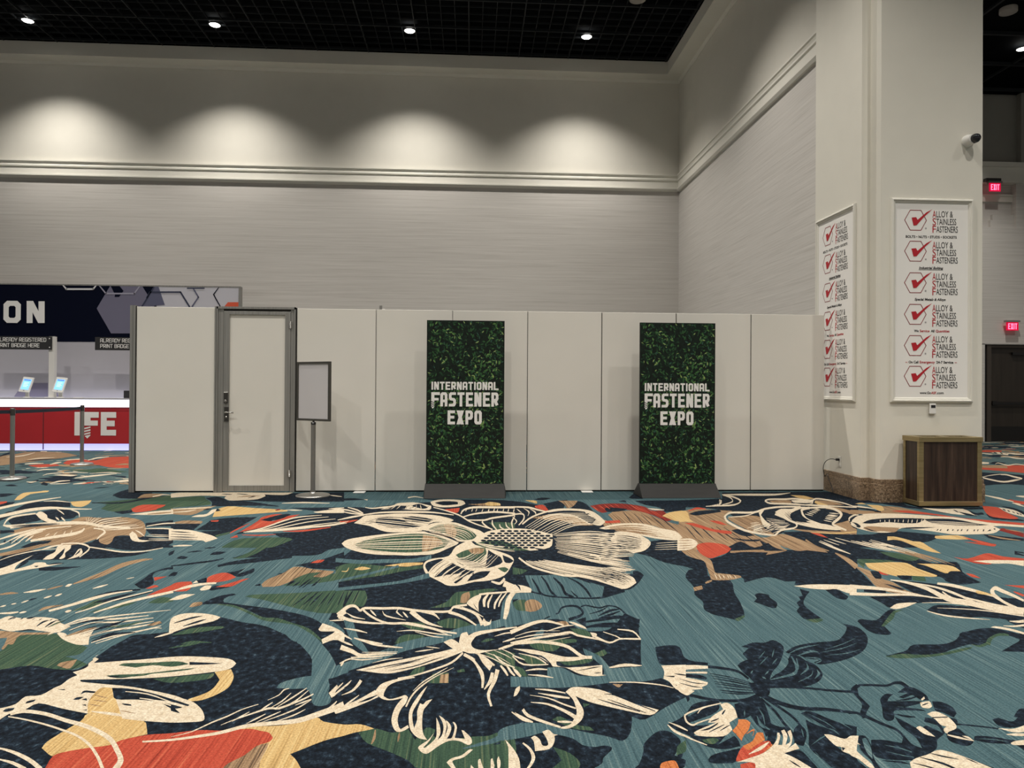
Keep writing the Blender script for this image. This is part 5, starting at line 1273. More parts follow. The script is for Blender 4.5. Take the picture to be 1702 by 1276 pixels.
2888,7085 2973,7136! 2887,6879! 2795,6882!
3738,6453! 3815,6112 3848,5886! 3855,5897! 3834,6141 3748,6467!
3558,4661! 3521,4515 3490,4355! 3550,4417! 3565,4560 3633,4737!
275,3239! 354,3199 415,3133 463,3091! 467,3106! 419,3148 357,3211 276,3242!
-3185,7147! -3008,7142 -2895,7104! -2915,7155! -3034,7204 -3199,7177!
-3019,6808! -2895,6778 -2783,6773! -2787,6783! -2911,6815 -3024,6820!
-3987,6259! -3956,6360 -4012,6587! -4029,6610! -4004,6427 -4013,6297!
4903,7647! 5258,7483 5378,7179 5685,7003! 5772,7109! 5475,7304 5339,7595 4936,7696!
g22
-2438,4262! -2421,4324 -2411,4387! -2415,4394! -2438,4348 -2443,4269!
n22
1339,2731! 1444,2809! 1447,2687 1474,2633 1434,2548! 1412,2563 1349,2624 1340,2684
694,4896! 701,4815 716,4730! 726,4755! 710,4836 697,4903!
767,5250! 824,5140 865,5068! 868,5078! 832,5171 769,5261!
-354,5609 -338,5738 -253,5838 -219,5819! -290,5606 -319,5423!
-752,7708! -573,7795 -394,7552! -462,7440 -604,7500
891,6645! 1147,6658 1346,6592! 1351,6614! 1156,6711 894,6671!
-1021,6397! -718,6612 -395,6687 -163,6489! -162,6497! -396,6704 -720,6630 -1023,6406!
-517,3559! -387,3614 -289,3663 -190,3741! -190,3743! -291,3676 -390,3627 -517,3562!
-386,3357! -355,3402 -252,3433! -292,3399 -351,3367
-494,3194! -451,3219 -418,3267! -420,3273! -458,3240 -495,3196!
621,3182! 684,3114 762,3039! 764,3044! 688,3124 622,3185!
-3292,5744! -3236,5768 -3194,5789! -3201,5803! -3263,5814 -3299,5757!
-1669,4248! -1615,4307 -1582,4374! -1585,4381! -1630,4340 -1674,4258!
-4461,7217! -4337,7275 -4133,7409! -4139,7419! -4360,7312 -4467,7227!
-2281,4204! -2224,4311 -2137,4362! -2139,4366! -2233,4325 -2284,4208!
o22
1141,2964! 1172,2962 1182,2934! 1149,2873 1109,2824 1085,2783! 1083,2833 1079,2868! 1120,2919
r22
1013,2610! 1065,2622 1072,2572! 1008,2575
T23
-1205,4922! -1038,4941 -870,4972! -878,5012! -1047,4980 -1215,4961!
1439,3002! 1468,2900 1482,2866! 1483,2868! 1473,2906 1440,3003!
1015,2784! 1043,2809 1086,2839! 1086,2844! 1044,2827 1015,2788!
b23
1856,6251! 1924,6249 1998,6273! 2001,6283! 1934,6285 1860,6262!
c23
15,2763! -20,2708 -58,2687 -61,2669 -45,2622! -60,2623 -84,2674! -66,2702 -28,2723 0,2764
123,3739! 165,3621 225,3557! 227,3567! 171,3641 126,3748!
-763,4458! -706,4368 -633,4338! -633,4345! -707,4397 -763,4468!
-628,4513! -602,4444 -574,4394! -573,4400! -598,4470 -626,4525!
-549,4493! -511,4380 -386,4310! -386,4317! -511,4409 -548,4498!
-315,4103! -206,4016 -148,4005! -148,4010! -205,4035 -314,4108!
-749,4103! -701,4038 -654,3991! -654,3999! -701,4069 -749,4124!
-22,3871! 34,4017 142,4091 274,4155! 275,4173! 141,4135 25,4083 -44,3944!
2789,7034! 2903,7118 3015,7237! 3020,7249! 2917,7157 2794,7048!
2899,4361! 2937,4271 3032,4219 3183,4185! 3187,4190! 3051,4244 2957,4298 2907,4373!
1532,2796! 1542,2754 1545,2730! 1534,2739 1509,2724! 1503,2669 1508,2595 1503,2559! 1485,2567 1478,2625 1464,2671
273,3164! 347,3134 412,3058 446,2997! 459,3028! 421,3084 351,3153 274,3170!
-2942,6683! -2835,6663 -2738,6669! -2742,6678! -2850,6699 -2947,6694!
-4119,6465! -4103,6490 -4113,6551! -4124,6567! -4142,6546 -4136,6489!
6349,8217! 6398,8038 6255,7705 6154,7580! 6178,7838
3536,6430! 3565,6320 3603,6227! 3611,6239! 3583,6348 3545,6445!
n23
1214,2682! 1284,2702 1291,2626 1291,2562! 1267,2577 1240,2643
-265,5276! -242,5420 -134,5732 -51,5631! -66,5567 -163,5358
861,6550! 1112,6523 1329,6435! 1334,6456! 1121,6577 864,6575!
554,7193! 707,7429 1019,7505! 1022,7529! 712,7508 554,7217!
-1002,6368! -703,6478 -386,6540 -146,6457! -146,6464! -388,6562 -706,6499 -1004,6377!
-1114,7368! -885,7373 -522,7097! -522,7108! -890,7415 -1116,7381!
-405,3542! -283,3590 -186,3673 -121,3731! -121,3733! -188,3686 -285,3603 -405,3545!
4657,6857! 4686,6884 4727,6934! 4734,6948! 4705,6922 4665,6873!
4749,6837! 4784,6869 4834,6934! 4840,6946! 4805,6915 4756,6852!
4807,6842! 4837,6871 4878,6924! 4884,6935! 4853,6907 4813,6855!
4848,6825! 4885,6863 4932,6924! 4937,6934! 4899,6896 4853,6837!
4941,6816! 4983,6860 5033,6924! 5036,6934! 4994,6890 4945,6827!
5015,6818! 5052,6856 5096,6915! 5099,6923! 5061,6885 5018,6827!
5102,6804! 5148,6855 5199,6921! 5200,6928! 5152,6877 5103,6811!
5153,6820! 5260,6919! 5213,6843!
-2231,4168! -2176,4263 -2101,4324! -2103,4328! -2184,4277 -2234,4172!
o23
1173,2846 1198,2845! 1182,2787! 1121,2741 1085,2711 1073,2743! 1129,2781
y23
3545,4799! 3578,4773 3591,4675! 3506,4726
T24
-1441,4938! -1274,4925 -1144,4952! -1161,5027! -1311,5065 -1478,5063!
1537,2973! 1563,2905 1579,2853! 1580,2855! 1568,2911 1539,2975!
1372,2872! 1357,2836 1348,2804! 1350,2805! 1364,2839 1373,2872!
b24
1823,6150! 1888,6156 1958,6181! 1961,6191! 1896,6185 1826,6161!
c24
4,2620! 7,2652! 22,2619!
48,3756! 84,3662 122,3584! 128,3601! 92,3688 51,3765!
-423,4256! -304,4190 -212,4134 -115,4034! -114,4043! -211,4155 -304,4211 -423,4263!
138,4010! 198,4048 257,4066! 258,4083! 198,4071 138,4015!
1684,6365! 1820,6391 1962,6432! 1964,6439! 1826,6414 1686,6374!
2799,6986! 2910,7066 3031,7196! 3035,7209! 2927,7113 2804,7000!
3009,4424! 3156,4392 3289,4342 3440,4236! 3456,4255! 3305,4362 3167,4407 3012,4428!
1114,3110! 1152,3124 1163,3068 1144,2982! 1092,2938! 1082,2876! 1024,2823 927,2831 914,2858! 943,2882 1036,2940! 1002,2942! 1038,2996 1110,3061!
1442,2821! 1469,2816 1506,2781 1544,2804 1577,2803! 1507,2692 1482,2632! 1466,2663 1447,2687 1459,2718 1443,2727 1440,2775
227,3089! 246,3027 307,2970 374,2921! 379,2937! 313,2993 255,3052 238,3108!
-2903,6614! -2800,6602 -2705,6609! -2709,6618! -2812,6631 -2908,6624!
-873,4276! -793,4202 -716,4095 -692,3965! -753,3991 -802,3933! -822,4001! -779,4098 -774,4131! -850,4134 -875,4170!
-771,4333! -776,4418 -763,4456! -781,4511! -804,4471 -799,4362!
6762,8497! 6712,8353 6706,8263! 6742,8305! 6786,8439 6787,8526!
3621,6373! 3644,6273 3681,6197! 3689,6209! 3667,6309 3630,6388!
n24
-200,5331! -128,5476 -66,5536 29,5441! 21,5352 -33,5325 -82,5132 -104,5106 -119,5133! -85,5270 -64,5384!
846,6447! 1074,6381 1333,6259! 1338,6279! 1085,6439 849,6471!
943,6881! 1210,6923 1396,6820! 1344,6680 1153,6594 937,6691
573,7111! 745,7320 1037,7427! 1040,7451! 751,7410 573,7135!
-1008,6340! -693,6386 -380,6441 -143,6443! -144,6451! -382,6460 -695,6405 -1010,6349!
-1086,7424! -861,7433 -526,7199! -526,7210! -865,7475 -1088,7437!
-424,3575! -337,3621 -259,3671! -260,3674! -339,3634 -424,3577!
4681,6845! 4709,6871 4750,6922! 4757,6936! 4729,6911 4688,6861!
4888,6827! 4926,6866 4973,6926! 4977,6937! 4939,6898 4893,6838!
5049,6814! 5093,6863 5140,6924! 5142,6931! 5097,6882 5051,6823!
5311,6944! 5352,6969! 5274,6867!
6306,8098! 6258,8010 6255,7973! 6270,7991! 6320,8081 6325,8120!
-2187,4131! -2133,4221 -2061,4292! -2063,4296! -2138,4229 -2189,4135!
o24
1127,2837! 1165,2863 1145,2822! 1147,2821! 1176,2881 1128,2842!
1145,2700! 1186,2733 1197,2753! 1196,2754! 1185,2743 1145,2702!
c25
180,3919! 216,3935 252,3967! 251,3983! 215,3962 180,3925!
1655,6277! 1800,6297 1950,6332! 1952,6339! 1806,6319 1657,6285!
2807,6935! 2921,7020 3051,7158! 3056,7171! 2935,7060 2811,6948!
986,3025! 1012,3061 1040,3081! 1041,3085! 1012,3069 985,3029!
857,2840! 893,2794 934,2754! 937,2760! 898,2805 861,2846!
1004,2625! 1061,2651 1131,2686 1190,2738 1234,2793 1256,2842! 1265,2842! 1254,2809 1217,2745! 1233,2744! 1266,2808 1280,2859! 1297,2867! 1287,2815 1246,2743! 1280,2774 1302,2849! 1322,2865! 1307,2815 1273,2750 1239,2712! 1293,2757! 1289,2714! 1214,2682! 1240,2643 1267,2577 1275,2562! 1068,2572 1070,2614 1036,2627
181,3072! 223,2994 265,2972! 267,2980! 229,3013 184,3080!
369,2973! 400,2964 433,2967! 434,2976! 403,2986 371,2984!
297,2893! 324,2909 341,2874 358,2865! 343,2857! 337,2808 311,2754 254,2741! 256,2812 247,2845! 265,2861 282,2827 286,2786 301,2778 311,2793 308,2842
235,4044! 375,4200 461,4240 550,4173! 555,4198! 467,4285 375,4258 230,4107!
-840,4317! -796,4311 -755,4320! -758,4335! -801,4338 -841,4325!
3682,6330! 3699,6243 3733,6186! 3741,6198! 3725,6285 3691,6345!
6758,8511! 6754,8439 6793,8420! 6822,8455! 6826,8527 6787,8546!
46,3756! 126,3667 189,3571! 190,3574! 129,3679 47,3761!
n25
-24,5157! 21,5352 91,5439 153,5437! 103,5263
816,6357! 1042,6261 1309,6120! 1313,6139! 1052,6312 820,6380!
1010,6598! 1249,6591 1297,6545! 1181,6483
604,7037! 786,7213 1096,7352! 1099,7376! 792,7297 605,7061!
1244,6997! 1381,7019 1538,6989 1527,6914! 1311,6920
-992,6309! -680,6270 -373,6315 -160,6418! -161,6426! -374,6333 -682,6288 -993,6318!
-1097,7472! -838,7489 -480,7259! -480,7270! -842,7532 -1099,7486!
1017,2947! 1039,2957 1061,2974! 1062,2979! 1041,2969 1018,2954!
1090,3009! 1104,3030 1118,3053! 1117,3057! 1101,3038 1087,3017!
1461,2718! 1471,2709! 1448,2687!
6293,8007! 6248,7929 6246,7900! 6261,7917! 6307,7996 6311,8028!
-2136,4091! -2083,4169 -2019,4253! -2021,4257! -2089,4180 -2138,4094!
c26
150,5130! 200,5062 230,5094 258,5213! 247,5247! 220,5149 204,5129 155,5172!
1629,6200! 1771,6213 1919,6241! 1921,6249! 1777,6236 1631,6208!
2816,6912! 2927,7000 3077,7154! 3081,7166! 2938,7029 2821,6926!
1073,2679! 1138,2713 1191,2767! 1191,2773! 1140,2736 1073,2682!
825,2930! 837,2861 883,2811! 888,2822! 848,2878 828,2933!
233,3869! 347,3901 455,3871 528,3809 579,3677 632,3659! 641,3701! 592,3716 541,3851 463,3918 350,3944 234,3906!
195,3069! 224,3014 265,2975! 268,2983! 230,3030 196,3072!
209,2801! 231,2751 237,2695 226,2650 210,2615! 215,2606! 234,2640 251,2696 240,2763 214,2810!
439,4079! 550,4155 612,4178! 614,4188! 551,4180 439,4089!
3747,6294! 3761,6218 3793,6171! 3801,6182! 3788,6259 3756,6309!
n26
154,6154! 202,6002 249,5892 259,5719! 213,5590 171,5528 107,5499! 128,5723
787,6278! 1013,6148 1272,6006! 1276,6024! 1023,6204 790,6301!
616,6933! 831,7110 1155,7272! 1158,7295! 835,7162 617,6956!
-1003,6283! -668,6154 -365,6190 -162,6391! -162,6398! -366,6205 -669,6170 -1004,6291!
-1069,7545! -806,7565 -415,7344! -416,7356! -810,7613 -1071,7559!
945,2873! 991,2898 1045,2940! 1034,2922 985,2880
1209,2628! 1216,2600 1228,2577! 1231,2580! 1223,2608 1211,2632!
6285,7920! 6247,7851 6233,7808! 6248,7825! 6287,7895 6303,7940!
-2090,4057! -2038,4124 -1979,4225! -1981,4229! -2047,4138 -2093,4060!
b27
-2253,4101! -2198,4167 -2158,4249! -2164,4259! -2223,4207 -2259,4111!
c27
228,5016! 250,5175! 277,5119 317,5039 309,4912! 269,4976
1604,6118! 1740,6126 1880,6144! 1883,6151! 1745,6144 1606,6126!
2836,6867! 2935,6939 3104,7117! 3108,7129! 2950,6982 2841,6880!
2921,7285! 2974,7293 3038,7328! 3044,7342! 2990,7334 2927,7300!
836,2952! 868,2904 893,2872! 897,2879! 876,2919 837,2955!
230,3819! 338,3800 440,3731 499,3693 574,3690 637,3680! 534,3636 444,3633! 443,3579 501,3551 671,3576! 649,3456! 667,3449! 605,3439 536,3473 481,3551 421,3567 413,3594 356,3705 282,3780
697,3982! 766,3876 835,3932 954,3938! 958,3954! 839,3954 772,3903 707,4012!
g27
211,5527! 268,5556 296,5493! 260,5403
-2100,4246! -1994,4267 -1944,4348! -1950,4359! -2011,4300 -2105,4257!
n27
269,5963! 323,5854 351,5750! 314,5684 275,5719
752,6183! 978,6016 1271,5844! 1275,5860! 988,6070 755,6205!
1030,7518 1087,7459 1130,7317! 943,7186 770,7034 695,6986! 866,7241
-990,6257! -658,6067 -359,6095 -146,6390! -147,6397! -360,6108 -659,6080 -991,6265!
-1042,7598! -783,7630 -419,7438! -420,7449! -786,7662 -1044,7613!
978,2857! 1020,2885 1064,2919! 1064,2923! 1021,2894 978,2861!
6278,7846! 6228,7767 6221,7732! 6236,7749! 6286,7829 6295,7866!
c28
2836,6813! 2944,6895 3113,7071! 3117,7083! 2958,6934 2841,6826!
258,3749! 342,3681 387,3602! 391,3614! 347,3702 259,3755!
278,3517! 335,3526 385,3523! 387,3536! 336,3550 278,3525!
284,3467! 346,3445 404,3426! 405,3433! 350,3467 285,3474!
765,4058! 836,3955 776,3903 724,3952 644,3995! 640,3973! 718,3929 772,3878 844,3965 768,4068!
g28
-123,5975! -56,6122 49,6235 129,6233! 133,6003 70,5725 13,5760 -69,5797
-1036,6397! -909,6650 -645,6827 -453,6845 -302,6724 -190,6499! -236,6253 -360,6102 -573,6071 -792,6115 -939,6234
n28
732,6104! 951,5913 1227,5745! 1231,5762! 961,5965 736,6125!
798,6428! 1023,6380 1375,6287! 1267,6209 916,6279
851,6789! 1211,6926 1484,6741! 1487,6751! 1218,6968 852,6801!
584,7372! 922,7897 1334,7842! 1336,7853! 926,7940 584,7383!
-1019,7652! -760,7687 -381,7507! -381,7519! -763,7720 -1021,7667!
1028,2867! 1058,2890 1090,2918! 1090,2921! 1059,2899 1029,2872!
525,3503! 623,3539 662,3556! 662,3558! 625,3552 525,3506!
6274,7797! 6229,7724 6217,7688! 6232,7704! 6278,7778 6291,7816!
b29
1344,7063! 1566,7163 1773,7182! 1778,7201! 1580,7231 1347,7085!
c29
-1155,7446! -881,7228 -503,7041! -504,7055! -886,7278 -1157,7464!
2853,6783! 2952,6860 3135,7048! 3140,7060! 2964,6893 2858,6796!
2888,7189! 2950,7212 3020,7252! 3025,7265! 2962,7243 2894,7204!
221,3705! 272,3589 397,3588! 399,3601! 276,3610 225,3716!
856,4094! 935,4052 951,3925! 958,3937! 944,4077 860,4111!
689,4057! 721,4039 721,4006! 692,3974!
g29
-418,7065! -329,7298 -174,7321 -26,7055 62,6760! 14,6580 -108,6584 -260,6864
n29
557,6208! 699,5899 838,5693 986,5475! 990,5489! 847,5735 708,5944 560,6229!
825,6723! 1192,6815 1472,6621! 1474,6630! 1197,6846 826,6734!
624,7328! 940,7814 1292,7780! 1294,7792! 942,7842 624,7339!
-1005,7699! -739,7739 -371,7581! -371,7594! -742,7772 -1007,7714!
612,3475! 629,3472 648,3479! 648,3482! 631,3484 612,3477!
b30
-452,6821! -298,6633 -242,6416! -362,6139 -412,6103! -440,6506
1386,7037! 1586,7063 1757,7026! 1762,7044! 1598,7114 1390,7058!
c30
-1151,7489! -866,7293 -516,7114! -517,7128! -871,7339 -1153,7506!
2867,7125! 2927,7148 2996,7197! 3001,7210! 2942,7188 2873,7140!
2917,6651! 3078,6883 3247,6981 3385,7185 3455,7450 3457,7891! 3396,7772! 3402,7356 3362,7173 3279,7062 3107,6964 2933,6716!
223,3720! 252,3682 283,3656! 284,3663! 256,3702 225,3730!
213,3560! 225,3491 244,3440! 252,3456! 238,3517 216,3565!
836,3944! 894,3930 954,3926! 956,3936! 899,3952 840,3960!
224,3892! 352,3955 471,3996 569,4042 607,3994 692,3945! 698,3970! 615,4026 575,4082 473,4035 353,3987 223,3917!
g30
41,6408! 173,6532 311,6485 433,6233 513,6113! 295,6139 121,6242
n30
619,6157! 781,5897 911,5735 1074,5542! 1078,5557! 920,5776 790,5941 622,6178!
846,6619! 1157,6615 1435,6424! 1438,6432! 1162,6644 847,6630!
638,7187! 966,7676 1341,7673! 1343,7684! 969,7704 638,7197!
b31
-22,6159! 40,6235 120,6193! 100,6041 22,6007
-278,7323! -194,7321 -135,6957 -148,6674! -219,6815
1382,7011! 1597,6982 1778,6910! 1783,6928! 1612,7047 1386,7033!
c31
2841,7009! 2889,7034 2949,7089! 2953,7101! 2905,7076 2846,7023!
3176,7474! 3165,7111 3319,7217! 3324,7229! 3183,7148 3183,7488!
253,4005! 365,4081 519,4087! 519,4092! 365,4097 253,4010!
80,3776! 151,3695 206,3608! 207,3611! 153,3704 81,3781!
n31
673,6125! 876,5893 997,5781 1184,5621! 1188,5636! 1007,5826 885,5940 676,6146!
840,6553! 1137,6501 1416,6310! 1419,6319! 1142,6528 841,6564!
654,7146! 976,7614 1333,7631! 1335,7642! 980,7654 654,7156!
279,3748! 370,3694 412,3589! 415,3597! 375,3715 280,3754!
b32
1426,6966! 1618,6855 1778,6728! 1783,6745! 1635,6921 1431,6987!
-421,6987! -223,7253 -40,7029! -39,7038! -225,7282 -422,6997!
c32
-163,5862! -53,5848 35,6063! 34,6073! -55,5882 -163,5875!
49,6429! 211,6298 369,6231! 369,6241! 213,6330 49,6441!
2821,6937! 2865,6967 2918,7021! 2922,7033! 2878,7003 2826,6951!
3119,7312! 3144,7063 3285,7168! 3290,7181! 3160,7097 3127,7327!
244,3959! 368,4017 529,4050! 530,4055! 369,4036 244,3965!
126,3802! 182,3730 217,3676! 218,3679! 184,3741 127,3806!
n32
728,6084! 944,5891 1060,5817 1248,5696! 1252,5712! 1069,5861 954,5937 731,6105!
668,7007! 1003,7482 1338,7528! 1339,7538! 1006,7513 668,7017!
25,3670! 57,3559 70,3496! 74,3500! 69,3578 31,3684!
b33
1428,6950! 1632,6800 1769,6645! 1774,6661! 1644,6842 1433,6971!
-380,6962! -219,7113 -49,6912! -49,6920! -220,7139 -381,6972!
c33
-147,5807! -28,5804 69,6064! 67,6074! -30,5841 -147,5819!
-1141,7560! -840,7407 -446,7194! -447,7208! -845,7456 -1143,7579!
56,6411! 211,6275 386,6187! 386,6196! 212,6299 57,6422!
3070,7168! 3125,7022 3250,7122! 3255,7134! 3140,7053 3077,7183!
3211,7568! 3277,7477 3347,7400! 3352,7410! 3289,7501 3217,7580!
251,3929! 371,3971 564,4027! 564,4032! 372,3983 251,3935!
164,3822! 208,3759 235,3718! 236,3721! 211,3772 165,3826!
n33
415,5738! 573,5597 862,5372 1031,5073! 1035,5087! 870,5407 579,5637 417,5759!
689,6964! 1015,7416 1347,7480! 1349,7490! 1018,7451 689,6974!
2790,6978! 2927,7116 3037,7220! 3040,7230! 2936,7141 2793,6988!
b34
1407,7125! 1627,7201 1824,7070! 1827,7081! 1636,7237 1409,7138!
-376,6893! -214,6954 -58,6780! -57,6788! -215,6985 -377,6903!
c34
-127,5765! -9,5775 75,6014! 74,6024! -11,5806 -128,5777!
-1105,7595! -823,7488 -436,7267! -437,7281! -827,7525 -1107,7613!
65,6382! 209,6222 379,6120! 380,6129! 211,6245 66,6394!
3001,6947! 3098,6959 3213,7067! 3218,7079! 3111,6990 3007,6961!
3180,7457! 3250,7399 3325,7355! 3329,7365! 3261,7424 3186,7469!
238,3879! 375,3898 569,3985! 569,3989! 376,3914 238,3884!
n34
465,5723! 627,5582 878,5366 1064,5107! 1068,5121! 889,5412 635,5634 467,5744!
706,6872! 1034,7318 1353,7404! 1355,7414! 1037,7348 707,6882!
2793,6945! 2932,7074 3058,7204! 3061,7213! 2942,7104 2797,6955!
b35
1403,7077! 1639,7092 1855,6937! 1858,6948! 1647,7123 1405,7090!
-360,6861! -211,6859 -74,6709! -73,6717! -211,6884 -360,6872!
c35
-97,5701! 20,5728 115,6012! 114,6021! 18,5753 -98,5713!
-1086,7676! -791,7621 -397,7387! -398,7402! -795,7668 -1089,7695!
2949,6782! 3078,6911 3178,7019! 3183,7031! 3088,6939 2953,6795!
3151,7348! 3236,7303 3333,7288! 3338,7298! 3254,7343 3157,7359!
n35
510,5715! 691,5573 899,5366 1093,5159! 1097,5174! 909,5410 699,5622 513,5736!
733,6797! 1053,7223 1334,7322! 1335,7332! 1056,7249 734,6806!
b36
649,7644! 920,7885 1138,7817 1194,7455 1264,7230! 1107,7234 979,7460 775,7581
1433,7026! 1653,6943 1848,6799! 1851,6809! 1662,6976 1436,7038!
-334,6811! -207,6709 -95,6595! -95,6602! -206,6733 -334,6821!
c36
-73,5659! 41,5689 141,6007! 139,6015! 38,5722 -74,5670!
-1056,7741! -766,7738 -319,7456! -320,7471! -769,7778 -1059,7760!
3118,7249! 3212,7236 3313,7238! 3317,7248! 3223,7262 3123,7261!
n36
562,5704! 760,5562 922,5366 1135,5204! 1139,5219! 932,5408 769,5609 565,5725!
b37
1454,6994! 1662,6862 1856,6712! 1859,6722! 1669,6889 1457,7006!
c37
548,7127! 861,7823 1273,7938! 1275,7955! 864,7864 547,7141!
-65,5605! 63,5652 163,5980! 162,5989! 60,5682 -66,5616!
-1099,6487! -740,6813 -406,6852 -133,6491! -132,6504! -407,6881 -744,6843 -1102,6502!
-1030,7801! -742,7833 -303,7551! -303,7567! -747,7885 -1033,7820!
80,6355! 207,6182 378,6074! 379,6083! 210,6216 81,6366!
3483,7960! 3645,8163 3766,8160 3906,8301 4005,8299! 3642,7891 3471,7518 3461,7401 3571,7284 3706,7225 3737,6957! 3648,6908 3492,7015 3387,7288 3412,7641
n37
596,5698! 810,5552 938,5363 1156,5241! 1160,5256! 949,5410 819,5602 599,5719!
2812,6903! 2941,7009 3079,7165! 3082,7174! 2952,7041 2815,6913!
c38
796,6781! 1157,6904 1387,6782! 1390,6795! 1163,6941 797,6796!
576,7100! 881,7756 1287,7873! 1290,7890! 884,7800 575,7114!
-50,5565! 81,5623 182,5963! 181,5971! 78,5651 -50,5576!
-1092,6458! -729,6711 -399,6747 -151,6498! -151,6511! -400,6774 -732,6738 -1095,6472!
-1183,7838! -980,7975 -643,7983 -417,7966 -187,7821! -187,7871! -420,8057 -654,8115 -993,8072 -1194,7900!
4059,8311! 3948,8246 3757,7933 3582,7442 3588,7216 3621,7066! 3680,7168! 3664,7350 3674,7588 3814,7974 3878,8070 3982,8143!
n38
548,6229! 657,6147 783,5955 822,5742! 743,5779 622,6071
1088,5873! 1326,5902! 1288,5693! 1069,5768!
2814,6860! 2948,6964 3085,7125! 3088,7133! 2958,6991 2817,6870!
c39
788,6726! 1140,6804 1396,6662! 1399,6674! 1148,6850 790,6740!
589,7037! 900,7684 1302,7806! 1305,7823! 904,7737 589,7051!
-13,5516! 107,5575 217,5956! 215,5964! 104,5609 -14,5526!
-1115,6406! -714,6580 -391,6613 -144,6470! -144,6482! -393,6644 -718,6611 -1118,6421!
-1226,8346! -1132,8260 -1022,8314 -911,8383 -873,8578 -760,8666! -765,8711! -883,8652 -926,8481 -1036,8412 -1142,8330 -1232,8388!
-681,8206! -686,8389 -695,8588! -697,8591! -693,8400 -684,8210!
-622,8208! -633,8377 -648,8553! -650,8553! -638,8377 -624,8208!
-566,8230! -582,8396 -604,8559! -605,8556! -589,8383 -568,8226!
3992,8169! 4198,8189 4223,8009 4154,7784 4046,7618 3819,7315 3735,7122 3728,6868! 3774,6942! 3793,7214 3801,7241 4012,7513 4215,7843 4310,8152 4271,8327 4047,8283!
n39
424,5754! 650,5550 909,5418! 819,5390 570,5553
823,6498! 1119,6398 1402,6210! 1405,6218! 1125,6432 824,6508!
2821,6825! 2954,6918 3094,7091! 3097,7100! 2965,6948 2824,6835!
c40
614,7002! 919,7614 1330,7746! 1332,7763! 924,7676 613,7017!
2,5476! 125,5545 244,5964! 242,5972! 121,5578 1,5487!
-1061,6389! -700,6455 -383,6485 -135,6447! -135,6459! -385,6524 -705,6494 -1063,6403!
-447,7018! -277,7304 -18,7088 56,6728! 58,6735! -16,7114 -278,7334 -449,7031!
-915,8224! -890,8375 -870,8560! -872,8571! -898,8414 -917,8236!
-755,8216! -750,8398 -749,8601! -751,8608! -757,8417 -758,8224!
-1446,8066! -1309,7928 -1167,7868! -1175,7931! -1320,8004 -1455,8131!
-1338,8974! -1287,8974! -1278,8869!
3763,7811! 3772,7739 3793,7692! 3803,7710! 3795,7783 3775,7832!
3786,7432! 3800,7372 3828,7340! 3838,7356! 3825,7417 3797,7452!
4051,7386! 4133,7533 4279,7700 4330,7714! 4366,7777! 4324,7792 4152,7592 4040,7387!
n40
809,6410! 1093,6250 1367,6065! 1369,6072! 1098,6273 811,6420!
3989,8588! 4090,8475 4221,8584! 4231,8607! 4134,8566 4000,8612!
2827,6777! 2962,6859 3105,7045! 3108,7053! 2973,6890 2830,6787!
c41
659,6976! 946,7529 1329,7652! 1331,7669! 950,7582 659,6990!
-194,5844! -139,5690 -54,5526 28,5444 148,5454 274,5605! 270,5698! 146,5540 30,5526 -47,5605 -129,5771 -182,5928!
-1098,6362! -693,6387 -379,6416 -139,6435! -139,6448! -380,6440 -696,6412 -1101,6377!
-432,7011! -274,7235 -37,7030 41,6694! 42,6702! -35,7056 -276,7265 -434,7024!
-853,8222! -835,8376 -823,8560! -826,8570! -844,8409 -855,8232!
-1427,8350! -1292,8151 -1190,7935! -1193,7991! -1300,8239 -1432,8391!
3827,7893! 3828,7819 3849,7783! 3859,7801! 3859,7877 3838,7915!
3854,7536! 3867,7469 3906,7450! 3916,7467! 3904,7536 3866,7557!
4016,7315! 3973,7181 3961,7095! 3980,7122! 4023,7254 4035,7343!
n41
811,6333! 1073,6132 1324,5965! 1326,5972! 1077,6155 812,6343!
1015,6533! 1221,6443 1540,6442! 1542,6451! 1225,6465 1016,6544!
b42
1483,6945! 1673,6749 1892,6572! 1895,6581! 1681,6776 1486,6957!
c42
805,6695! 1131,6750 1359,6614! 1362,6626! 1137,6784 807,6710!
693,6931! 971,7448 1350,7571! 1353,7587! 975,7494 693,6946!
-316,5381! -279,5583 -211,5780! -213,5791! -285,5607 -319,5389!
-1074,6338! -683,6291 -373,6318 -139,6419! -139,6432! -375,6343 -685,6317 -1076,6352!
-430,6977! -271,7142 -62,6951 16,6666! 17,6675! -60,6982 -272,7177 -432,6990!
-1593,8249! -1404,8151 -1195,7900! -1201,7962! -1418,8244 -1600,8290!
873,7976! 1062,8101 1285,8032 1375,7750! 1389,7809! 1301,8115 1073,8192 880,8055!
3895,7979! 3896,7902 3914,7857! 3924,7876! 3924,7954 3907,8002!
3907,7625! 3930,7559 3974,7534! 3984,7552! 3962,7619 3918,7646!
n42
793,6251! 1048,5988 1294,5825! 1295,5832! 1052,6008 794,6260!
c43
693,6857! 988,7391 1309,7498! 1311,7513! 992,7433 694,6871!
-280,5340! -238,5529 -176,5709! -177,5720! -244,5554 -283,5348!
-1043,6307! -672,6196 -367,6221 -127,6413! -127,6425! -370,6256 -676,6231 -1045,6321!
-419,6968! -269,7089 -78,6906 -1,6650! 1,6659! -76,6930 -270,7116 -420,6982!
-1394,7556! -1268,7694 -1161,7837! -1172,7898! -1289,7801 -1402,7590!
3955,8049! 3954,7977 3968,7932! 3979,7951! 3981,8025 3967,8072!
3966,7710! 3990,7646 4041,7630! 4051,7648! 4028,7715 3977,7732!
n43
795,6196! 1034,5913 1293,5744! 1295,5751! 1040,5937 797,6206!
983,6442! 1202,6345 1519,6371! 1521,6380! 1209,6379 985,6453!
c44
808,6628! 1112,6633 1353,6482! 1356,6493! 1119,6677 809,6643!
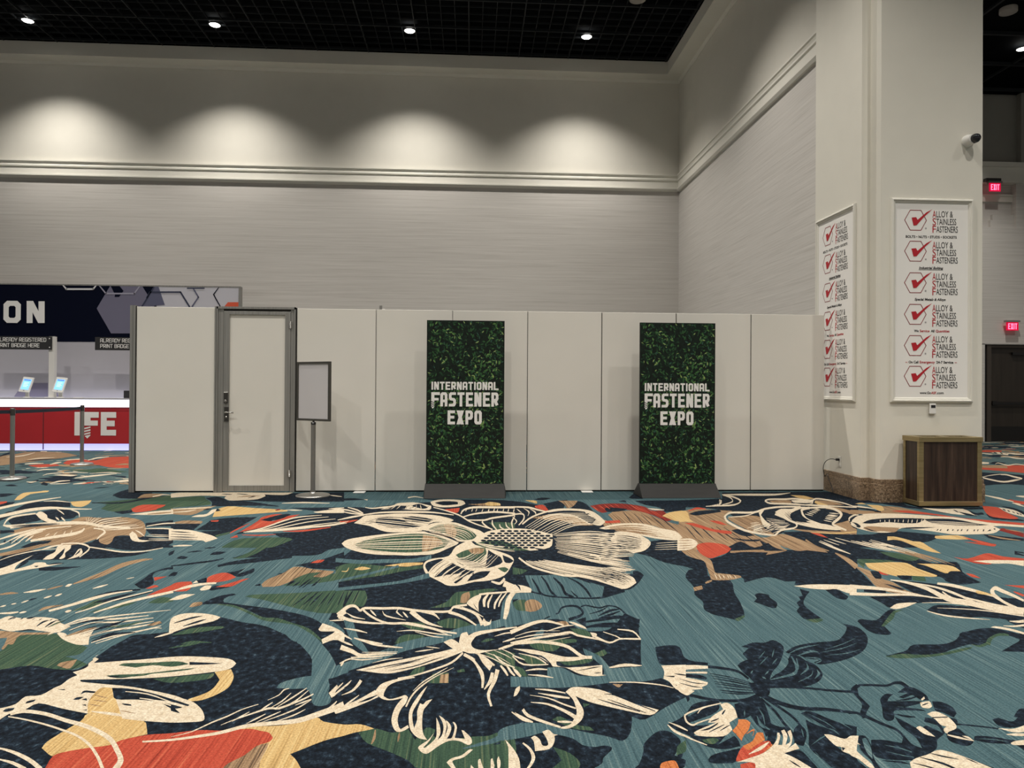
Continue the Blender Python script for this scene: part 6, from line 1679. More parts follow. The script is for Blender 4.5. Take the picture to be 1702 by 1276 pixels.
735,6854! 1006,7326 1324,7437! 1327,7452! 1011,7372 736,6868!
-255,5302! -207,5489 -143,5677! -144,5687! -214,5518 -258,5311!
-1055,6277! -658,6064 -358,6086 -132,6388! -133,6400! -361,6114 -661,6092 -1057,6290!
-405,6955! -266,7022 -97,6849 -16,6613! -15,6622! -95,6871 -267,7046 -406,6969!
4015,8120! 4013,8052 4023,8010! 4034,8029! 4038,8098 4028,8143!
4003,7758! 4030,7701 4080,7687! 4090,7706! 4065,7765 4015,7780!
-2135,6964! -1938,7081 -1680,7450 -1430,7626! -1435,7651! -1692,7499 -1952,7127 -2143,6988!
-1759,8072! -1616,8201 -1454,8266! -1407,7999! -1689,8005
n44
767,6142! 1012,5786 1242,5640! 1244,5647! 1018,5813 769,6151!
960,6353! 1186,6259 1469,6300! 1471,6309! 1192,6290 962,6363!
3600,7825! 3843,8088! 3680,7696 3626,7396! 3487,7458
c45
774,6579! 1098,6554 1357,6380! 1360,6391! 1105,6593 776,6593!
764,6794! 1032,7245 1342,7352! 1344,7367! 1036,7280 764,6808!
-218,5267! -167,5435 -107,5613! -108,5623! -175,5469 -221,5276!
-1037,6248! -650,5990 -354,6011 -135,6370! -136,6382! -357,6039 -652,6019 -1039,6262!
-396,6936! -263,6944 -118,6783 -37,6582! -35,6591! -116,6808 -264,6972 -397,6950!
4059,8191! 4054,8110 4064,8057! 4075,8077! 4081,8158 4072,8214!
4073,7867! 4102,7815 4157,7810! 4167,7830! 4139,7884 4085,7890!
-2113,6961! -1866,7046 -1548,7305 -1350,7453! -1354,7477! -1560,7354 -1879,7093 -2121,6985!
-1627,8256! -1540,8261 -1463,8315! -1471,8357! -1557,8344 -1632,8283!
n45
772,6062! 996,5693 1243,5532! 1244,5539! 1000,5710 773,6071!
933,6279! 1172,6185 1504,6249! 1506,6257! 1178,6214 935,6289!
3535,7837! 3437,7446 3488,7233! 3493,7243! 3456,7480 3541,7847!
c46
779,6752! 1048,7187 1336,7293! 1338,7308! 1052,7228 779,6765!
-181,5218! -126,5386 -64,5555! -66,5565! -130,5409 -183,5227!
-385,6917! -260,6855 -142,6707 -52,6524! -51,6533! -141,6734 -260,6885 -386,6930!
-2104,6958! -1825,7022 -1477,7223 -1271,7385! -1275,7408! -1491,7282 -1841,7079 -2111,6982!
n46
443,5758! 713,5414 1104,5027! 1106,5033! 718,5439 445,5767!
-121,5835! -23,5813 61,6035! 61,6040! -25,5831 -121,5841!
3582,7919! 3467,7493 3502,7294! 3507,7304! 3488,7529 3588,7929!
c47
-150,5173! -88,5335 -30,5498! -32,5508! -93,5364 -152,5182!
-373,6901! -258,6802 -158,6662 -64,6494! -63,6504! -157,6683 -258,6825 -373,6914!
-436,8322! -312,8140 -133,7807 -21,7449 85,7229 213,7022! 218,7070! 89,7288 -15,7516 -129,7881 -311,8208 -437,8377!
-2173,6936! -2011,7004 -1829,7049 -1380,7268 -1269,7512! -1488,7297 -1768,7199
n47
468,5794! 735,5447 1095,5092! 1097,5098! 739,5471 469,5803!
-303,5432! -262,5624 -203,5794! -204,5799! -266,5638 -305,5436!
-111,5802! -6,5791 77,6017! 76,6022! -7,5806 -111,5808!
3594,7904! 3489,7527 3512,7334! 3517,7343! 3506,7556 3600,7913!
c48
-127,5116! -54,5292 4,5455! 3,5464! -60,5321 -129,5125!
-104,7883! -74,8120 40,8270 275,8265 513,8260! 522,8402! 280,8407 38,8411 -83,8218 -115,7929!
n48
483,5856! 760,5484 1102,5152! 1104,5159! 765,5511 485,5865!
-276,5373! -227,5579 -170,5737! -170,5742! -230,5593 -277,5378!
-90,5759! 15,5759 105,6014! 104,6019! 14,5778 -90,5765!
3633,7967! 3516,7569 3527,7371! 3533,7380! 3533,7597 3640,7977!
c49
-105,5079! -26,5253 32,5416! 30,5425! -32,5287 -107,5088!
-56,8057! -48,8140 -45,8238! -48,8245! -56,8160 -60,8065!
12,8049! 21,8138 25,8244! 22,8251! 12,8160 8,8056!
57,8031! 67,8138 74,8257! 71,8264! 60,8154 54,8039!
127,8024! 137,8124 143,8234! 140,8241! 130,8139 123,8031!
198,8031! 210,8121 214,8230! 211,8236! 199,8144 194,8037!
258,8023! 271,8133 278,8261! 275,8267! 261,8153 255,8029!
365,8026! 377,8126 385,8238! 382,8243! 369,8141 362,8032!
421,8020! 435,8123 442,8241! 439,8246! 425,8140 417,8025!
482,7994! 498,8107 507,8236! 504,8241! 487,8124 479,7999!
n49
535,5871! 786,5523 1148,5176! 1150,5182! 791,5551 536,5880!
-65,5716! 38,5732 129,5999! 128,6003! 37,5744 -65,5722!
3666,7993! 3549,7620 3546,7421! 3551,7430! 3564,7644 3672,8002!
c50
296,8011! 308,8116 315,8236! 313,8241! 299,8134 292,8018!
n50
559,5931! 814,5565 1139,5260! 1141,5267! 820,5594 561,5940!
-238,5350! -188,5530 -128,5689! -129,5694! -191,5545 -239,5354!
c51
-83,7690! 38,7855 266,7971 489,7874! 497,7976! 269,8085 36,7951 -86,7748!
n51
612,5928! 836,5602 1171,5286! 1173,5293! 840,5622 614,5938!
-201,5273! -139,5470 -83,5611! -83,5616! -142,5482 -202,5278!
c52
-39,7511! 144,7491 233,7600 485,7780! 489,7879! 233,7703 144,7580 -40,7569!
n52
631,6006! 867,5647 1181,5361! 1183,5368! 872,5672 633,6016!
-160,5247! -99,5419 -33,5578! -34,5583! -102,5433 -161,5252!
c53
140,7556! 113,7409 153,7173 212,6998! 218,7042! 163,7232 128,7434 147,7515!
490,8323! 664,8266 767,8098 861,7989! 869,8040! 781,8204 676,8388 495,8409!
n53
661,6026! 886,5676 1188,5404! 1190,5411! 891,5700 662,6036!
-129,5180! -57,5365 2,5499! 1,5504! -59,5379 -130,5184!
-44,5653! 69,5688 156,5955! 155,5959! 68,5702 -44,5659!
c54
226,7533! 216,7293 251,7004! 260,7034! 231,7323 234,7533!
530,8213! 547,8061 570,7945! 574,7965! 558,8113 534,8235!
n54
712,6060! 918,5725 1231,5451! 1233,5458! 924,5750 714,6070!
238,6842! 224,6801 197,6802 184,6843! 199,6885 226,6884
-100,5149! -26,5326 43,5478! 42,5483! -28,5342 -101,5154!
-31,5608! 90,5658 182,5947! 181,5951! 89,5673 -31,5614!
c55
293,7301! 295,7125 332,6995! 339,7038! 306,7167 300,7311!
615,8246! 650,8000 623,7766! 627,7760! 665,8037 619,8268!
n55
917,6208! 1159,6117 1467,6190! 1469,6198! 1164,6143 919,6217!
208,6734! 193,6694 167,6695 155,6735! 169,6775 195,6774
-9,5556! 117,5621 222,5963! 222,5968! 115,5637 -10,5561!
c56
777,6523! 1084,6467 1327,6291! 1330,6302! 1089,6497 779,6537!
361,7411! 359,7178 393,7020! 401,7060! 371,7215 368,7419!
683,8209! 719,7989 718,7820! 723,7827! 734,8045 688,8232!
n56
174,6629! 160,6590 135,6591 122,6630! 136,6669 162,6668
12,5526! 134,5598 231,5918! 231,5923! 133,5613 11,5531!
c57
781,6477! 1071,6390 1319,6209! 1321,6220! 1078,6429 783,6490!
479,7778! 422,7420 415,7087! 426,7095! 436,7407 485,7755!
1225,6788! 1429,6766 1614,6577! 1618,6590! 1441,6817 1228,6805!
n57
339,6951! 323,6909 296,6910 284,6953! 299,6996 327,6995
144,6527! 130,6490 105,6491 92,6529! 106,6566 132,6565
c58
789,6443! 1062,6339 1300,6164! 1303,6175! 1070,6381 790,6456!
462,7823! 572,7847 561,7597 488,7264! 493,7229! 573,7569 585,7933 465,7899!
n58
407,6949! 391,6907 364,6908 352,6951! 368,6994 396,6993
306,6840! 291,6799 264,6799 252,6841! 267,6882 294,6882
c59
766,6399! 1049,6259 1312,6057! 1315,6067! 1057,6301 768,6413!
451,7693! 477,7460 450,7311! 454,7293! 490,7478 458,7718!
533,7269! 678,7688 943,8077 1180,8107 1338,8005 1387,7772 1401,7393! 1419,7444! 1409,7845 1359,8109 1198,8230 953,8188 679,7774 529,7331!
1215,6697! 1410,6680 1587,6515! 1590,6528! 1419,6719 1218,6713!
n59
472,6948! 456,6905 428,6906 417,6949! 433,6992 461,6991
370,6838! 355,6797 328,6798 316,6839! 332,6880 359,6880
271,6731! 257,6692 230,6693 218,6733! 233,6773 260,6772
c60
767,6348! 1036,6183 1286,5983! 1289,5993! 1044,6220 769,6360!
779,7609! 934,7810 1122,7714 1224,7258! 1237,7307! 1136,7789 943,7890 782,7666!
1195,6597! 1386,6578 1561,6443! 1564,6456! 1396,6622 1198,6613!
n60
535,6946! 518,6904 491,6904 480,6947! 497,6990 524,6989
426,6836! 410,6795 384,6796 372,6837! 388,6879 415,6878
327,6730! 312,6690 286,6691 274,6731! 289,6771 316,6770
233,6627! 219,6588 193,6589 181,6628! 195,6667 222,6666
c61
761,6306! 1025,6116 1266,5920! 1269,5929! 1033,6154 763,6319!
691,6938! 864,7212 1010,7366 1079,7431 1024,7334! 1023,7296! 1092,7477 1017,7432 867,7263 692,6975!
1185,6533! 1373,6517 1540,6399! 1544,6411! 1381,6554 1188,6549!
n61
599,6944! 581,6902 554,6903 544,6946! 561,6988 588,6988
491,6834! 474,6793 448,6794 437,6836! 453,6877 480,6876
389,6728! 373,6688 347,6689 336,6729! 351,6769 378,6769
294,6625! 279,6587 253,6587 242,6626! 256,6665 283,6664
201,6525! 187,6488 161,6489 149,6527! 163,6564 189,6563
c62
748,6269! 1014,6048 1250,5851! 1252,5861! 1021,6084 750,6282!
959,6734! 1150,6805 1325,6768! 1327,6779! 1156,6839 961,6747!
n62
553,6832! 537,6792 510,6792 499,6834! 516,6875 543,6874
451,6726! 435,6687 409,6687 398,6728! 414,6767 440,6767
355,6623! 340,6585 314,6585 303,6624! 318,6663 344,6662
258,6523! 244,6486 218,6487 207,6525! 221,6562 247,6562
168,6427! 155,6391 130,6391 118,6428! 131,6465 157,6464
c63
754,6210! 1001,5973 1236,5769! 1239,5778! 1008,6003 756,6222!
1174,6430! 1349,6414 1507,6326! 1511,6338! 1357,6450 1177,6445!
948,6675! 1145,6726 1317,6709! 1319,6720! 1151,6765 950,6688!
n63
618,6831! 601,6790 574,6791 564,6832! 581,6873 608,6873
513,6724! 497,6685 470,6685 460,6726! 476,6766 502,6765
418,6621! 402,6583 376,6584 366,6623! 381,6661 407,6661
318,6522! 304,6484 278,6485 267,6523! 281,6561 307,6560
228,6425! 214,6389 189,6390 177,6426! 191,6463 217,6462
c64
741,6185! 992,5918 1252,5689! 1254,5698! 999,5950 743,6197!
1163,6382! 1337,6362 1493,6290! 1496,6302! 1347,6405 1166,6396!
934,6602! 1139,6633 1302,6636! 1304,6647! 1145,6666 936,6615!
n64
680,6829! 662,6788 636,6789 626,6830! 643,6872 670,6871
574,6722! 557,6683 531,6684 521,6724! 537,6764 564,6763
478,6619! 462,6581 436,6582 426,6621! 441,6660 468,6659
380,6520! 365,6483 339,6483 328,6521! 343,6559 369,6558
288,6423! 274,6387 249,6388 238,6425! 252,6461 277,6460
c65
763,6110! 981,5850 1230,5625! 1232,5634! 987,5879 765,6121!
1151,6303! 1320,6287 1480,6226! 1483,6238! 1328,6323 1153,6317!
916,6521! 1132,6525 1284,6555! 1286,6566! 1138,6558 918,6533!
n65
643,6721! 626,6681 599,6682 589,6722! 606,6762 633,6761
537,6618! 521,6579 495,6580 485,6619! 501,6658 527,6657
441,6518! 426,6481 400,6482 390,6519! 405,6557 431,6556
345,6421! 330,6385 305,6386 294,6423! 309,6459 334,6458
253,6328! 239,6293 215,6294 203,6329! 217,6364 242,6364
c66
747,6073! 969,5777 1220,5546! 1222,5555! 975,5806 750,6084!
1131,6213! 1299,6194 1454,6159! 1456,6171! 1308,6237 1133,6227!
919,6467! 1128,6458 1267,6501! 1269,6511! 1133,6483 921,6479!
n66
703,6719! 686,6679 660,6680 650,6720! 667,6760 694,6759
596,6616! 580,6578 554,6578 544,6617! 560,6656 587,6655
502,6516! 486,6479 461,6480 451,6518! 466,6555 492,6554
406,6420! 391,6384 366,6384 355,6421! 370,6457 395,6457
311,6326! 297,6291 272,6292 261,6327! 275,6363 300,6362
c67
740,6039! 960,5723 1203,5494! 1205,5502! 965,5746 742,6050!
n67
759,6717! 742,6678 715,6678 706,6719! 724,6759 750,6758
658,6614! 641,6576 615,6577 606,6616! 622,6654 649,6654
559,6514! 543,6477 517,6478 507,6516! 523,6553 549,6553
463,6418! 448,6382 422,6383 412,6419! 427,6456 453,6455
372,6324! 358,6289 333,6290 322,6326! 337,6361 362,6360
c68
408,5744! 669,5382 1082,4994! 1084,5001! 673,5403 410,5756!
1110,6125! 1278,6104 1432,6091! 1435,6102! 1288,6150 1113,6139!
n68
717,6612! 700,6574 674,6575 665,6614! 682,6652 708,6652
622,6512! 605,6475 580,6476 570,6514! 586,6551 612,6551
520,6416! 504,6380 479,6381 469,6417! 485,6454 510,6453
430,6322! 416,6287 391,6288 380,6324! 395,6359 420,6358
335,6232! 321,6198 297,6198 286,6233! 300,6267 325,6267
c69
448,5724! 693,5397 1095,5043! 1097,5050! 699,5428 450,5735!
n69
781,6610! 764,6572 738,6573 729,6612! 746,6651 773,6650
680,6511! 663,6474 638,6474 629,6512! 645,6550 671,6549
581,6414! 565,6378 540,6379 530,6416! 546,6452 571,6451
484,6321! 469,6286 444,6286 434,6322! 449,6357 474,6357
390,6230! 376,6196 351,6197 341,6231! 355,6266 380,6265
c70
447,5749! 713,5416 1078,5103! 1080,5111! 718,5440 449,5761!
258,5063! 301,5062 372,5033 424,4954 415,4856! 346,4858 289,4848 250,4911
n70
739,6509! 722,6472 696,6473 687,6510! 704,6548 730,6547
641,6412! 625,6376 600,6377 590,6414! 606,6450 632,6449
546,6319! 531,6284 506,6285 496,6320! 511,6355 536,6355
452,6228! 437,6194 413,6195 403,6229! 417,6264 442,6263
c71
472,5749! 739,5437 1123,5125! 1125,5133! 744,5461 473,5761!
n71
695,6411! 679,6375 654,6375 645,6412! 661,6448 686,6448
603,6317! 587,6282 563,6283 553,6318! 569,6354 594,6353
508,6226! 493,6192 468,6193 459,6228! 473,6262 498,6261
c72
512,5727! 760,5454 1120,5175! 1123,5183! 764,5477 514,5738!
n72
657,6315! 641,6280 616,6281 607,6317! 623,6352 648,6351
567,6224! 551,6191 527,6191 517,6226! 533,6260 557,6259
c73
523,5734! 776,5462 1161,5184! 1164,5192! 783,5497 525,5746!
c74
554,5732! 804,5485 1145,5259! 1148,5267! 810,5516 556,5743!
c75
550,5757! 829,5508 1184,5288! 1186,5296! 833,5532 552,5769!
c76
581,5743! 842,5514 1205,5306! 1207,5315! 848,5548 582,5755!
c77
605,5746! 867,5535 1188,5373! 1190,5382! 873,5567 606,5758!
c78
593,5772! 892,5556 1231,5405! 1234,5414! 897,5584 595,5784!
c79
817,5961! 931,5813 1017,5672 1073,5799 1069,5940 1014,5987! 997,5901! 1050,5871 1058,5799 1027,5724 943,5863 826,6011!
c80
393,5831! 484,5517 692,5265 840,5237 961,5074 1061,4916! 1071,4949! 974,5120 853,5299 703,5328 494,5573 403,5878!
1111,6063! 1266,6052 1409,6044! 1412,6055! 1272,6079 1113,6077!
c81
1100,5988! 1249,5974 1396,5985! 1398,5996! 1255,6006 1102,6001!
978,5721! 1105,5612 1260,5448! 1262,5456! 1113,5644 980,5731!
n81
322,5053! 336,4994 348,4904! 350,4908! 347,5020 325,5066!
961,5379! 1063,5200 1117,5030! 1118,5034! 1068,5217 962,5385!
c82
1081,5926! 1235,5912 1380,5937! 1383,5948! 1241,5942 1083,5938!
995,5749! 1121,5649 1268,5505! 1270,5514! 1129,5681 997,5759!
n82
976,5396! 1076,5230 1129,5069! 1130,5073! 1081,5248 978,5402!
c83
1084,5862! 1219,5845 1364,5888! 1367,5898! 1227,5883 1086,5875!
n83
994,5415! 1091,5265 1148,5093! 1150,5098! 1095,5280 995,5421!
c84
999,5768! 1132,5674 1263,5547! 1266,5555! 1137,5696 1001,5779!
1390,6813! 1512,6828 1599,6657 1625,6388 1520,6137 1386,6016! 1380,5980! 1515,6096 1643,6409 1620,6720 1527,6888 1400,6861!
n84
1015,5439! 1109,5307 1170,5130! 1172,5134! 1113,5320 1017,5445!
c85
1019,5798! 1149,5712 1269,5613! 1271,5622! 1155,5738 1021,5809!
n85
1390,6709! 1503,6654 1587,6544! 1589,6552! 1511,6683 1392,6719!
1021,5457! 1118,5329 1178,5158! 1180,5163! 1122,5342 1023,5464!
c86
1023,5837! 1167,5752 1272,5682! 1274,5690! 1174,5779 1025,5848!
n86
1373,6628! 1479,6561 1574,6464! 1576,6471! 1486,6586 1375,6637!
1029,5496! 1135,5368 1190,5222! 1191,5226! 1140,5383 1031,5502!
c87
1042,5849! 1177,5774 1290,5706! 1293,5715! 1183,5800 1044,5860!
n87
1362,6567! 1462,6494 1559,6413! 1561,6420! 1467,6516 1364,6577!
n88
1342,6513! 1444,6427 1536,6367! 1538,6374! 1449,6445 1344,6523!
n89
1332,6447! 1424,6350 1531,6304! 1533,6312! 1430,6374 1334,6456!
n90
1326,6385! 1407,6285 1505,6260! 1507,6267! 1413,6309 1328,6393!
n91
1310,6313! 1385,6201 1499,6194! 1501,6201! 1392,6227 1312,6321!
n92
1300,6263! 1372,6148 1477,6152! 1478,6159! 1377,6169 1303,6271!
'''
# ------------------------------------------------------------------ the floor: one carpet, its woven flowers laid as inlaid fields
def weave(name, stops, scale, detail=4, nrough=.6, speck=None):
    m = noise_mat(name, stops, scale, detail, .95, 0, .35, 420, .08, nrough)
    nt = m.node_tree; N = nt.nodes; L = nt.links; b = N['Principled BSDF']
    tc = N.new('ShaderNodeTexCoord'); mp = N.new('ShaderNodeMapping'); mp.inputs['Scale'].default_value = (110, 150, 1)
    L.new(tc.outputs['Object'], mp.inputs['Vector'])
    nz = N.new('ShaderNodeTexNoise'); nz.inputs['Scale'].default_value = 1; nz.inputs['Detail'].default_value = 2
    L.new(mp.outputs['Vector'], nz.inputs['Vector'])
    rp = N.new('ShaderNodeValToRGB'); e = rp.color_ramp.elements
    e[0].position = .3; e[0].color = (.70, .70, .70, 1); e[1].position = .7; e[1].color = (1.24, 1.24, 1.24, 1)
    L.new(nz.outputs['Fac'], rp.inputs['Fac'])
    mx = N.new('ShaderNodeMix'); mx.data_type = 'RGBA'; mx.blend_type = 'MULTIPLY'; mx.inputs['Factor'].default_value = 1
    src = b.inputs['Base Color'].links[0].from_socket
    L.new(src, mx.inputs['A']); L.new(rp.outputs['Color'], mx.inputs['B']); L.new(mx.outputs['Result'], b.inputs['Base Color'])
    return m
K = CARPET_GAIN = .56
STREAK = (95, 1.0, 1)
teal = weave('carpet_teal', [(.26, lin(44, 64, 71, K)), (.42, lin(71, 98, 105, K)), (.55, lin(83, 111, 117, K)), (.76, lin(136, 157, 155, K))], STREAK, 4, .62)
navy = weave('carpet_navy', [(.40, lin(15, 21, 29, K)), (.52, lin(26, 36, 47, K)), (.60, lin(42, 56, 70, K)), (.75, lin(96, 118, 132, K))], (30, 22, 1), 7, .7)
green = weave('carpet_green', [(.28, lin(36, 50, 46, K)), (.44, lin(58, 82, 67, K)), (.57, lin(72, 97, 76, K)), (.74, lin(138, 134, 102, K))], STREAK, 4, .62)
tan = weave('carpet_tan', [(.34, lin(66, 52, 44, K)), (.46, lin(156, 127, 98, K)), (.57, lin(174, 144, 112, K)), (.74, lin(206, 180, 142, K))], STREAK, 4, .62)
yellow = weave('carpet_yellow', [(.28, lin(160, 130, 84, K)), (.44, lin(208, 172, 114, K)), (.56, lin(222, 190, 132, K)), (.74, lin(240, 218, 164, K))], STREAK, 4, .62)
red = weave('carpet_red', [(.28, lin(134, 48, 38, K)), (.44, lin(184, 75, 57, K)), (.58, lin(198, 88, 67, K)), (.76, lin(228, 140, 102, K))], STREAK, 4, .62)
orange = weave('carpet_orange', [(.28, lin(140, 80, 46, K)), (.45, lin(204, 120, 70, K)), (.6, lin(214, 134, 82, K)), (.76, lin(230, 168, 112, K))], STREAK, 4, .62)
maroon = weave('carpet_maroon', [(.3, lin(52, 30, 34, K)), (.46, lin(128, 44, 38, K)), (.6, lin(150, 58, 48, K)), (.76, lin(190, 92, 70, K))], STREAK, 4, .62)
cream = weave('carpet_cream', [(.3, lin(214, 196, 168, K)), (.7, lin(242, 228, 204, K))], (40, 30, 1), 3, .55)
PAT = {'t': teal, 'T': teal, 'n': navy, 'g': green, 'b': tan, 'y': yellow, 'r': red, 'o': orange, 'm': maroon, 'c': cream}

def catmull(P, sharp):
    """closed curve through P (2-D), straight into the corners marked sharp"""
    n = len(P); out = []
    for i in range(n):
        a, b, c, d = P[i-1], P[i], P[(i+1) % n], P[(i+2) % n]
        out.append(b)
        if sharp[i] and sharp[(i+1) % n]: continue
        t0 = ((c[0]-a[0])/2, (c[1]-a[1])/2); t1 = ((d[0]-b[0])/2, (d[1]-b[1])/2)
        e = (c[0]-b[0], c[1]-b[1]); le = math.hypot(*e)
        if sharp[i]: t0 = (e[0]*.8, e[1]*.8)
        if sharp[(i+1) % n]: t1 = (e[0]*.8, e[1]*.8)
        def lim(t):
            l = math.hypot(*t); k = min(1, 1.6*le/l) if l > 1e-9 else 1
            return (t[0]*k, t[1]*k)
        t0, t1 = lim(t0), lim(t1)
        for s in (1/3, 2/3):
            h1 = 2*s**3-3*s*s+1; h2 = s**3-2*s*s+s; h3 = -2*s**3+3*s*s; h4 = s**3-s*s
            out.append((h1*b[0]+h2*t0[0]+h3*c[0]+h4*t1[0], h1*b[1]+h2*t0[1]+h3*c[1]+h4*t1[1]))
    return out
GROUPS = 93
fl = MB()
FZ = -GROUPS*.000025-.0001
# beyond the drawn flowers: broad woven fields of teal, navy and cream
def field_mat():
    m = weave('carpet_field', [(.3, lin(44, 62, 68, K)), (.5, lin(78, 104, 107, K)), (.72, lin(138, 158, 152, K))], STREAK, 4, .62)
    nt = m.node_tree; N = nt.nodes; L = nt.links; b = N['Principled BSDF']; last = b.inputs['Base Color'].links[0].from_socket
    tc = N.new('ShaderNodeTexCoord'); sep = N.new('ShaderNodeSeparateXYZ'); L.new(tc.outputs['Object'], sep.inputs[0])
    far = N.new('ShaderNodeMath'); far.operation = 'GREATER_THAN'; far.inputs[1].default_value = 10.4; L.new(sep.outputs['Y'], far.inputs[0])
    sid = N.new('ShaderNodeMath'); sid.operation = 'ABSOLUTE'; L.new(sep.outputs['X'], sid.inputs[0])
    mp = N.new('ShaderNodeMapping'); mp.inputs['Scale'].default_value = (.55, .75, 1); L.new(tc.outputs['Object'], mp.inputs['Vector'])
    for k, (sc, th, col) in enumerate(((.9, .56, lin(30, 41, 54, K)), (1.7, .62, lin(170, 140, 106, K)), (2.3, .64, lin(236, 220, 194, K)), (1.3, .66, lin(200, 80, 58, K)))):
        nz = N.new('ShaderNodeTexNoise'); nz.inputs['Scale'].default_value = sc; nz.inputs['Detail'].default_value = 5; nz.inputs['Distortion'].default_value = 1.5
        off = N.new('ShaderNodeVectorMath'); off.operation = 'ADD'; off.inputs[1].default_value = (13.7*k, 7.1*k, 0)
        L.new(mp.outputs['Vector'], off.inputs[0]); L.new(off.outputs[0], nz.inputs['Vector'])
        g = N.new('ShaderNodeMath'); g.operation = 'GREATER_THAN'; g.inputs[1].default_value = th; L.new(nz.outputs['Fac'], g.inputs[0])
        mx = N.new('ShaderNodeMix'); mx.data_type = 'RGBA'; mx.inputs['B'].default_value = col
        L.new(g.outputs[0], mx.inputs['Factor']); L.new(last, mx.inputs['A']); last = mx.outputs['Result']
    L.new(last, b.inputs['Base Color'])
    return m
field = field_mat()
fl.quad([(-26, -8, FZ-.0004), (30, -8, FZ-.0004), (30, 24, FZ-.0004), (-26, 24, FZ-.0004)], field)
fl.quad([at_z(x, y, FZ) for x, y in ((-60, 1320), (1762, 1320), (1762, 800), (1400, 808), (300, 808), (-60, 800))], teal)
for ln in CARPET.strip().split('\n'):
    if ln[0] in PAT and ln[1:].isdigit():
        cm = PAT[ln[0]]; z = -(GROUPS-1-int(ln[1:]))*.000025; continue
    P = []; sh = []
    for tkn in ln.split():
        s = tkn.endswith('!'); x, y = tkn.rstrip('!').split(','); P.append((int(x)/1000, int(y)/1000)); sh.append(s)
    Q = catmull(P, sh)
    fl.flat([Q], lambda x, y, z=z: (x, y, z), cm)
me_fix = fl.build('floor', kind='structure')
# face every field of the carpet upwards
bmx = bmesh.new(); bmx.from_mesh(me_fix.data)
for f in bmx.faces:
    if f.normal.z < 0: f.normal_flip()
bmx.to_mesh(me_fix.data); bmx.free()

# ------------------------------------------------------------------ the room
BACK_Y, RW_X = 17.5, 5.157
SOFFIT_Z = 9.104; EDGE_Y, EDGE_X = 17.107, 4.74
MOLD0, MOLD1 = 6.33, 6.755
w = MB()
w.box((-26, BACK_Y, -.02), (RW_X+.3, BACK_Y+.2, 6.45), M_COVER_X); w.box((-26, BACK_Y, 6.45), (RW_X+.3, BACK_Y+.2, 9.7), M_WALL)
w.build('wall_back', kind='structure')
w = MB()
w.box((RW_X, 9.7, -.02), (RW_X+.9, BACK_Y, 6.45), M_COVER_Y); w.box((RW_X, 9.7, 6.45), (RW_X+.9, BACK_Y, 9.7), M_WALL)
w.build('wall_right', kind='structure')
# the dado-like moulding: cap bead, frieze and lower bead, run along both walls
PROF = [(0, MOLD0), (.045, MOLD0), (.075, MOLD0+.05), (.075, MOLD0+.085), (.03, MOLD0+.10), (.03, MOLD0+.255), (.055, MOLD0+.275), (.055, MOLD0+.31), (.035, MOLD0+.33), (.05, MOLD0+.37), (.07, MOLD0+.39), (.07, MOLD0+.42), (0, MOLD0+.425)]
def run_profile(mb, prof, a, b, out, mat):
    """sweep a wall profile (offset, z) from plan point a to b; out is the outward plan normal"""
    n = len(mb.v); k = len(prof)
    for p in (a, b): mb.v += [(p[0]+out[0]*o, p[1]+out[1]*o, z) for o, z in prof]
    for i in range(k-1): mb.face((n+i, n+i+1, n+k+i+1, n+k+i), mat)
    mb.face(range(n, n+k), mat); mb.face(range(n+k, n+2*k), mat)
t = MB(); run_profile(t, PROF, (-26, BACK_Y), (RW_X, BACK_Y), (0, -1), M_TRIM); t.build('trim_1', kind='structure')
t = MB(); run_profile(t, PROF, (RW_X, 9.75), (RW_X, BACK_Y), (-1, 0), M_TRIM); t.build('trim_2', kind='structure')
# soffit ring with its fascia, black open-grid ceiling above
s = MB()
s.box((-26, EDGE_Y, SOFFIT_Z), (RW_X, BACK_Y, SOFFIT_Z+.02), M_WALL)
s.box((EDGE_X, -8, SOFFIT_Z), (RW_X, EDGE_Y, SOFFIT_Z+.02), M_WALL)
s.box((-26, EDGE_Y, SOFFIT_Z+.02), (EDGE_X, EDGE_Y+.02, CEIL_Z+.01), M_WALL)
s.box((EDGE_X, -8, SOFFIT_Z+.02), (EDGE_X+.02, EDGE_Y+.02, CEIL_Z+.01), M_WALL)
# a small cove where the soffit meets the walls
run_profile(s, [(0, SOFFIT_Z-.06), (.02, SOFFIT_Z-.06), (.06, SOFFIT_Z)], (-26, BACK_Y), (RW_X, BACK_Y), (0, -1), M_WALL)
run_profile(s, [(0, SOFFIT_Z-.06), (.02, SOFFIT_Z-.06), (.06, SOFFIT_Z)], (RW_X, 9.75), (RW_X, BACK_Y), (-1, 0), M_WALL)
s.build('ceiling_soffit', kind='structure')
c = MB(); c.box((-26, -8, CEIL_Z+.12), (RW_X+1.2, BACK_Y+.1, CEIL_Z+.2), M_BLACK)
c.box((RW_X+.9, -8, 9.60), (30, 24, 9.75), M_BLACK)
c.build('ceiling', kind='structure')
g = MB()
x = EDGE_X-.05
i = 0
while x > -15.5:
    big = i % 4 == 0; hw = .012 if big else .006
    g.box((x-hw, 9.0, CEIL_Z+.0 if big else CEIL_Z+.02), (x+hw, EDGE_Y, CEIL_Z+.06), M_GRID); x -= .30; i += 1
y = EDGE_Y-.12; i = 0
while y > 9.0:
    big = i % 4 == 0; hw = .014 if big else .006
    g.box((-15.5, y-hw, CEIL_Z-.004 if big else CEIL_Z+.02), (EDGE_X, y+hw, CEIL_Z+.06), M_GRID); y -= .29; i += 1
for k in range(7):
    y = 18.4-k*1.45; g.box((RW_X+.9, y-.03, 9.52), (20, y+.03, 9.60), M_GRID)
for k in range(5):
    g.box((11.0+k*2.4, 8, 9.55), (11.06+k*2.4, 18.7, 9.60), M_GRID)
g.build('ceiling_grid', kind='structure')

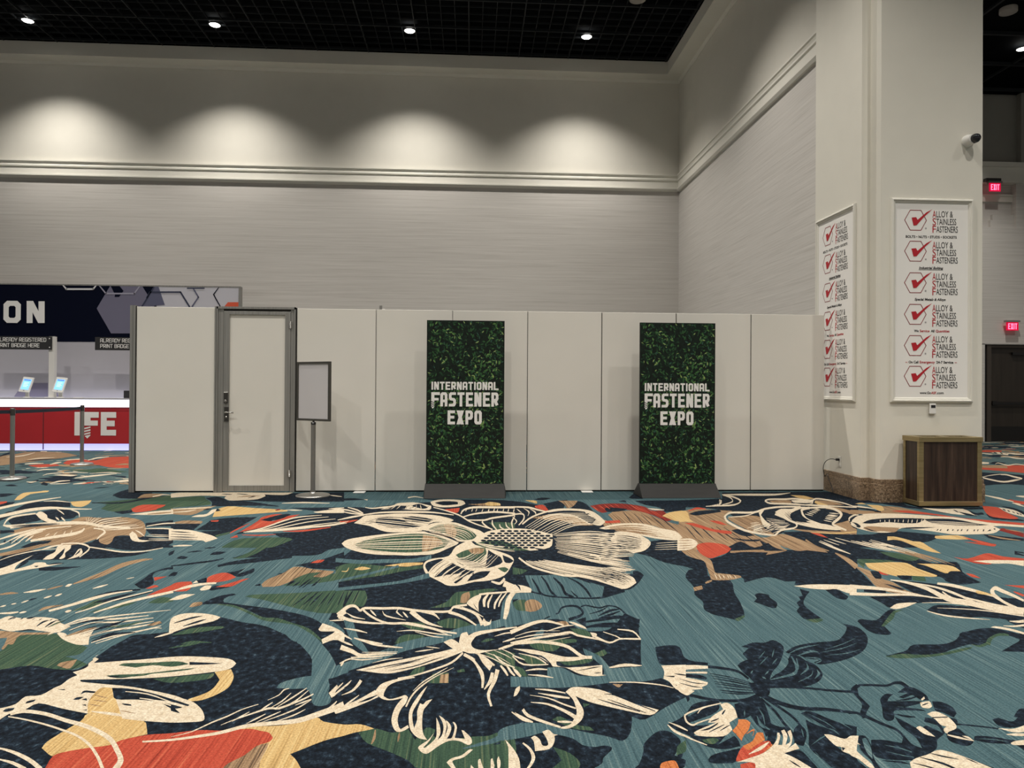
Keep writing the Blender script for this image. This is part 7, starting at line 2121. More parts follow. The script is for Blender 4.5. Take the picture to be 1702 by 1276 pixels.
# the column, its stepped corner and its granite plinth
CX, CY0, CY1, CXR = 4.965, 8.62, 10.02, 6.44
def col_plan(o): return [(CX-o, CY1), (CX-o, 8.80-o), (5.08-o, 8.80-o), (5.08-o, 8.66-o*.6), (5.115-o*.4, CY0-o), (CXR+o, CY0-o), (CXR+o, CY1)]
c = MB(); c.prism(col_plan(0), -.02, CEIL_Z+.3, M_COLUMN)
c.build('wall_column', kind='structure')
b = MB(); b.prism(col_plan(.028), -.02, .225, M_GRANITE); b.prism(col_plan(.018), .225, .285, M_GRANITE)
b.build('baseboard_column', kind='structure', bevel=.006)

# the hall beyond the column: panelled wall, recess, beam, dark doors
FY = 18.79
h = MB()
h.box((12.0, FY, 2.70), (24, FY+.25, 5.92), M_COVER_X)
h.box((15.01, FY, 5.92), (24, FY+.25, 7.14), M_COVER_X)
h.box((12.0, FY, 2.68), (24, FY+.06, 2.70), M_ALU)
h.box((12.0, FY+.18, 5.92), (15.01, FY+.25, 7.2), M_COVER_X); h.box((12.0, FY+.02, 7.6), (15.03, FY+.25, 9.7), M_UPPER)
h.box((12.0, FY, -.02), (14.12, FY+.25, 2.70), M_COVER_X); h.box((16.2, FY, -.02), (24, FY+.25, 2.70), M_COVER_X)
h.box((15.03, FY-.15, 7.68), (24, FY+.3, 9.7), M_UPPER)
h.build('wall_far', kind='structure')
t = MB(); t.box((12.0, FY-.10, 7.14), (24, FY+.3, 7.55), M_TRIM); t.box((12.0, FY-.16, 7.55), (24, FY+.3, 7.68), M_TRIM)
t.box((12.0, FY+.13, 6.66), (15.01, FY+.18, 6.86), M_TRIM); t.box((12.0, FY+.10, 6.82), (15.01, FY+.18, 6.86), M_TRIM); t.box((14.40, FY+.09, 5.92), (15.01, FY+.18, 6.29), M_COVER_X); t.box((14.34, FY+.09, 5.92), (14.40, FY+.18, 6.14), M_COVER_X)
t.build('trim_3', kind='structure')
M_DOOR = noise_mat('dark_brown_door', [(.3, (.020, .015, .011, 1)), (.7, (.030, .023, .017, 1))], (10, 10, .8), 3, .45)
M_DOORF = new_mat('dark_door_frame', (.05, .04, .032, 1), .5)
M_KICK = new_mat('black_kick_plate', (.006, .005, .005, 1), .4)
d = MB(); d.box((14.32, FY+.10, .02), (16.1, FY+.16, 2.62), M_DOOR)
door = d.build('door_1', kind='structure', loc=(0,0,0))
f = MB(); f.box((14.12, FY+.06, 0), (14.20, FY+.25, 2.68), M_BLACKP); f.box((14.20, FY+.02, 0), (14.32, FY+.2, 2.68), M_DOORF); f.box((14.32, FY+.04, 2.60), (16.2, FY+.2, 2.68), M_DOORF); f.box((16.1, FY+.02, 0), (16.2, FY+.2, 2.68), M_DOORF)
f.build('door_frame', parent=door)
f = MB(); f.box((14.34, FY+.085, .02), (16.08, FY+.10, .42), M_KICK); f.build('kick_plate', parent=door)
f = MB(); f.box((14.36, FY+.02, 1.02), (16.06, FY+.06, 1.10), M_KICK); f.box((14.40, FY+.06, 1.0), (14.5, FY+.1, 1.12), M_KICK); f.build('push_bar', parent=door)
f = MB(); f.box((14.95, FY+.03, 2.40), (15.4, FY+.1, 2.47), M_KICK); f.build('door_closer', parent=door)

# ------------------------------------------------------------------ ceiling fittings
def downlight(x, y, z, label, lamp_power, with_lamp=True):
    t = thing('downlight', label, 'ceiling light', (x, y, z), 0, 'downlights in the black ceiling')
    r = MB(); r.lathe([(.113, .004), (.118, -.014), (.135, -.014), (.14, .004)], M_BLACKP, cap=False); r.build('trim_ring', parent=t)
    l = MB(); l.lathe([(.114, .0), (.10, -.012), (.0, -.02)], M_LENS); l.build('lens', parent=t)
    spot((0, 0, -.06), lamp_power, 112, 1.0, t)
    return t
for (px, py), nm in (((46, 34), 'round downlight nearest the left edge of the picture, above the registration backdrop'),
                     ((357, 41), 'round downlight in black grid ceiling, second from the left of the wall row'),
                     ((681, 51), 'round downlight in black grid ceiling, third from the left, left of middle'),
                     ((975, 61), 'round downlight in black grid ceiling closest to the room corner')):
    p = at_z(px, py, CEIL_Z-.02); downlight(p.x, p.y, CEIL_Z-.02, nm, WASH_POWER)
p = at_z(1699, 81, 9.50); downlight(p.x, p.y, 9.50, 'round downlight in the black ceiling right of the white column', HALL_POWER)
M_SPEAK = new_mat('speaker_grille', (.30, .27, .245, 1), .7)
for (px, py, z), nm in (((1676, 20, 9.52), 'round beige ceiling speaker right of the white column'), ((1060, -1, CEIL_Z-.01), 'round beige ceiling speaker cut off by the top picture edge')):
    p = at_z(px, py, z); t = thing('ceiling_speaker', nm, 'speaker', (p.x, p.y, z), 0, 'ceiling speakers')
    r = MB(); r.lathe([(.17, .08), (.17, -.01), (.155, -.016)], M_SPEAK, cap=False); r.build('rim', parent=t)
    r = MB(); r.lathe([(.156, -.014), (.08, -.02), (0, -.022)], M_SPEAK); r.build('grille', parent=t)
M_EXITRED = glow_mat('exit_red_face', (.55, .0, .035, 1), .9); M_EXITLET = glow_mat('exit_letters', (1, .13, .25, 1), 2.6)
def exit_sign(x, y, z, w, h, label, hang):
    t = thing('exit_sign', label, 'exit sign', (x, y, z), 0, 'red exit signs')
    r = MB(); r.box((-w/2-.03, -.04, h), (w/2+.03, .06, h+.05), M_STEEL); r.build('housing', parent=t)
    r = MB(); r.box((-w/2, -.012, 0), (w/2, .012, h), M_EXITRED); pn = r.build('panel', parent=t)
    r = MB(); block_text(r, 'EXIT', -w*.38, w*.38, h*.14, h*.72, w*.075, plane_fn((0, -.016, 0), (1, 0, 0), (0, 0, 1)), M_EXITLET); r.build('lettering', parent=t)
    if hang:
        r = MB(); r.box((-w/2-.1, -.03, h+.05), (w/2, .1, h+.13), M_DARKSTEEL); r.build('bracket', parent=t)
    else:
        r = MB(); r.box((-.06, .06, h-.02), (.06, FY-y, h+.04), M_STEEL); r.build('bracket', parent=t)
    return t
p = at_y(1653.5, 318, FY-.2); exit_sign(p.x, p.y, p.z, .32, .225, 'red lit EXIT sign hanging under the high beam at far right', True)
p = at_y(1682.5, 549, FY-.12); exit_sign(p.x, p.y, p.z, .34, .225, 'red lit EXIT sign on the wall over the dark doors', False)
# ------------------------------------------------------------------ white panel partition with its door
PY = 9.60; PT = .045; PH = 2.44
SEAMS = [-4.407, -3.380, -2.330, -1.282, -.262, .754, 1.771, 2.801, 3.850, 4.895]
LAB = {0: 'white partition panel left of the grey framed door, at the open end', 2: 'white partition panel right of the door, behind the blank sign stand',
       3: 'white partition panel behind the left half of the first leafy banner', 4: 'white partition panel behind the right half of the first leafy banner',
       5: 'white partition panel midway between the two leafy banners, nothing before it', 6: 'white partition panel behind the left half of the second leafy banner',
       7: 'white partition panel behind the right half of the second leafy banner', 8: 'last white partition panel at right, against the white column'}
for i in range(9):
    if i == 1: continue
    x0, x1 = SEAMS[i]+.006, SEAMS[i+1]-.006
    if i == 0: x1 -= .012
    t = thing('partition_section', LAB[i], 'partition section', ((x0+x1)/2, PY, 0), 0, 'white partition panels')
    hw = (x1-x0)/2
    b = MB(); b.box((-hw, 0, .016), (hw, PT, PH), M_PANEL); b.build('board', parent=t, bevel=.003)
    b = MB(); b.box((-hw-.005, .012, .0), (-hw, PT-.004, PH-.004), M_DARKGAP); b.box((-hw, .012, 0), (hw, PT-.008, .016), M_DARKGAP); b.build('edge_strip', parent=t)
    if i == 0:
        b = MB()
        for a0, a1 in ((-.082, -.048), (-.044, -.012)): b.box((-hw+a0, -.012, 0), (-hw+a1, .07, PH+.015), M_ALU)
        b.box((-hw-.078, -.004, .002), (-hw-.006, .066, PH+.01), M_DARKGAP); b.build('end_post', parent=t)
    if i in (2, 4, 5):
        px = {2: 596, 5: 978, 4: None}[i]
        if px:
            q = at_z(px, 819.5, 0); b = MB(); b.box((q.x-(x0+x1)/2-.075, -.13, 0), (q.x-(x0+x1)/2+.075, .10, .008), M_WHITE); b.build('floor_plate', parent=t, bevel=.002)
    if i == 3:
        q = at_y(633, 513, PY+.02).x-(x0+x1)/2
        b = MB(); b.box((q-.018, .006, PH), (q+.018, .03, PH+.055), M_ALU); b.box((q+.018, .006, PH), (q+.05, .03, PH+.012), M_WHITE); b.build('top_clip', parent=t)
# the door unit
x0, x1 = SEAMS[1], SEAMS[2]
t = thing('door_unit', 'grey aluminium framed door with white infill in the partition', 'door', ((x0+x1)/2, PY, 0))
hw = (x1-x0)/2; DH = 2.455
f = MB(); f.box((-hw-.012, -.018, 0), (-hw+.005, .06, DH), M_ALU); f.box((-hw+.010, -.018, 0), (-hw+.028, .06, DH), M_ALU); f.box((-hw+.028, -.004, 0), (-hw+.098, .05, DH-.03), M_ALU)
f.box((hw-.028, -.018, 0), (hw-.012, .06, DH), M_ALU); f.box((hw-.075, -.004, 0), (hw-.028, .05, DH-.03), M_ALU)
f.box((-hw+.005, -.018, DH-.03), (hw-.012, .06, DH), M_ALU); f.box((-hw+.02, .0, DH-.055), (hw-.03, .05, DH-.03), M_DARKGAP)
f.box((-hw+.004, -.012, .004), (-hw+.011, .05, DH-.02), M_DARKGAP)
f.box((hw-.012, .004, .0), (hw, .05, DH-.006), M_DARKGAP)
f.build('door_frame', parent=t)
L = MB(); lx0, lx1, lt = -hw+.102, hw-.079, DH-.062
px0, px1, pz0, pz1 = -hw+.178, hw-.150, .088, DH-.105
L.box((lx0, -.010, .012), (px0, .035, lt), M_ALU); L.box((px1, -.010, .012), (lx1, .035, lt), M_ALU)
L.box((px0, -.010, .012), (px1, .035, pz0), M_ALU); L.box((px0, -.010, pz1), (px1, .035, lt), M_ALU)
leaf = L.build('door_leaf', parent=t, bevel=.002)
q = MB(); q.box((px0, .006, pz0), (px1, .022, pz1), M_PANEL); q.build('infill', parent=leaf)
q = MB(); q.box((lx0+.012, -.030, 1.175), (lx0+.062, -.010, 1.315), M_DARKSTEEL); q.box((lx0+.012, -.030, 1.315), (lx0+.062, -.010, 1.323), M_WHITE); q.lathe([(.018, 0), (.018, -.012), (.012, -.016)], M_STEEL, (lx0+.037, -.030, 1.205), 20, 'y'); q.build('keypad_lock', parent=leaf, bevel=.004)
q = MB(); q.box((lx0+.016, -.020, .935), (lx0+.074, -.010, 1.125), M_DARKSTEEL); q.box((lx0+.010, -.021, .935), (lx0+.017, -.009, 1.125), M_STEEL); q.lathe([(.014, 0), (.014, -.010), (.0, -.012)], M_STEEL, (lx0+.045, -.020, .99), 20, 'y')
q.lathe([(.013, 0), (.011, -.05)], M_STEEL, (lx0+.045, -.018, 1.055), 16, 'y'); q.tube([(lx0+.040, -.065, 1.055), (lx0+.085, -.068, 1.055), (lx0+.15, -.060, 1.052)], .0095, M_STEEL); q.build('door_handle', parent=leaf)
for z in (2.22, .245):
    q = MB(); q.box((px1+.045, -.018, z-.042), (px1+.068, -.009, z+.042), M_STEEL); q.box((px1+.074, -.018, z-.042), (px1+.095, -.009, z+.042), M_STEEL); q.tube([(px1+.071, -.016, z-.045), (px1+.071, -.016, z+.045)], .007, M_STEEL, 8); q.build('hinge', parent=leaf)

# ------------------------------------------------------------------ leafy banners
random.seed(11)
GRE = []
for r_, g_, b_ in ((14, 30, 22), (22, 48, 32), (34, 66, 40), (46, 84, 48), (66, 104, 58), (98, 130, 72), (140, 158, 92), (52, 88, 70), (30, 58, 50)):
    GRE.append(new_mat('printed_leaf', lin(r_, g_, b_, 1.15), .55, 0, .25))
M_HEDGE = noise_mat('printed_hedge_shade', [(.35, lin(7, 14, 11)), (.65, lin(16, 32, 23))], (18, 18, 18), 4, .55, 0, 0, None, .25)
BW, BH, BZ = 1.005, 2.125, .145
def hedge_print():
    m = MB(); m.box((-BW/2, 0, .03), (BW/2, .035, BZ+BH), M_HEDGE)
    from mathutils import noise as ns
    N = 2600
    for k in range(N):
        x = random.uniform(-BW/2+.02, BW/2-.02); z = BZ+random.uniform(.0, BH-.02)
        lit = ns.noise(Vector((x*3.1, z*3.1, 4.2)))*.5 + ns.noise(Vector((x*9, z*9, 1.7)))*.35
        d = k/N                                                      # later leaves lie in front and are brighter
        tone = lit*2.2 + d*2.4 + random.gauss(0, .75) + .25*(1 if z < 1.9 else -.6)
        ci = 0 if tone < .3 else 1 if tone < 1.0 else 2 if tone < 1.7 else 3 if tone < 2.4 else 4 if tone < 3.1 else 5 if tone < 3.8 else 6
        if random.random() < .14: ci = random.choice((7, 8))
        L_ = random.uniform(.034, .058)*(1 if random.random() > .2 else .7); W_ = L_*random.uniform(.36, .52)*random.choice((1, 1, .6)); a = random.uniform(0, 2*PI)
        ca, sa = math.cos(a), math.sin(a); yy = -.0004-.0016*d
        def P(u, v):
            X = x+u*ca-v*sa; Z = z+u*sa+v*ca
            return (min(max(X, -BW/2), BW/2), yy, min(max(Z, BZ), BZ+BH))
        tip, base = P(L_/2, 0), P(-L_/2, 0)
        m.quad([base, P(-L_*.2, W_*.42), P(L_*.12, W_*.46), tip], GRE[ci]); m.quad([tip, P(L_*.12, -W_*.46), P(-L_*.2, -W_*.42), base], GRE[max(ci-1, 0)])
    return m
hp = hedge_print()
def banner_lettering():
    m = MB(); fn = plane_fn((-BW/2, -.0028, BZ+BH), (BW, 0, 0), (0, 0, -BH))
    F = lambda x, y: fn(x, 1-y) if False else fn(x, y)
    fz = plane_fn((-BW/2, -.0028, BZ), (1, 0, 0), (0, 0, 1))
    X = lambda u: u*BW
    Zt = lambda v: BH*(1-v)
    def line(txt, u0, u1, v0, v1, t, wi): block_text(m, txt, X(u0), X(u1), Zt(v1), BH*(v1-v0), t, fz, M_LETTER, wi)
    line('INTERNATIONAL', .062, .925, .374, .423, .021, .024)
    line('ASTENER', .178, .925, .438, .524, .034, .036)
    line('EXPO', .272, .712, .548, .633, .036, .038)
    # the F whose foot is a screw thread
    fx, fz0, fh = X(.062), Zt(.524), BH*.086
    w_ = X(.172)-fx; t_ = .036
    for a, b in (((t_*1.1, fh-t_), (w_, fh)), ((t_*1.1, fh*.42), (w_*.86, fh*.42+t_*.9)), ((0, fh*.36), (t_*1.1, fh))):
        m.quad([fz(fx+a[0], fz0+a[1]), fz(fx+b[0], fz0+a[1]), fz(fx+b[0], fz0+b[1]), fz(fx+a[0], fz0+b[1])], M_LETTER)
    for k in range(3):
        zz = fz0+fh*.30-k*.022; m.quad([fz(fx, zz-.016), fz(fx+t_*1.1, zz+.004), fz(fx+t_*1.1, zz+.014), fz(fx, zz-.004)], M_LETTER)
    m.quad([fz(fx+.004, fz0-.012), fz(fx+t_*.55, fz0-.030), fz(fx+t_*1.1, fz0-.004), fz(fx+t_*1.1, fz0+.004)], M_LETTER)
    return m
bl = banner_lettering()
def make_banner(label, x, y):
    t = thing('banner_stand', label, 'banner', (x, y, 0), 0, 'leafy expo banners')
    return t
ban = make_banner('leafy green expo banner on grey foot, the one nearer the door and sign stand', -.078, 9.215)
hp.build('panel', parent=ban); bl.build('lettering', parent=ban)
q = MB(); n_ = len(q.v)
fo, ba, hh = -.215, .19, .158
q.v += [(-.515, fo, 0), (.515, fo, 0), (.545, ba, 0), (-.545, ba, 0), (-.512, -.012, hh), (.512, -.012, hh), (.512, .047, hh), (-.512, .047, hh)]
for a in ((0,3,2,1),(4,5,6,7),(0,1,5,4),(1,2,6,5),(2,3,7,6),(3,0,4,7)): q.face(a, M_GREYBASE)
q.build('base', parent=ban, bevel=.004)
b2 = copy_tree(ban); b2.location = (2.708, 9.205, 0)
b2['label'] = 'leafy green expo banner on grey foot, the one nearer the white column'

# ------------------------------------------------------------------ blank sign stand
sx = at_y(520, 823, 9.25).x
t = thing('sign_stand', 'steel floor stand holding a blank framed sign beside the door', 'sign stand', (sx, 9.25, 0), -math.radians(33))
q = MB(); q.lathe([(.215, 0), (.215, .012), (.20, .02), (.10, .030), (.045, .036), (.036, .05)], M_STEEL, seg=48); q.build('base', parent=t)
q = MB(); q.lathe([(.030, .04), (.030, .925)], noise_mat('stand_pole', [(.3, (.22, .215, .2, 1)), (.7, (.3, .295, .28, 1))], (40, 40, 1), 2, .4, .7)); q.build('pole', parent=t)
q = MB(); q.lathe([(.032, .915), (.032, .945), (.014, .947), (.014, .965)], M_BLACKP); q.build('collar', parent=t)
M_SIGNP = new_mat('blank_grey_sheet', (.56, .545, .56, 1), .5); M_SIGNF = new_mat('grey_metal_frame', (.10, .095, .085, 1), .4, .6)
q = MB(); w2, z0, z1, b_ = .29, .962, 1.722, .028
q.box((-w2, -.018, z0), (w2, .018, z0+b_), M_SIGNF); q.box((-w2, -.018, z1-b_), (w2, .018, z1), M_SIGNF); q.box((-w2, -.018, z0+b_), (-w2+b_, .018, z1-b_), M_SIGNF); q.box((w2-b_, -.018, z0+b_), (w2, .018, z1-b_), M_SIGNF)
q.build('sign_frame', parent=t, bevel=.003)
q = MB(); q.box((-w2+b_, -.006, z0+b_), (w2-b_, .006, z1-b_), M_SIGNP); q.build('sign_sheet', parent=t)

# ------------------------------------------------------------------ posters on the column
M_POSTER = new_mat('white_poster', (.82, .80, .765, 1), .45); M_INK = new_mat('poster_black', (.02, .018, .02, 1), .5); M_RED = new_mat('poster_red', lin(186, 30, 44, .9), .45); M_HEXL = new_mat('poster_dark_red', lin(140, 28, 40, .9), .45); M_GREYI = new_mat('poster_grey', (.35, .33, .33, 1), .5)
def poster(name_label, loc, rz, W_, H_):
    t = thing('framed_poster', name_label, 'poster', loc, rz, 'posters on the white column')
    f = MB(); fw = .075
    for (ax, az, bx, bz) in ((0, 0, W_, 0), (0, H_, W_, H_), (0, 0, 0, H_), (W_, 0, W_, H_)):
        pass
    pr = [(0, 0), (0, .012), (.010, .030), (.026, .034), (.036, .020), (.050, .018), (.062, .008), (.075, 0)]   # (inwards, outwards)
    ring = lambda o, d: [(o, -d, o), (W_-o, -d, o), (W_-o, -d, H_-o), (o, -d, H_-o)]
    n = len(f.v)
    for o, d in pr: f.v += ring(o, d)
    for k in range(len(pr)-1):
        for i in range(4):
            j = (i+1) % 4; f.face((n+4*k+i, n+4*k+j, n+4*k+4+j, n+4*k+4+i), M_TRIM)
    f.build('frame', parent=t)
    g = MB(); g.box((.06, -.006, .06), (W_-.06, -.001, H_-.06), M_POSTER)
    pw, ph = W_-.15, H_-.15
    k = pw/392.0; kz = ph/1065.0
    fn = plane_fn((.075, -.0075, .075+ph), (k, 0, 0), (0, 0, -kz)); ft = plane_fn((.075, -.0078, .075+ph), (k, 0, 0), (0, 0, kz))
    fr = plane_fn((.075, -.0085, .075+ph), (k, 0, 0), (0, 0, -kz))
    rows = (88, 260, 435, 610, 783, 953)
    for r, yc in enumerate(rows):
        cx, cy = 106, yc
        hexa = lambda s: [(cx-62*s, cy), (cx-31*s, cy-57*s), (cx+31*s, cy-57*s), (cx+62*s, cy), (cx+31*s, cy+57*s), (cx-31*s, cy+57*s)]
        g.flat([hexa(1), hexa(.935)], fn, M_HEXL)
        g.flat([[(cx-22, cy-14), (cx+3, cy-17), (cx+11, cy-2), (cx+60, cy-45), (cx+92, cy-62), (cx+50, cy-22), (cx+6, cy+28), (cx-11, cy+30)]], fr, M_RED)
        g.flat([[(cx+57+5*math.cos(a), cy+44+5*math.sin(a)) for a in [i*PI/4 for i in range(8)]]], fn, M_GREYI)
        for j, (a, b, wd) in enumerate((('A', 'LLOY &', 114), ('S', 'TAINLESS', 132), ('F', 'ASTENERS', 141))):
            yb = cy-19+42*j
            font_text(g, a, 200, -(yb+3), 19, 42, ft, M_RED, .0); font_text(g, b, 221, -yb, wd-22, 36, ft, M_INK, .004)
        ys = cy+92
        if r == 0: font_text(g, 'BOLTS \u2022 NUTS \u2022 STUDS \u2022 SOCKETS', 52, -ys-6, 282, 14, ft, M_INK, .024)
        if r == 1:
            font_text(g, 'Industrial Bolting', 126, -ys-6, 134, 14, ft, M_INK, .03, .25); g.flat([[(124, ys+9), (258, ys+9), (258, ys+11.5), (124, ys+11.5)]], fn, M_INK)
        if r == 2: font_text(g, 'Special Metals & Alloys', 102, -ys-6, 172, 14, ft, M_INK, .03, .25)
        if r == 3:
            x = font_text(g, 'We', 100, -ys-6, 24, 14, ft, M_INK, .03); x = font_text(g, 'Service', x+7, -ys-6, 54, 14, ft, M_RED, .024); x = font_text(g, 'All', x+7, -ys-6, 20, 14, ft, M_INK, .03); font_text(g, 'Quantities', x+7, -ys-6, 76, 14, ft, M_RED, .024)
        if r == 4:
            x = font_text(g, '**', 52, -ys-8, 12, 10, ft, M_RED, .01); x = font_text(g, 'On Call', x+6, -ys-6, 54, 14, ft, M_INK, .03); x = font_text(g, 'Emergency', x+7, -ys-6, 84, 14, ft, M_RED, .024); x = font_text(g, '24-7 Service', x+8, -ys-6, 94, 14, ft, M_INK, .03); font_text(g, '**', x+8, -ys-8, 12, 10, ft, M_RED, .01)
        if r == 5:
            x = font_text(g, 'www.Go', 132, -ys-6, 62, 14, ft, M_INK, .024); x = font_text(g, 'ASF', x+1, -ys-6, 28, 14, ft, M_RED, .024); font_text(g, '.com', x+1, -ys-6, 40, 14, ft, M_INK, .024)
    g.build('print', parent=t)
    return t
poster('white framed fastener poster on the broad front face of the column', (5.235, CY0, 1.25), 0, 1.075, 2.565)
poster('white framed fastener poster on the side face of the column, above the power outlet', (CX, 9.965, 1.25), -PI/2, 1.045, 2.575)

# thermostat, camera, outlet, cord
p = at_y(1548.5, 679, CY0); t = thing('thermostat', 'small white thermostat under the front poster on the column', 'thermostat', (p.x, CY0, p.z))
q = MB(); q.box((-.043, -.028, -.066), (.043, -.0005, .066), M_WHITE); q.build('body', parent=t, bevel=.008)
q = MB(); q.box((-.026, -.031, .012), (.030, -.0275, .046), M_BLACKP); q.build('display', parent=t)
p = at_y(1609, 235, CY0); t = thing('security_camera', 'white and black security camera high on the column front', 'camera', (p.x, CY0, p.z))
q = MB(); q.lathe([(.075, -.0005), (.075, -.03), (.062, -.06), (.06, -.085), (.052, -.105)], M_WHITE, (-.012, 0, 0), 32, 'y'); q.build('mount', parent=t)
q = MB(); q.lathe([(.056, -.09), (.056, -.13), (.046, -.155), (.025, -.17), (0, -.174)], new_mat('black_gloss', (.012, .012, .016, 1), .12), (.012, 0, .0), 32, 'y'); q.build('lens_dome', parent=t)
M_OUT = new_mat('outlet_plate', (.66, .65, .60, 1), .4)
def at_x(x, y, X): d = ray(x, y); return CAM + d*(X/d.x)
p = at_x(1396, 767, CX); t = thing('power_outlet', 'white wall outlet low on the column side face', 'outlet', (CX, p.y, p.z))
q = MB(); q.box((-.008, -.045, -.07), (-.0005, .045, .07), M_OUT); q.build('plate', parent=t, bevel=.003)
for z in (.028, -.03): q = MB(); q.box((-.011, -.02, z-.018), (-.0075, .02, z+.018), M_WHITE); q.build('socket', parent=t)
t = thing('charging_lead', 'thin black power cord plugged into the column outlet, reaching down to the floor', 'cord', (CX, p.y, p.z))
q = MB(); q.box((-.055, -.016, .012), (-.0115, .016, .044), M_BLACKP); q.build('plug', parent=t, bevel=.005)
zz = p.z
pts = [(-.055, 0, .028), (-.10, .06, .03), (-.12, .16, -.02), (-.11, .24, -.12), (-.07, .27, -.23), (-.055, .24, -zz+.24), (-.06, .16, -zz+.15), (-.05, .10, -zz+.06), (-.07, .05, -zz+.008)]
def smooth_path(P, n=6):
    out = []
    for i in range(len(P)-1):
        a, b, c, d = [Vector(P[max(0, min(len(P)-1, i+k))]) for k in (-1, 0, 1, 2)]
        for j in range(n):
            s = j/n; out.append(.5*((2*b)+(c-a)*s+(2*a-5*b+4*c-d)*s*s+(3*b-a-3*c+d)*s**3))
    return out+[Vector(P[-1])]
q = MB(); q.tube(smooth_path(pts), .0045, M_BLACKP, 8); q.build('cable', parent=t)

# ------------------------------------------------------------------ waste and recycling bin
bx0, bx1, by0, by1, bh = 5.378, 6.165, 8.245, 8.565, .842
t = thing('recycling_bin', 'dark walnut two-hole litter bin with brass edging before the column', 'bin', ((bx0+bx1)/2, (by0+by1)/2, 0))
W2, D2 = (bx1-bx0)/2, (by1-by0)/2
f = MB(); e = .058
for sxn in (-1, 1):
    for syn in (-1, 1): f.box((sxn*W2, syn*D2, .02), (sxn*(W2-e), syn*(D2-e*.75), bh-.02), M_BRASS)
f.box((-W2-.006, -D2-.006, .012), (W2+.006, D2+.006, .066), M_BRASS); f.box((-W2-.008, -D2-.008, bh-.06), (-W2+.03, D2+.008, bh), M_BRASS); f.box((W2-.03, -D2-.008, bh-.06), (W2+.008, D2+.008, bh), M_BRASS)
f.box((-W2+.03, -D2-.008, bh-.06), (W2-.03, -D2+.03, bh), M_BRASS); f.box((-W2+.03, D2-.03, bh-.06), (W2-.03, D2+.008, bh), M_BRASS)
f.build('brass_frame', parent=t, bevel=.003)
b = MB(); b.box((-W2+.03, -D2+.008, .066), (W2-.03, -D2+.022, bh-.06), M_WOOD); b.build('front_panel', parent=t)
for sg in (-1, 1): b = MB(); b.box((sg*(W2-.008), -D2+.03, .066), (sg*(W2-.022), D2-.03, bh-.06), M_WOOD); b.build('side_panel', parent=t)
b = MB(); b.box((-W2+.03, D2-.022, .066), (W2-.03, D2-.008, bh-.06), M_WOOD); b.build('back_panel', parent=t)
b = MB()
for a0, a1, c0, c1 in ((-W2+.03, W2-.03, -D2+.03, -D2+.07), (-W2+.03, W2-.03, D2-.07, D2-.03), (-W2+.03, -W2+.08, -D2+.07, D2-.07), (-.035, .035, -D2+.07, D2-.07), (W2-.08, W2-.03, -D2+.07, D2-.07)):
    b.box((a0, c0, bh-.012), (a1, c1, bh-.001), M_BRASS)
b.build('lid', parent=t)
for sg in (-1, 1): b = MB(); b.box((sg*.035, -D2+.07, .3), (sg*(W2-.08), D2-.07, bh-.03), M_KICK); b.build('liner', parent=t)
b = MB(); b.box((-W2+.02, -D2+.02, 0), (W2-.02, D2-.02, .014), M_KICK); b.build('plinth', parent=t)

# ------------------------------------------------------------------ registration counter, backdrop and what stands there
KY = 15.76; KX0, KX1 = -12.6, -5.6
M_KRED = noise_mat('counter_red', [(.3, lin(176, 36, 44, .9)), (.7, lin(186, 42, 50, .9))], (1, 1, 1), 2, .35)
M_KTOP = new_mat('counter_top_grey', (.42, .42, .46, 1), .35)
M_GLOWB = glow_mat('counter_glow_band', (.86, .88, 1, 1), 2.3); M_GLOWF = glow_mat('counter_glow_plinth', (.46, .47, 1, 1), 1.25)
M_SLIT = new_mat('counter_seam', (.10, .02, .025, 1), .5)
t = thing('registration_counter', 'long red and glowing white registration counter at far left', 'counter', ((KX0+KX1)/2, KY, 0))
cx = (KX0+KX1)/2; hw = (KX1-KX0)/2
q = MB(); q.box((-hw, 0, .146), (hw, .8, .90), M_KRED); body = q.build('body', parent=t)
sm = at_y(72, 705, KY).x-cx
q = MB(); q.box((sm-.008, -.004, .02), (sm+.008, .01, .90), M_SLIT); q.build('seam', parent=body)
q = MB(); q.box((-hw, -.05, .935), (hw, .82, 1.095), M_GLOWB); q.build('glow_band', parent=t)
q = MB(); q.box((-hw-.01, -.06, 1.095), (hw+.01, .84, 1.125), M_KTOP); q.build('counter_top', parent=t)
q = MB(); q.box((-hw, .0, .90), (hw, .82, .935), new_mat('counter_dark_red', lin(110, 20, 30), .5)); q.build('under_band', parent=t)
q = MB(); q.box((-hw, .05, .0), (hw, .78, .146), M_GLOWF); q.build('glow_plinth', parent=t)
q = MB(); k0 = at_y(123.6, 723.5, KY-.006); k1 = at_y(193.2, 684.7, KY-.006); lw = k1.x-k0.x; lh = k1.z-k0.z
fn = plane_fn((k0.x-cx, -.006, k0.z), (1, 0, 0), (0, 0, 1)); tk = lh*.27
q.quad([fn(0, 0), fn(tk*.82, 0), fn(tk*.82, lh), fn(0, lh)], M_LETTER)
fx = lw*.235; fw = lw*.345
for a in ((fx+tk*.95, lh-tk*.9, fx+fw, lh), (fx+tk*.95, lh*.42, fx+fw*.94, lh*.42+tk*.8), (fx, lh*.42, fx+tk*.95, lh)): q.quad([fn(a[0], a[1]), fn(a[2], a[1]), fn(a[2], a[3]), fn(a[0], a[3])], M_LETTER)
for k in range(3):
    zz = lh*.30-k*lh*.12; q.quad([fn(fx, zz-.02), fn(fx+tk*.95, zz+.012), fn(fx+tk*.95, zz+.045), fn(fx, zz+.013)], M_LETTER)
q.quad([fn(fx+.01, -.01), fn(fx+tk*.47, -.065), fn(fx+tk*.95, .0), fn(fx+tk*.95, .02)], M_LETTER)
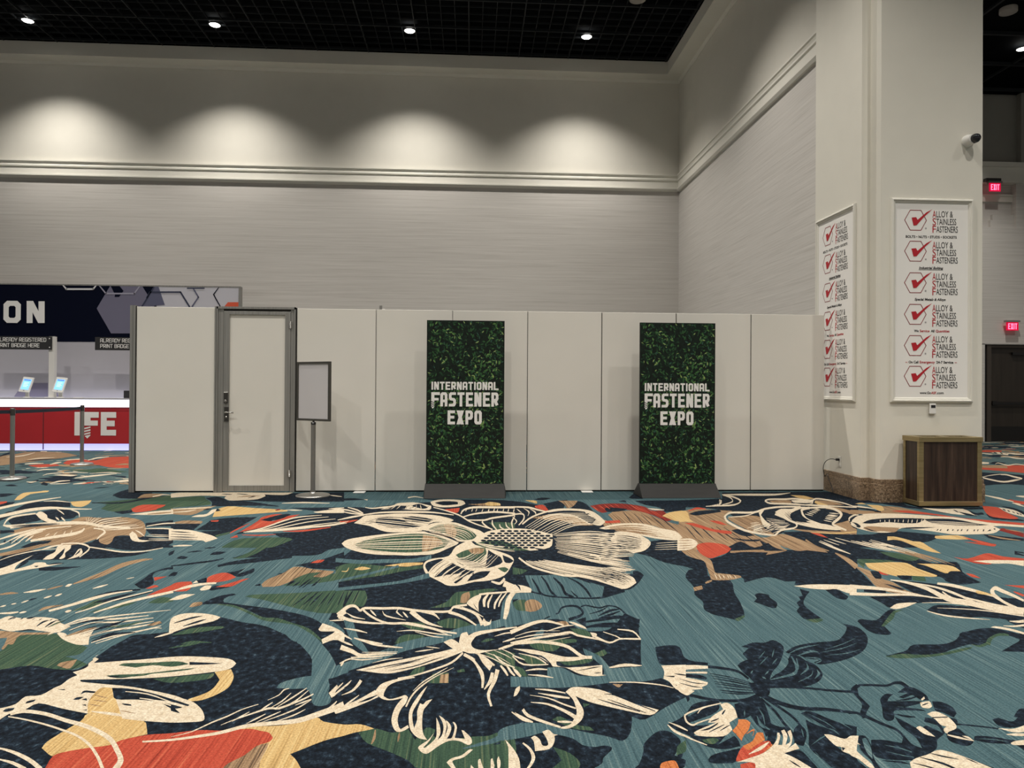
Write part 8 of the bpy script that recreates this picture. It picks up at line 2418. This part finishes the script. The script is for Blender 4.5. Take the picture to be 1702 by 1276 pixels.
block_glyph(q, 'E', lw*.63, 0, lw*.37, lh, tk*.9, fn, M_LETTER)
q.build('lettering', parent=t)

BY = 16.85
M_NAVYP = new_mat('backdrop_navy', lin(6, 11, 30, 1), .7, 0, .06); M_LILAC = new_mat('backdrop_lilac', lin(112, 110, 132, .9), .5); M_LGREY = new_mat('backdrop_light_grey', lin(206, 205, 214, .85), .5)
M_MIDG = new_mat('backdrop_lower_grey', lin(186, 184, 192, .85), .5); M_WLINE = new_mat('backdrop_white_line', lin(225, 224, 228, .9), .5); M_DLINE = new_mat('backdrop_dark_line', lin(48, 54, 80, .9), .5); M_ORNG = new_mat('backdrop_orange', lin(222, 92, 62, .9), .5); M_SLATE = new_mat('backdrop_slate', lin(92, 94, 120, .9), .5)
t = thing('registration_backdrop', 'tall navy and grey printed backdrop wall behind the registration counter', 'backdrop', (0, BY, 0))
def B(zx, zy): p = at_y(zx/3.357, 450+zy/3.357, BY); return (p.x, p.z)
bR = B(1332, 100)[0]; bT = B(600, 84)[1]; bM = B(150, 398)[1]
q = MB(); q.box((-13.2, .0, 0), (bR, .12, bT), M_MIDG); q.build('wall_panel', parent=t)
q = MB(); q.box((bR, -.01, 0), (bR+.045, .13, bT), M_ALU); q.box((-13.2, -.005, bT), (bR+.045, .125, bT+.03), M_ALU); q.build('frame', parent=t)
q = MB(); fb = lambda d: (lambda x, z: (x, -d, z))
R_ = lambda pts: [B(*p) for p in pts]
def clampz(l): return [(x, min(z, bT)) for x, z in l]
q.flat([[(-13.2, bM), B(760, 398), B(880, 250), (B(860, 84)[0], bT), (-13.2, bT)]], fb(.002), M_NAVYP)
q.flat([clampz([B(760, 400), B(1332, 400), B(1332, 60), B(860, 60), B(880, 250)])], fb(.002), M_LGREY)
q.flat([clampz(R_([(540, 210), (615, 80), (795, 80), (862, 195), (770, 349), (620, 349)]))], fb(.004), M_LILAC)
q.flat([clampz(R_([(800, 190), (862, 80), (885, 80), (920, 190), (860, 195)]))], fb(.005), M_SLATE)
q.flat([clampz(R_([(618, 80), (642, 132), (640, 145), (665, 145), (690, 112), (668, 80)]))], fb(.006), M_NAVYP)
def pl(pts, w_, mat, d):
    P = clampz(R_(pts))
    for i in range(len(P)-1):
        a, b = Vector(P[i]), Vector(P[i+1]); dd = (b-a).normalized(); n = Vector((-dd.y, dd.x))*w_/2; a, b = a-dd*w_*.3, b+dd*w_*.3
        q.quad([(p.x, -d, min(p.y, bT)) for p in (a+n, a-n, b-n, b+n)], mat)
pl([(355, 78), (372, 102), (520, 102), (534, 78)], .04, M_WLINE, .007)
pl([(558, 78), (592, 127), (750, 127), (778, 78)], .035, new_mat('backdrop_pale_lilac', lin(160, 158, 176, .9), .5), .007)
pl([(792, 200), (860, 90)], .03, M_DLINE, .008); pl([(820, 150), (838, 119), (1008, 119), (1058, 200)], .036, M_DLINE, .008)
pl([(1046, 97), (1140, 97)], .03, M_DLINE, .009); pl([(1078, 97), (1108, 147), (1072, 200)], .03, M_SLATE, .008); pl([(1220, 90), (1192, 132), (1230, 200)], .026, M_NAVYP, .008)
q.flat([R_([(1252, 200), (1272, 175), (1332, 175), (1332, 200)])], fb(.007), M_ORNG)
q.flat([R_([(78, 702), (132, 625), (268, 625), (268, 702)])], fb(.004), new_mat('backdrop_shape_grey', lin(128, 124, 146, .9), .5)); q.flat([R_([(296, 702), (296, 640), (306, 640), (328, 700)])], fb(.004), q.mats[-1])
q.build('print', parent=t)
q = MB(); a, b = B(20, 290), B(118, 168)
fn = lambda x, z: Vector((x, -.008, z))
block_glyph(q, 'O', a[0], a[1], b[0]-a[0], b[1]-a[1], .115, fn, M_LETTER); a, b = B(150, 291), B(250, 170)
for pts in ([B(150, 291), B(183, 291), B(183, 168), B(150, 168)], [B(216, 291), B(250, 291), B(250, 170), B(216, 170)], [B(150, 168), B(186, 168), B(250, 291), B(214, 291)]):
    q.quad([fn(*p)+Vector((0, -2e-5*len(q.f), 0)) for p in pts], M_LETTER)
q.build('lettering', parent=t)

# badge signs on white posts, standing on the counter
SY = 16.3
def S_(zx, zy): p = at_y(zx/3.357, 450+zy/3.357, SY); return p
M_SIGNB = new_mat('sign_charcoal', (.022, .022, .024, 1), .5)
def badge_sign(dx, label):
    a = S_(270, 705); b = S_(304, 366); t = thing('badge_sign', label, 'sign', (a.x+dx, SY, 1.125), 0, 'print badge signs on the counter')
    ox = a.x
    q = MB(); q.box((0, 0, 0), (b.x-a.x, .10, b.z-1.125), M_WHITE); q.box((-.05, -.06, 0), (b.x-a.x+.05, .16, .012), M_WHITE); q.build('post', parent=t)
    l = S_(-42, 437); r = S_(292, 367); q = MB(); q.box((l.x-ox, -.03, l.z-1.125), (r.x-ox, -.001, r.z-1.125), M_SIGNB); q.build('sign_board', parent=t)
    q = MB(); fn = plane_fn((0, -.033, -1.125), (1, 0, 0), (0, 0, 1))
    for txt, zx0, zx1, y0, y1 in (('ALREADY REGISTERED', -12, 263, 394, 374), ('PRINT BADGE HERE', -12, 226, 425, 405)):
        p0 = S_(zx0, y0); p1 = S_(zx1, y1); block_text(q, txt, p0.x-ox, p1.x-ox, p0.z, p1.z-p0.z, .0125, fn, M_LETTER, .014)
    for zx, zy in ((281, 378), (281, 427)):
        p0 = S_(zx, zy); q.quad([fn(p0.x-ox+u, p0.z+v) for u, v in ((-.012, -.012), (.012, -.012), (.012, .012), (-.012, .012))], M_LETTER)
    q.build('lettering', parent=t)
    return t
badge_sign(0, 'charcoal print badge sign on a white post between the two tablets')
badge_sign(S_(575, 400).x-S_(0, 400).x, 'charcoal print badge sign partly hidden behind the partition end')
M_SCREEN = glow_mat('tablet_screen', (.22, .55, .90, 1), .85); M_SCRH = glow_mat('tablet_screen_band', (.06, .16, .55, 1), .8); M_SCRT = glow_mat('tablet_screen_text', (.75, .88, 1, 1), .9)
def tablet(zx, label):
    p = at_y(zx/3.357, 450+702/3.357, 16.15); t = thing('tablet_stand', label, 'tablet', (p.x, 16.15, 1.125), math.radians(-14), 'check-in tablets')
    q = MB(); q.lathe([(.085, 0), (.085, .006), (.07, .014), (.03, .022)], M_WHITE); q.build('base', parent=t)
    q = MB(); n = len(q.v); q.box((-.042, -.012, .012), (.042, .016, .19), M_WHITE); q.build('neck', parent=t, bevel=.004)
    h = MB(); h.box((-.112, -.014, -.155), (.112, .014, .155), M_WHITE); ho = h.build('housing', parent=t, bevel=.006); ho.scale = (1.22, 1, 1.1); ho.location = (.01, -.03, .28); ho.rotation_euler = (math.radians(-18), math.radians(5), 0)
    s = MB(); s.box((-.082, -.0165, -.105), (.082, -.0145, .112), M_SCREEN); s.quad([(-.07, -.018, .082), (.07, -.018, .082), (.07, -.018, .104), (-.07, -.018, .104)], M_SCRH)
    for i in range(4): s.quad([(-.05, -.018, .035-i*.026), (.05-.02*(i % 2), -.018, .035-i*.026), (.05-.02*(i % 2), -.018, .043-i*.026), (-.05, -.018, .043-i*.026)], M_SCRT)
    s.quad([(-.012, -.018, -.13), (.012, -.018, -.13), (.012, -.018, -.12), (-.012, -.018, -.12)], M_BLACKP)
    s.build('screen', parent=ho)
tablet(152, 'white check-in tablet with lit blue screen, left of the white sign post'); tablet(338, 'white check-in tablet with lit blue screen, right of the white sign post')
p = at_y(212, 660, 16.0); t = MB(); t.box((-.06, -.05, 0), (.06, .05, .165), M_BLACKP); t.box((-.05, -.052, .03), (.05, -.05, .15), M_SIGNB); tag(t.build('card_printer', loc=(p.x, 16.0, 1.125), bevel=.006), 'small black device on the counter beside the partition end', 'device', None, 'thing')
p = at_y(131, 659, 16.05); t = MB(); t.box((-.09, -.06, 0), (.09, .06, .012), M_WHITE); tag(t.build('paper_stack', loc=(p.x, 16.05, 1.125), bevel=.002), 'small stack of white paper on the glowing counter', 'paper', None, 'thing')

# ------------------------------------------------------------------ retractable belt posts
M_BELT = new_mat('navy_belt', (.010, .013, .026, 1), .7)
def stanchion(px, py, label, belt_to):
    p = at_z(px, py, 0); t = thing('belt_post', label, 'stanchion', (p.x, p.y, 0), 0, 'belt barrier posts')
    q = MB(); q.lathe([(.18, 0), (.18, .014), (.165, .026), (.06, .036), (.034, .05)], M_STEEL, seg=44); q.build('base', parent=t)
    q = MB(); q.lathe([(.031, .04), (.031, .945)], M_STEEL); q.build('pole', parent=t)
    q = MB(); q.lathe([(.034, .945), (.034, 1.035), (.030, 1.05), (.0, 1.055)], M_DARKSTEEL); q.build('head', parent=t)
    a = Vector((0, 0, 1.0)); b = Vector(belt_to)-Vector((p.x, p.y, 0)); q = MB(); n = 14; sag = .008
    d = (b-a).normalized(); a = a+d*.03; b = b-d*.03
    row = []
    for i in range(n+1):
        s = i/n; c = a.lerp(b, s)-Vector((0, 0, sag*4*s*(1-s))); row.append(c)
    side = d.cross(Vector((0, 0, 1))).normalized()*.0025; k = len(q.v)
    for c in row: q.v += [tuple(c+side+Vector((0, 0, .026))), tuple(c+side-Vector((0, 0, .026))), tuple(c-side-Vector((0, 0, .026))), tuple(c-side+Vector((0, 0, .026)))]
    for i in range(n):
        for j in range(4): q.face((k+4*i+j, k+4*i+(j+1) % 4, k+4*i+4+(j+1) % 4, k+4*i+4+j), M_BELT, False)
    q.build('belt', parent=t)
    return p
p1 = at_z(20, 796, 0)
stanchion(136, 772, 'steel belt post standing before the letters on the red counter', (p1.x, p1.y, 1.0))
stanchion(20, 796, 'steel belt post at the left picture edge, nearest the camera', (p1.x-2.0, p1.y-1.2, 1.0))
